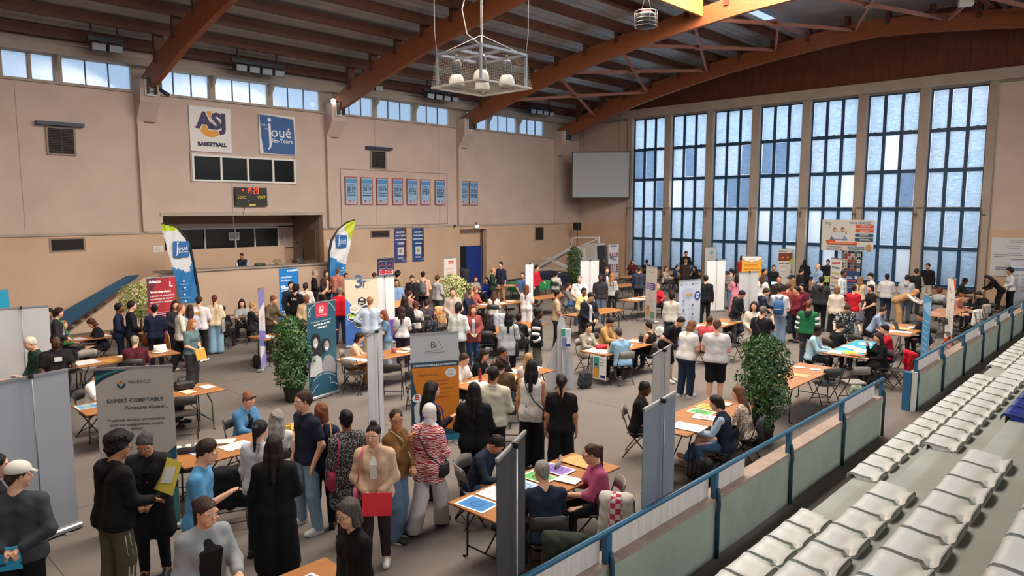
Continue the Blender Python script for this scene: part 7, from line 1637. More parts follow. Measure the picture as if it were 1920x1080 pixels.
p(1493, 537, 1.76, -72, 'MS.xx:0:10', 'short:1c1412', 'p', 'hoodie:6c1f30', 'slim:22242c', BK, 'person in maroon hoodie facing left, dark hair')
p(1541, 519, 1.86, 172, 'MS.ff:0:10', 'cap:17140f', 'p', 'hoodie:2b2d31', 'slim:16171c', BK, 'tall person in dark grey hoodie and black cap, back turned', capcol='1a1a1e', fat=1.12)
p(1570, 536, 1.70, 172, 'FS.dd', 'bob:8a6244', 'p', 'blazer:cdc2b2', 'skirt:17171c', BK, 'person with blonde bob in cream blazer and black skirt', slen=.7)
p(1602, 534, 1.68, 168, 'FS.df', 'updo:3a2824', 'p', 'tee:b51c2c', 'wide:9fb0ba', WH, 'person in red T-shirt and pale jeans, hair tied up')
p(1632, 534, 1.70, -58, 'FS.ff', 'medium:1f1815', 'p', 'tee:17171c', 'skirt:15151c', BK, 'person in black T-shirt and long black skirt, facing left', slen=.85)
p(1590, 574, 1.66, 8, 'FS.oo:18:30', 'short:3e2c24', 'p', 'dress:33353a:fleck:b9b8b4', 'slim:22242a', BK, 'person in black and white patterned dress leaning on the turquoise table', fat=1.2, slv=1.2, strap='2a2a2c', it=[('sling', '26262a', 'dark bag slung over the patterned dress')])
p(1581, 607, 1.62, 130, 'FT.tt:10:26', 'bun:35241e', 'p', 'tee:15161c', 'slim:20242c', BK, 'seated person in black T-shirt at the far side of the turquoise table')
p(1538, 611, 1.76, 82, 'MT.tt:8:14', 'buzz:0e0b0b', 'k', 'shirt:a9cad8', 'slim:161a24', BK, 'seated person in light blue shirt with glasses, dark skin', glasses=1)
p(1645, 624, 1.66, -62, 'FT.cX:6:8', 'long:2e1f1b', 'p', 'long:101114', 'slim:14151a', BK, 'seated person in black with long brown hair, hand raised to the face')
p(1656, 608, 1.74, -85, 'MT.tc:8:10', 'short:2e1c18', 'p', 'long:c01c2c', 'slim:22242c', BK, 'seated person in bright red top beside the turquoise table')
p(1660, 577, 1.66, 82, 'FT.tt:22:8', 'bun:38281f', 'p', 'cardigan:8a9dbb', 'slim:26304a', BK, 'seated person in light blue cardigan with hair in a bun')
p(1722, 544, 1.66, 82, 'FS.rr:62:-20', 'hijab:bd8a5c', 't', 'vest:b08a62', 'wide:b08a62', BK, 'person in beige clothes and headscarf bending over a table', slc='d8d4d0', fat=1.1)
p(1664, 513, 1.78, 178, 'MS.ff', 'short:141110', 't', 'sweater:aeb0b2', 'slim:202c40', BK, 'person in light grey sweater and navy trousers, back to camera')
p(1702, 516, 1.76, 172, 'MS.ff:4:20', 'short:15110f', 't', 'hoodie:9aa0a6', 'jeans:56606c', BK, 'person in grey hoodie with back turned near the tall windows')
p(1719, 504, 1.82, 172, 'MS.ff:4:20', 'short:2c1a16', 't', 'vest:16171c', 'jeans:2a2c34', BK, 'person in black vest with camouflage sleeves near the windows', slc='8a8578')
p(1740, 494, 1.82, -14, 'MS.dd', 'short:0f0d0d', 't', 'sweater:101216', 'jeans:b0aa9c', BK, 'person in black sweater and light trousers standing by the windows', turn=-10)
p(1783, 490, 1.82, -80, 'MS.dd:0:-4', 'buzz:1c1816', 't', 'shirt:27303f', 'slim:22262e', BK, 'person in dark blue shirt with glasses gazing left by the windows')
p(1813, 522, 1.76, 88, 'MT.tt:12:16', 'short:0e0c0c', 'k', 'sweater:1f2826', 'slim:1a1c22', BK, 'seated person in dark green top in front of the last window')
p(1846, 518, 1.70, -82, 'FS.oo:42:16', 'long:1c1413', 'p', 'long:101116', 'slim:14151c', BK, 'person in black with long dark hair bending over papers at right')
p(1892, 503, 1.78, -70, 'FS.fx:4:10', 'curly:0d0c0d', 't', 'long:cfd0d2', 'slim:15161c', BK, 'person in white top beside the information banner at the right edge')
p(1763, 539, 1.66, 165, 'FT.tt', 'medium:5c2a24', 'p', 'sweater:9b9ea4', 'slim:2a2c34', BK, 'seated person with reddish hair and grey sweater near the windows')
p(1832, 548, 1.72, -60, 'MT.tt:16:26', 'short:2a1c1a', 'p', 'puffer:14151a', 'slim:16181e', BK, 'seated person in black padded jacket behind the blue rail')
p(1806, 552, 1.66, 60, 'FT.tt:16:20', 'short:7a3c2c', 'p', 'long:a86a5c', 'slim:2a2c34', BK, 'seated person with red-brown hair behind the orange and white banner')
p(1723, 586, 1.70, -60, 'MT.tt:10:20', 'short:15110f', 't', 'long:1c2230', 'slim:1a1c24', BK, 'seated dark-haired person at the crowded laptop table')
p(1583, 507, 1.80, 62, 'MS.dd', 'short:0f0d0d', 'b', 'shirt:d0d4d6', 'slim:2a303c', BK, 'dark-haired person in loose white shirt before the collage banner')
p(1632, 512, 1.78, -72, 'MS.fd', 'cap:15120f', 'p', 'tee:d4d2d2', 'jeans:3c4454', WH, 'person in white T-shirt and dark cap facing left', capcol='1f2024')
p(1614, 519, 1.68, 165, 'FS.df', 'long:7c5a40', 'p', 'vest:b9a488', 'jeans:5a6474', BK, 'person in beige vest with long light-brown hair', slc='8a98a8')
p(1553, 487, 1.80, 4, 'MS.ff:0:16', 'short:0f0d0d', 't', 'sweater:121318', 'slim:1a1c22', BK, 'person in black standing right against the bright window', it=[('paper', '8a9a3c', 'greenish leaflet held by the person in black at the window')])
p(1534, 495, 1.76, -60, 'MS.ff:0:6', 'bald:8a6a50', 'p', 'shirt:8fa8cc', 'slim:2c3448', BK, 'bald person in light blue shirt near the windows')
p(1511, 486, 1.76, 150, 'FS.ff', 'long:0d0c0e', 't', 'over:131218', 'wide:14151c', BK, 'person with very long black hair against the window pillar', hem=-.25)
p(1503, 504, 1.66, 110, 'FS.ff', 'short:15110f', 'p', 'puffer:191a20', 'slim:15161c', BK, 'person in black jacket in front of the very long black hair')
p(1451, 497, 1.70, 6, 'FS.ff', 'updo:17120f', 't', 'long:121418', 'slim:15161c', BK, 'dark-haired person in black holding a pale blue folder', it=[('folder', 'b5dae4', 'pale blue folder held by the person in black near the windows')])
p(1461, 518, 1.78, 5, 'MS.ff:0:6', 'buzz:2a201a', 't', 'hoodie:221f1e', 'slim:1c1c20', BK, 'close-cropped person in a dark brown hooded top facing the camera', rec=1)
p(1434, 504, 1.80, 60, 'MS.ff', 'short:111012', 't', 'jacket:4a5a70', 'jeans:3a4454', BK, 'black-haired person in slate blue jacket left of the yellow banner')
p(1432, 515, 1.68, 145, 'FS.fd', 'long:4a3226', 'p', 'tee:cfd4d8', 'jeans:7a8ca0', WH, 'person with long brown hair in white T-shirt right of the low white banner')
p(1488, 522, 1.66, 170, 'FS.ff', 'long:8a6648', 'p', 'long:5a4a44', 'slim:2a2a30', BK, 'light-brown-haired person half hidden in the dense crowd')
p(1503, 532, 1.70, -30, 'FS.ff:0:10', 'medium:17110f', 'p', 'sweater:5c1c28', 'slim:22242a', BK, 'person in dark red top peeking between the maroon and grey hoodies')
p(1479, 531, 1.68, 150, 'MS.ff', 'short:4a2c22', 'p', 'shirt:8a3c36', 'jeans:2a303c', BK, 'person in brick red shirt behind the white hoodie')
p(1391, 480, 1.72, 150, 'FS.ff', 'medium:120e10', 't', 'tee:b03438', 'jeans:8a94a0', WH, 'person in red T-shirt standing behind the low white banner')
p(1371, 503, 1.70, -140, 'FS.ff', 'pony:201614', 'p', 'blazer:6a625e:check:9a928c', 'jeans:4f6f94', BK, 'person in tweed-like jacket and blue jeans between the white banners')
p(1382, 515, 1.62, 175, 'FS.ff', 'long:1c1413', 't', 'dress:c07a88', 'slim:c07a88', WH, 'person in a long pink dress beside the tweed-like jacket', hem=-.7, slv=1.8)
p(1287, 471, 1.90, 20, 'MS.ff:0:14', 'short:1a1412', 't', 'jacket:14151a', 'slim:14151c', BK, 'tall dark-clothed person standing against the second window')
p(1286, 486, 1.70, 175, 'FS.ff', 'updo:8a6a4c', 'p', 'over:2c2628', 'slim:1a1a20', BK, 'fair-haired person in front of the tall dark one at the window')
p(1250, 499, 1.68, 60, 'FT.tt', 'long:5a2a22', 'p', 'long:b9a39c', 'slim:3a3438', BK, 'seated person with red-brown hair and pale top by the windows')
p(1271, 497, 1.78, 60, 'MT.tt', 'short:2a2422', 'p', 'blazer:22304a', 'slim:1c2230', BK, 'seated person in dark blue suit jacket by the windows', inner='9ab0c8')
p(1280, 502, 1.60, 172, 'FT.tt:4:6', 'short:7a5a30', 'p', 'long:c9962c', 'jeans:2c3450', BK, 'seated person in mustard yellow top, back turned')
p(1302, 499, 1.70, -72, 'FT.tt', 'long:0d0c0f', 't', 'over:101116', 'slim:14151c', BK, 'seated person in black with long black hair by the windows')
p(1186, 487, 1.68, 20, 'FT.tt', 'long:3a1c1a', 'p', 'long:5a2226', 'slim:22202a', BK, 'seated person in dark red before the first window')
p(1213, 487, 1.74, 170, 'MT.tt', 'short:101012', 't', 'long:14151c', 'slim:14151c', BK, 'seated black-haired person right of the dark red one')
p(1199, 499, 1.82, 165, 'MS.fd', 'buzz:3a2a22', 't', 'jacket:2c3348', 'slim:1c1c22', '1a1516', 'person in navy jacket carrying a white bag, standing apart', it=[('hbag', 'e2dfe0', 'white bag held by the person in the navy jacket')])
p(1234, 532, 1.70, 5, 'FT.tt', 'short:a87a58', 'p', 'long:b81c2e', 'slim:22202a', BK, 'seated person in bright red behind the purple-splash banner')
p(1260, 547, 1.72, 172, 'FS.fd:0:4', 'medium:1f1614', 'p', 'long:c2beb4', 'wide:1c2436', BK, 'person in cream top and dark navy trousers left of the pale blue banner')
p(1324, 516, 1.80, 172, 'MS.dd', 'short:1c1614', 'p', 'blazer:15161b', 'slim:15161b', BK, 'person in black suit half hidden by the pale blue banner')
# ---- centre back
p(1132, 484, 1.84, -5, 'MS.ff', 'short:0e0c0c', 'k', 'jacket:1a1d22', 'slim:15161c', BK, 'dark-skinned person in black jacket by the round-pictures banner')
p(1138, 501, 1.76, 20, 'MS.ff', 'curly:4a2c1c', 'p', 'blazer:1c1f28', 'slim:1a1c22', BK, 'curly brown-haired person in a dark jacket and white shirt', inner='d9d6d2')
p(1126, 514, 1.80, 0, 'MS.dd:0:0', 'short:0f0d0d', 'k', 'tee:2c2c32', 'jeans:5a6474', BK, 'dark-skinned person in charcoal T-shirt facing the camera')
p(1148, 512, 1.70, 155, 'FS.fd', 'long:a06a3c', 'p', 'long:cfd2cc:stripe_h:3a4048', 'slim:26282c', BK, 'person with long ginger hair and striped white top', it=[('tote', '17181c', 'black shoulder bag of the person in the striped top')])
p(1087, 517, 1.78, 6, 'MS.fd', 'short:7a6c62', 'p', 'tee:dcdcdc', 'jeans:3a4454', BK, 'person in white T-shirt with a dark strap and grey hair', fat=1.15, slv=.9, strap='2c2f36', it=[('slingL', 'd0332c', 'bright red bag at the side of the person in white')])
p(1095, 540, 1.68, 12, 'FS.ff', 'medium:24170f', 'b', 'jacket:dcc489', 'slim:2a2a2c', BK, 'person in pale yellow jacket with shoulder-length dark hair', inner='3a3230')
p(1110, 550, 1.82, 32, 'MS.ff:4:30', 'short:17110f', 'p', 'blazer:181b28', 'slim:161922', BK, 'person in black blazer and white shirt looking down', inner='d2d4dc', hem=-.16, strap='d8cfb8', it=[('slingL', 'd9cdb4', 'cream cloth bag carried by the person in the black blazer')])
p(1047, 543, 1.80, 96, 'MS.fd', 'short:201612', 't', 'tee:b29c80', 'slim:2c2624', BK, 'bearded person in beige T-shirt and dark trousers', beard=1, slv=.75)
p(1067, 531, 1.70, 84, 'FT.tt', 'short:33221a', 'p', 'long:77706e', 'jeans:34568a', BK, 'seated person in grey top and blue jeans behind the beige T-shirt')
p(1008, 497, 1.78, 60, 'MS.dx:0:14', 'short:241614', 'p', 'long:b8202c', 'slim:26262a', BK, 'person in red long-sleeved top and dark apron by the green cloth')
p(1043, 509, 1.68, 165, 'FT.tt', 'short:0f0e10', 't', 'long:cfcbc6', 'slim:3a3c44', BK, 'seated person in white top and black hair by the dark tall plant')
p(988, 534, 1.62, 160, 'FS.fd', 'long:6e3e2c', 'p', 'tee:dcd6d4', 'wide:d8cfcc', WH, 'person all in white with brown ponytail before the bright white banner', slv=.8)
p(980, 511, 1.70, -20, 'MS.ff', 'short:2a201c', 'p', 'tee:5f7fb4', 'slim:22242a', BK, 'person in blue T-shirt half behind the bright white banner')
p(1010, 578, 1.76, 92, 'MS.kk:0:6', 'updo:0c0b0c', 'k', 'puffer:141417', 'cargo:6a685c', WH, 'person in black puffer jacket with white sleeve bands', bands='dad8d6')
p(954, 585, 1.70, 174, 'FS.fd', 'long:0f0e11', 'p', 'shirt:aeb3b8', 'slim:131419', BK, 'person in pale grey blouse with straight black hair', hem=-.24, it=[('tote', '17191d', 'black bag on the shoulder of the pale grey blouse')])
p(973, 588, 1.72, 168, 'MT.tt', 'short:0e0d0f', 'b', 'jacket:15161a', 'slim:15161a', BK, 'seated black-haired person with a rucksack hung on the chair', it=[('backpack', '15161a', 'black leather rucksack on the chair right of the grey blouse')])
p(914, 587, 1.68, 172, 'FT.tt', 'long:241714', 'p', 'long:121317', 'slim:131419', BK, 'seated person with very long dark brown hair in black, centre')
p(887, 572, 1.68, 10, 'FS.ff', 'wavy:6a3024', 'p', 'cardigan:8e4644', 'jeans:2f4666', BK, 'laughing person with curly auburn hair and rust cardigan', inner='a9a4aa', turn=10)
p(860, 568, 1.80, 148, 'MS.fd:0:4', 'medium:1c1412', 'p', 'sweater:cdd2d0', 'slim:2d3032', BK, 'person in white zip sweater with dark wavy hair', hem=-.1)
p(849, 540, 1.78, 0, 'MS.ff:0:4', 'short:3a241a', 'p', 'shirt:b3a398', 'slim:3a3a40', BK, 'young person in beige shirt facing the camera among the crowd')
p(886, 545, 1.78, 62, 'MT.tt:12:16', 'buzz:8a5a40', 'p', 'long:242b42', 'slim:22242c', BK, 'balding seated person in navy top leaning over papers', fat=1.15)
p(926, 546, 1.64, 172, 'FT.tt', 'long:4a2c22', 'p', 'long:dad2c6', 'slim:8a8c96', BK, 'seated person with brown hair and cream-white blouse, back turned')
p(893, 539, 1.70, 40, 'MT.tt:12:10', 'short:a85a3c', 'p', 'long:a85a4c', 'slim:3a3a40', BK, 'seated person with sandy hair behind the balding one')
p(892, 518, 1.68, 30, 'FT.tt', 'long:4a1c1e', 'p', 'long:a39690', 'slim:3a3a40', BK, 'seated person with dark red hair in front of the blue door')
p(912, 520, 1.66, -30, 'FT.tt', 'long:2a1c1a', 'p', 'long:24359c', 'slim:22242c', BK, 'seated person in royal blue beside the dark red hair')
p(925, 502, 1.70, 88, 'FS.ff', 'pony:b98a52', 'p', 'sweater:25382f', 'slim:1c2024', BK, 'blonde ponytailed person in dark green sweater', hem=-.16, it=[('paper', 'e8eaea', 'white paper held by the person in the dark green sweater')])
p(938, 491, 1.86, -40, 'MS.kd:0:8', 'short:17110f', 'p', 'shirt:2a2c40', 'jeans:a07c60', BK, 'tall person in navy shirt and tan trousers', slv=1.3)
p(841, 515, 1.74, 0, 'MT.tt', 'short:1c1413', 'b', 'shirt:8a8a8c', 'slim:2a2a30', BK, 'seated person whose head shows above the pale shrub')
p(821, 516, 1.76, 132, 'MS.fX', 'short:4e2e1e', 'p', 'hoodie:a9a9a8', 'slim:3a4444', BK, 'person in grey hoodie with brown hair beside the pale shrub')
p(793, 509, 1.80, 176, 'MS.ff', 'short:17120f', 'p', 'hoodie:d8a58c', 'slim:1c1c22', BK, 'person in peach hoodie wearing a grey backpack', it=[('backpack', '5a5c60', 'grey backpack worn over the peach hoodie')])
p(772, 517, 1.78, -12, 'MS.ff:4:22', 'short:3a2a20', 'p', 'shirt:242428', 'slim:1c1c22', BK, 'person in black shirt looking down right of the tall white banner')
p(747, 509, 1.76, 120, 'MS.ff', 'curly:15100f', 'p', 'jacket:9a8a68', 'slim:2a2a2c', BK, 'dark-haired person in khaki beige jacket right of the white banner')
p(743, 524, 1.70, 2, 'MS.ff', 'short:1f1614', 't', 'tee:7f9cc8', 'slim:1a1c24', BK, 'person in light blue T-shirt holding an orange bag', it=[('folder', 'd9955a', 'orange paper bag held by the light blue T-shirt')])
p(769, 545, 1.66, 140, 'FT.tt', 'updo:5a2c26', 'p', 'long:b98a7c', 'slim:2a2a30', BK, 'seated person with dark red updo and salmon top')
p(759, 555, 1.78, 170, 'FS.ff', 'long:241816', 'p', 'coat:1d1c1e', 'slim:1a1a1e', BK, 'person in long black coat with a white strap, near the purple cloth', hem=-.4, strap='dcdad6', it=[('sling', '1d1c1e', 'black bag on a white strap over the long black coat')])
p(754, 575, 1.60, 165, 'FS.fd', 'long:38241c', 'p', 'tee:d6d2d2', 'slim:2a2030', BK, 'girl with long brown hair and white T-shirt near the purple cloth', it=[('hbag', '8c98a4', 'grey bag carried by the girl in the white T-shirt'), ('slingL', '3a2c5a', 'dark purple bag of the girl in the white T-shirt')])
p(801, 561, 1.68, 165, 'FT.tt:8:10', 'medium:33201e', 'p', 'long:4e4450', 'jeans:24344c', BK, 'seated person in plum grey top before the purple draped chair')
p(780, 566, 1.64, 170, 'FT.tt', 'curly:5a302a', 'p', 'long:cfc9c2', 'slim:3a3a40', BK, 'seated person with curly red-brown hair and white top')
p(717, 582, 1.60, -82, 'FS.fX:4:8', 'long:7a4028', 'p', 'tee:5f7f9a', 'jeans:9ab0c0', BK, 'girl with long auburn hair and blue T-shirt before the white banner')
p(694, 556, 1.84, 168, 'MS.fh', 'buzz:9a6c4c', 'p', 'shirt:a9bcd4:stripe_v:c4d0e0', 'jeans:b39c82', BK, 'tall person in light blue striped shirt and beige trousers', fat=1.12)
p(678, 625, 1.66, 82, 'FT.tt:14:14', 'bob:2c1a18', 'p', 'long:d8b69a', 'wide:b07848', '7a5232', 'seated person with dark bob and beige sweater behind the grey banner edge', chair_kind='g')
p(636, 539, 1.74, 176, 'MS.ff', 'short:7a7672', 't', 'vest:c4152c', 'slim:26365a', BK, 'grey-haired person in bright red vest, back turned', slc='c4152c')
p(633, 503, 1.82, 165, 'MS.ff', 'buzz:6a4638', 't', 'shirt:c27a6c', 'jeans:4a4444', BK, 'person in salmon pink shirt before the right feather flag', fat=1.12)
p(612, 508, 1.72, 25, 'FS.ff', 'bob:3a2420', 'p', 'blazer:4a302a', 'slim:2a2426', BK, 'person in brown jacket left of the salmon pink shirt', inner='cdb8a8')
p(591, 506, 1.84, 90, 'MS.ff', 'short:9a8c80', 'p', 'blazer:16171b', 'slim:16171b', BK, 'grey-haired person in black suit below the balcony', hem=-.16)
p(607, 536, 1.70, 110, 'FS.fX', 'short:15161c', 'p', 'jacket:201f22', 'slim:1c1c20', BK, 'person with black hair and dark jacket, white strap, below the balcony')
p(649, 512, 1.74, 30, 'MS.ff', 'short:17110f', 't', 'shirt:9a6a54', 'slim:2a2a2c', BK, 'dark-haired person hidden behind the cream banner, left corner')
p(702, 511, 1.76, 175, 'MS.ff', 'short:4a2a20', 'p', 'shirt:9a8a80', 'slim:2a2a2c', BK, 'person whose head shows behind the tall white banner')
p(575, 551, 1.76, 0, 'MS.ff', 'bald:4a2c20', 'b', 'sweater:b79c78', 'jeans:2c3448', BK, 'bald dark-skinned person in beige sweater with black band')
p(573, 530, 1.70, 165, 'MS.fd', 'medium:3a241e', 'p', 'long:dcd4cc', 'slim:3a3a40', BK, 'brown-haired person in cream top, back turned, below the balcony')
p(555, 534, 1.74, 155, 'MS.ff:0:8', 'curly:100d0d', 'p', 'tee:151417', 'slim:15151a', BK, 'black T-shirt with white print on the back, dark curly-haired person', print=('LIKE', 'd9d4cc', 'b'))
p(545, 528, 1.80, 15, 'MS.dd', 'short:1f1614', 'p', 'shirt:262a38', 'slim:22242c', BK, 'person with glasses in dark shirt before the bright blue banner')
p(516, 556, 1.70, 55, 'FS.oo:12:16', 'updo:7a4c32', 'p', 'sweater:564a34', 'slim:231f1f', BK, 'person in olive turtleneck leaning over a table')
p(453, 562, 1.68, 0, 'FT.tt', 'wavy:20140f', 'p', 'long:9a9c9c', 'slim:1c1c22', BK, 'seated person with dark curls, glasses and grey top', glasses=1)
p(475, 567, 1.66, 105, 'FT.tt', 'updo:b08a5a', 'p', 'long:22222a', 'slim:1c1c24', WH, 'seated blonde person in black right of the dark curls')
p(418, 573, 1.68, 160, 'FT.tt', 'short:15110f', 'p', 'long:15161a', 'slim:15161a', BK, 'seated black-haired person behind the cream top and grey tote')
p(402, 553, 1.70, 168, 'FS.ff', 'pony:5a2e20', 'p', 'long:ddc9a8', 'wide:86a8c0', WH, 'person in cream top and pale jeans with a grey tote', it=[('tote', '9c9a94', 'grey tote bag over the shoulder of the cream top')])
p(373, 555, 1.80, 165, 'MS.ff', 'short:33211a', 'p', 'tee:d9d2d4', 'slim:211f22', WH, 'person in white T-shirt with orange print on the back', slv=.8, print=('', 'dba23c', 'b'), it=[('hbag', 'b02438', 'red bag held by the person in the orange-printed T-shirt')])
p(356, 572, 1.64, 170, 'FS.ff', 'long:3a241e', 'p', 'long:b9bccc', 'slim:2a2c34', WH, 'person with long brown hair beside the orange-printed T-shirt')
p(340, 570, 1.76, 100, 'MW.ff', 'buzz:8a5a40', 'p', 'shirt:d6cfc4', 'wide:19181b', 'c9b8a4', 'person in white shirt and black trousers walking right')
p(328, 564, 1.68, 20, 'FS.ff', 'long:2a1614', 'p', 'long:2c2a34', 'slim:20202a', BK, 'dark-haired person before the red banner, left of the white shirt')
p(362, 599, 1.62, 52, 'FS.ff:2:12', 'long:a8683c', 'p', 'tee:5c7478', 'wide:37383a', WH, 'person with long ginger hair and teal T-shirt holding papers', slv=.75, it=[('paper', 'e6e2e4', 'white and orange papers held by the teal T-shirt'), ('folderL', 'd89a3c', 'orange leaflet held low by the teal T-shirt')])
p(289, 571, 1.72, 176, 'FS.ff', 'updo:0f0e12', 'p', 'sweater:1b2038', 'slim:17181e', BK, 'black-haired person in navy sweater before the variegated shrub')
p(248, 564, 1.80, 100, 'MS.ff', 'short:1c1413', 'p', 'blazer:1f2028', 'slim:1c1e28', BK, 'person in dark suit holding a tan folder near the shrub', colcol='e2dedc', hem=-.15, it=[('folder', 'd9b070', 'tan folder held by the person in the dark suit')])
p(224, 569, 1.72, 84, 'MS.ff', 'short:17110f', 'b', 'jacket:222a44', 'slim:1c2438', BK, 'person in navy jacket left of the dark suit')
p(253, 630, 1.72, 172, 'MT.tt:10:10', 'short:a89880', 'p', 'sweater:54202a', 'slim:2a2a30', BK, 'seated person with curly grey hair and burgundy sweater', fat=1.1)
p(319, 681, 1.70, 70, 'FT.tt:16:20', 'short:100e0e', 'p', 'jacket:1b1b1f', 'slim:17171c', BK, 'seated black-haired person in black right of the accounting banner')
p(192, 690, 1.70, 60, 'MT.tt:10:20', 'short:2a1c16', 'p', 'tee:dbd9d6', 'slim:2a2c34', BK, 'seated person in white T-shirt mostly hidden by the accounting banner')
p(103, 627, 1.82, 12, 'MS.fX:0:2', 'buzz:0d0b0b', 'k', 'tee:1c1b1e', 'slim:171719', BK, 'dark-skinned person in black T-shirt holding a tablet', print=('', 'cfcfcf', 'f'), it=[('tabletL', '17181c', 'dark tablet held by the person in the black T-shirt')])
p(50, 634, 1.76, -72, 'MS.ff:6:20', 'short:d6cbb8', 'p', 'jacket:26423c', 'slim:1c2a38', BK, 'white-haired person in dark green shirt between the white banners', at=None)
p(112, 577, 1.76, 84, 'MS.ff:2:12', 'medium:2c1b16', 'p', 'sweater:2b2a2c', 'slim:1f1f22', BK, 'person with chin-length dark hair, glasses and charcoal sweater', glasses=1, strap='2fae52', it=[('slingL', '2fae52', 'bright green bag of the person in the charcoal sweater')])
p(92, 579, 1.72, -30, 'MS.ff', 'short:1c1413', 'p', 'jacket:8e9094', 'slim:2a2a30', BK, 'dark-haired person peeking from behind the white banner at left')
p(120, 601, 1.66, 60, 'FT.tt', 'long:9a6a44', 'p', 'long:3f7458', 'slim:2a2a30', BK, 'seated person with light hair and green top beside the green bag')
p(165, 600, 1.70, -82, 'FT.tt:16:24', 'bob:4a2018', 'p', 'sweater:191d2c', 'slim:1a1c26', BK, 'seated person in navy sweater with auburn-brown bob facing left')
p(-14, 656, 1.74, 60, 'MT.tt', 'short:2a1c16', 'p', 'tee:1f2434', 'slim:2a2c34', BK, 'person in navy at the very left edge behind the grey banner')
p(874, 664, 1.74, 58, 'MT.tX:8:16', 'short:3a2820', 'p', 'tee:cfccca', 'slim:2a2c34', BK, 'seated person with short beard and white top reading a yellow leaflet', beard=1, it=[('paperL', 'e0bc48', 'yellow leaflet read by the seated person in white')])
p(912, 656, 1.68, 62, 'FT.tc:16:10', 'long:22140f', 'p', 'long:17171b', 'slim:17171c', BK, 'seated dark-haired person with sunglasses on the head, chin on hand', sung=1)
p(941, 671, 1.74, 172, 'MT.tt:4:8', 'curly:3a2018', 'p', 'sweater:57432e', 'jeans:303a48', WH, 'seated person with curly brown hair and brown sweater')
p(944, 652, 1.70, 60, 'MT.tt', 'short:12100f', 'b', 'long:1c1a1c', 'slim:17171c', BK, 'seated black-haired person behind the brown sweater')
p(991, 662, 1.68, 178, 'FT.tt', 'long:b08a5c', 'p', 'long:cdb8b0', 'slim:2a2c34', BK, 'seated blonde person half hidden by the long black hair')
p(1105, 607, 1.66, 42, 'FT.tt:2:14', 'bun:221613', 'p', 'blazer:9b9488', 'slim:a09a90', BK, 'seated person in grey blazer, dark hair in a low bun', inner='c9b9b2', chair_kind='g')
p(1149, 598, 1.76, 70, 'MT.tt:10:30', 'short:1a1411', 't', 'jacket:b98e58', 'slim:22242c', BK, 'seated person in tan bomber jacket, looking down', colcol='2a2a2c')
p(1158, 616, 1.80, -150, 'MT.tt:12:14', 'buzz:44372f', 'p', 'shirt:7fa5bf', 'slim:13141a', 'cfcac2', 'seated person in light blue shirt, back to camera, centre table', fat=1.08, chair_kind='g')
p(1215, 603, 1.68, -128, 'FT.tt:6:8', 'short:1f1614', 'p', 'tank:1c1a1a', 'jeans:22304a', WH, 'seated person with short dark hair and sleeveless black top', slv=0.0, chair_kind='g', it=())
# the exhibitor on the balcony
w = atx(453, 475, -27.5)
p(453, 475, 1.78, -5, 'MT.tt:10:20', 'buzz:2a1c16', 't', 'vest:1c2438', 'slim:22242c', BK, 'person in dark vest and pale blue sleeves sitting on the balcony', slc='a9b6c4', z=w[2] - 1.30, at=(w[0], w[1], w[2]))

# ---- empty chairs
def cu(u, v, face, lab, kind='d', z=.84):
    w = atz(u, v, z); L = w[:2] / np.linalg.norm(w[:2]); a = R_(face); f = -L * math.cos(a) + np.array([L[1], -L[0]]) * math.sin(a)
    return chair(w[0], w[1], math.atan2(-f[0], f[1]), lab, kind)
cu(1550, 685, -150, 'empty dark folding chair at the near side of the bare table')
cu(1603, 682, -150, 'empty grey-seated folding chair left of the gap in the blue rail', 'g')
cu(355, 826, 178, 'empty folding chair behind the left foreground table', 'b')
C4_ = cu(427, 868, -178, 'empty folding chair with a bag, left foreground table, near side', 'b')
cu(345, 735, 178, 'empty dark folding chair right of the grey accounting banner')
cu(168, 658, 10, 'empty pale folding chair at the hard hat table', 'g')
cu(665, 668, 150, 'empty brown folding chair facing the table of the beige sweater', 'g')
cu(736, 676, 175, 'dark folding chair under the table right of the grey banner edge')
cu(782, 690, 170, 'dark folding chair partly hidden by the orange banner')
cu(1010, 856, -100, 'empty grey folding chair behind the grey-haired navy shirt', 'g')
cu(895, 865, 110, 'empty grey folding chair left of the dark banner', 'g')
cu(955, 745, 178, 'dark folding chair behind the cream jacket')
cu(1020, 725, 160, 'dark folding chair between the white vest and the black T-shirt')
cu(1160, 640, 178, 'black folding chair right of the centre table', 'b')
C1_ = cu(1062, 985, 175, 'folding chair with an olive coat, at the bottom edge beside the blue rail', 'b')
C2_ = cu(1160, 915, 175, 'folding chair carrying a white and red jacket behind the pink sweater', 'g')
cu(1372, 620, 150, 'black folding chair right of the broad white T-shirt', 'b')
cu(1196, 515, 150, 'dark folding chair under the tall bare table by the windows')
cu(1163, 560, 100, 'folded dark chair leaning near the bare wooden table')
cu(420, 600, 170, 'dark folding chair behind the cream top and tote', 'b')
C3_ = cu(830, 575, 170, 'folding chair draped in purple behind the beige coat')
cu(955, 560, 80, 'dark folding chair right of the tall navy-shirted person', 'b', .84)
cu(1790, 600, 60, 'dark folding chair behind the orange and white banner')
C5_ = cu(1850, 585, 60, 'folding chair with a white coat behind the blue rail', 'g')
cu(1615, 625, 150, 'folding chair behind the patterned dress')
cu(890, 620, 170, 'folding chair beside the very long dark brown hair')
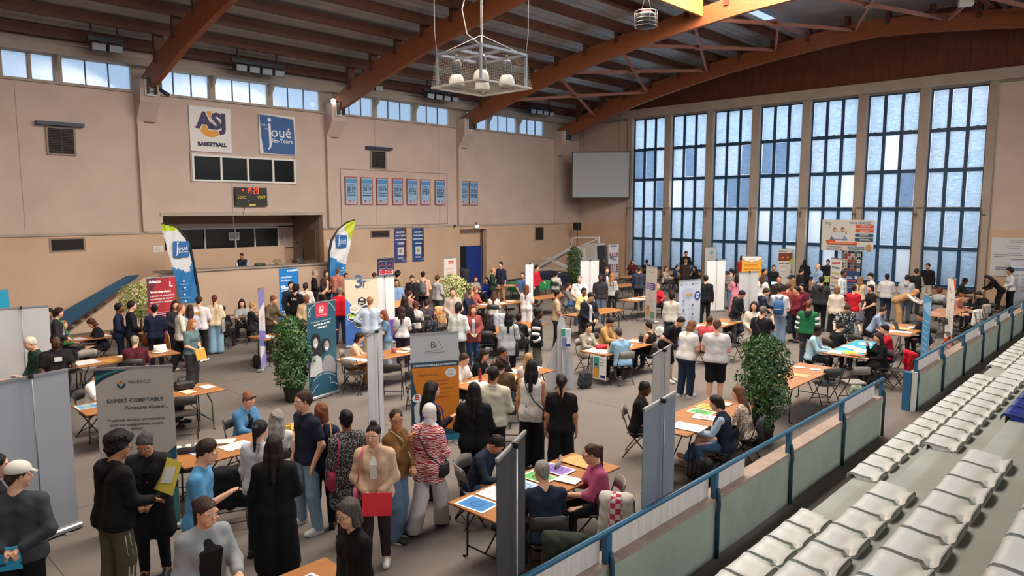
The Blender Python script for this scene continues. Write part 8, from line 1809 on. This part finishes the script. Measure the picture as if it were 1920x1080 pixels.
# ---- clothes on chairs, bags on the floor
def drape(ch, col, label, w=.44, h=.5, name='coat', pat='', c2=None, extra=None):
    z = .9; P0 = ch.location; rz = ch.rotation_euler.z
    w2 = w; C = [cone((-w / 2 + .04, -.27, z - .06), (w / 2 - .04, -.27, z - .06), .055, .055), cone((-w / 2 + .06, -.31, z - .1), (-w / 2 + .04, -.33, z - h), .05, .06), cone((w / 2 - .06, -.31, z - .1), (w / 2 - .04, -.33, z - h), .05, .06), cone((0, -.31, z - .1), (0, -.34, z - h * 1.0), .07, .07),
         cone((-w / 4, -.31, z - .1), (-w / 4, -.335, z - h * .95), .06, .06), cone((w / 4, -.31, z - .1), (w / 4, -.335, z - h * .95), .06, .06), cone((-w / 4, -.23, z - .06), (-w / 4, -.21, z - .3), .03, .035), cone((w / 4, -.23, z - .06), (w / 4, -.21, z - .3), .03, .035)]
    V, Q = nets(*field(C, .014, .06, wob=.003, seed=len(label))); o = bpy.data.objects.new(name, np_mesh(name, [(V, Q, 0)], [cloth(col, pat, c2)])); COL.objects.link(o); o.location = (P0[0], P0[1], 0); o.rotation_euler = (0, 0, rz)
    return tag(o, label, 'coat' if name == 'coat' else name.replace('_', ' '))
drape(C1_, '2c3428', 'olive green coat over the chair at the bottom edge beside the blue rail')
drape(C2_, 'c9c4be', 'off-white jacket over the chair behind the pink sweater', w=.38)
drape(C2_, 'b83a52', 'red and white scarf over the chair behind the pink sweater', w=.16, h=.46, name='scarf', pat='check', c2='e2d8d6')
drape(cu(1684, 662, -60, 'folding chair under the bright red jacket beside the turquoise table'), 'c01628', 'bright red jacket over a chair back beside the turquoise table', h=.62)
drape(C3_, 'd9ab7c', 'beige coat with a round badge over a chair, centre left', h=.55)
drape(cu(846, 572, 165, 'folding chair under the purple jacket right of the beige coat'), '5f4494', 'purple jacket over the chair beside the beige coat', w=.36)
drape(C4_, '1a1b20', 'black coat over a chair at the left foreground table')
drape(cu(940, 588, 175, 'folding chair under the grey striped coat behind the cream-white blouse'), 'a8acb8', 'grey striped coat hanging behind the cream-white blouse', h=.62)
drape(C5_, 'd8d6d2', 'white coat over a chair behind the blue rail', w=.3)
drape(cu(1866, 575, 60, 'folding chair under the beige grey coat behind the blue rail', 'g'), 'a39c90', 'beige grey coat beside the white one behind the blue rail', w=.3)
def floorbag(u, v, w, h, d, col, label, face=20, cat='backpack', name='backpack'):
    P0 = atz(u, v, 0); C = [cone((-w * .25, 0, h * .25), (-w * .2, -.02, h * .75), d * .5, d * .42), cone((w * .25, 0, h * .25), (w * .2, -.02, h * .75), d * .5, d * .42), cone((-w * .15, d * .4, h * .3), (w * .15, d * .4, h * .3), d * .25, d * .25)]
    V, Q = nets(*field(C, .012, .04, wob=.003, seed=int(u), cuts=[((0, 0, .004), (0, 0, -1))])); t = thing(name, label, cat, (P0[0], P0[1], 0), R_(face)); o = bpy.data.objects.new('body', np_mesh('body', [(V, Q, 0)], [mat(col, .7, bump=.3, bscale=18)])); COL.objects.link(o); o.parent = t
    MB().tube([(-.06, -d * .3, h * .85), (-.05, -d * .3, h * 1.08), (.05, -d * .3, h * 1.08), (.06, -d * .3, h * .85)], .009, mat(col, .7), 6).build('handle', t); MB().tube([(-w * .25, -d * .45, h * .8), (-w * .35, -d * .8, h * .45), (-w * .25, -d * .5, h * .1)], .012, mat(col, .7), 6).build('strap', t)
floorbag(1096, 728, .32, .46, .2, '32353c', 'dark grey backpack on the floor beside the card display', 60)
floorbag(1316, 905, .34, .42, .22, '15161c', 'black backpack on the floor beside the navy vest', 20)
floorbag(484, 690, .26, .34, .2, '1b1b1f', 'black bag on the floor left of the violet banner', 0, 'bag', 'handbag')
floorbag(1412, 835, .3, .5, .24, '16171b', 'black dotted bag on the floor under the large bush', 0, 'bag', 'tote_bag')
floorbag(1608, 745, .3, .26, .22, '8fa084', 'pale green crumpled bag on the floor at the gap in the rail', 0, 'bag', 'shopping_bag')
floorbag(1165, 690, .28, .4, .2, '17181c', 'black bag under the centre table', 0, 'bag', 'tote_bag')
floorbag(1238, 632, .3, .36, .2, 'd8d6d6', 'white carrier bag on the floor below the purple-splash banner', 0, 'bag', 'carrier_bag')
print('PEOPLE', len(PEOPLE), 'SEATS', nseat)
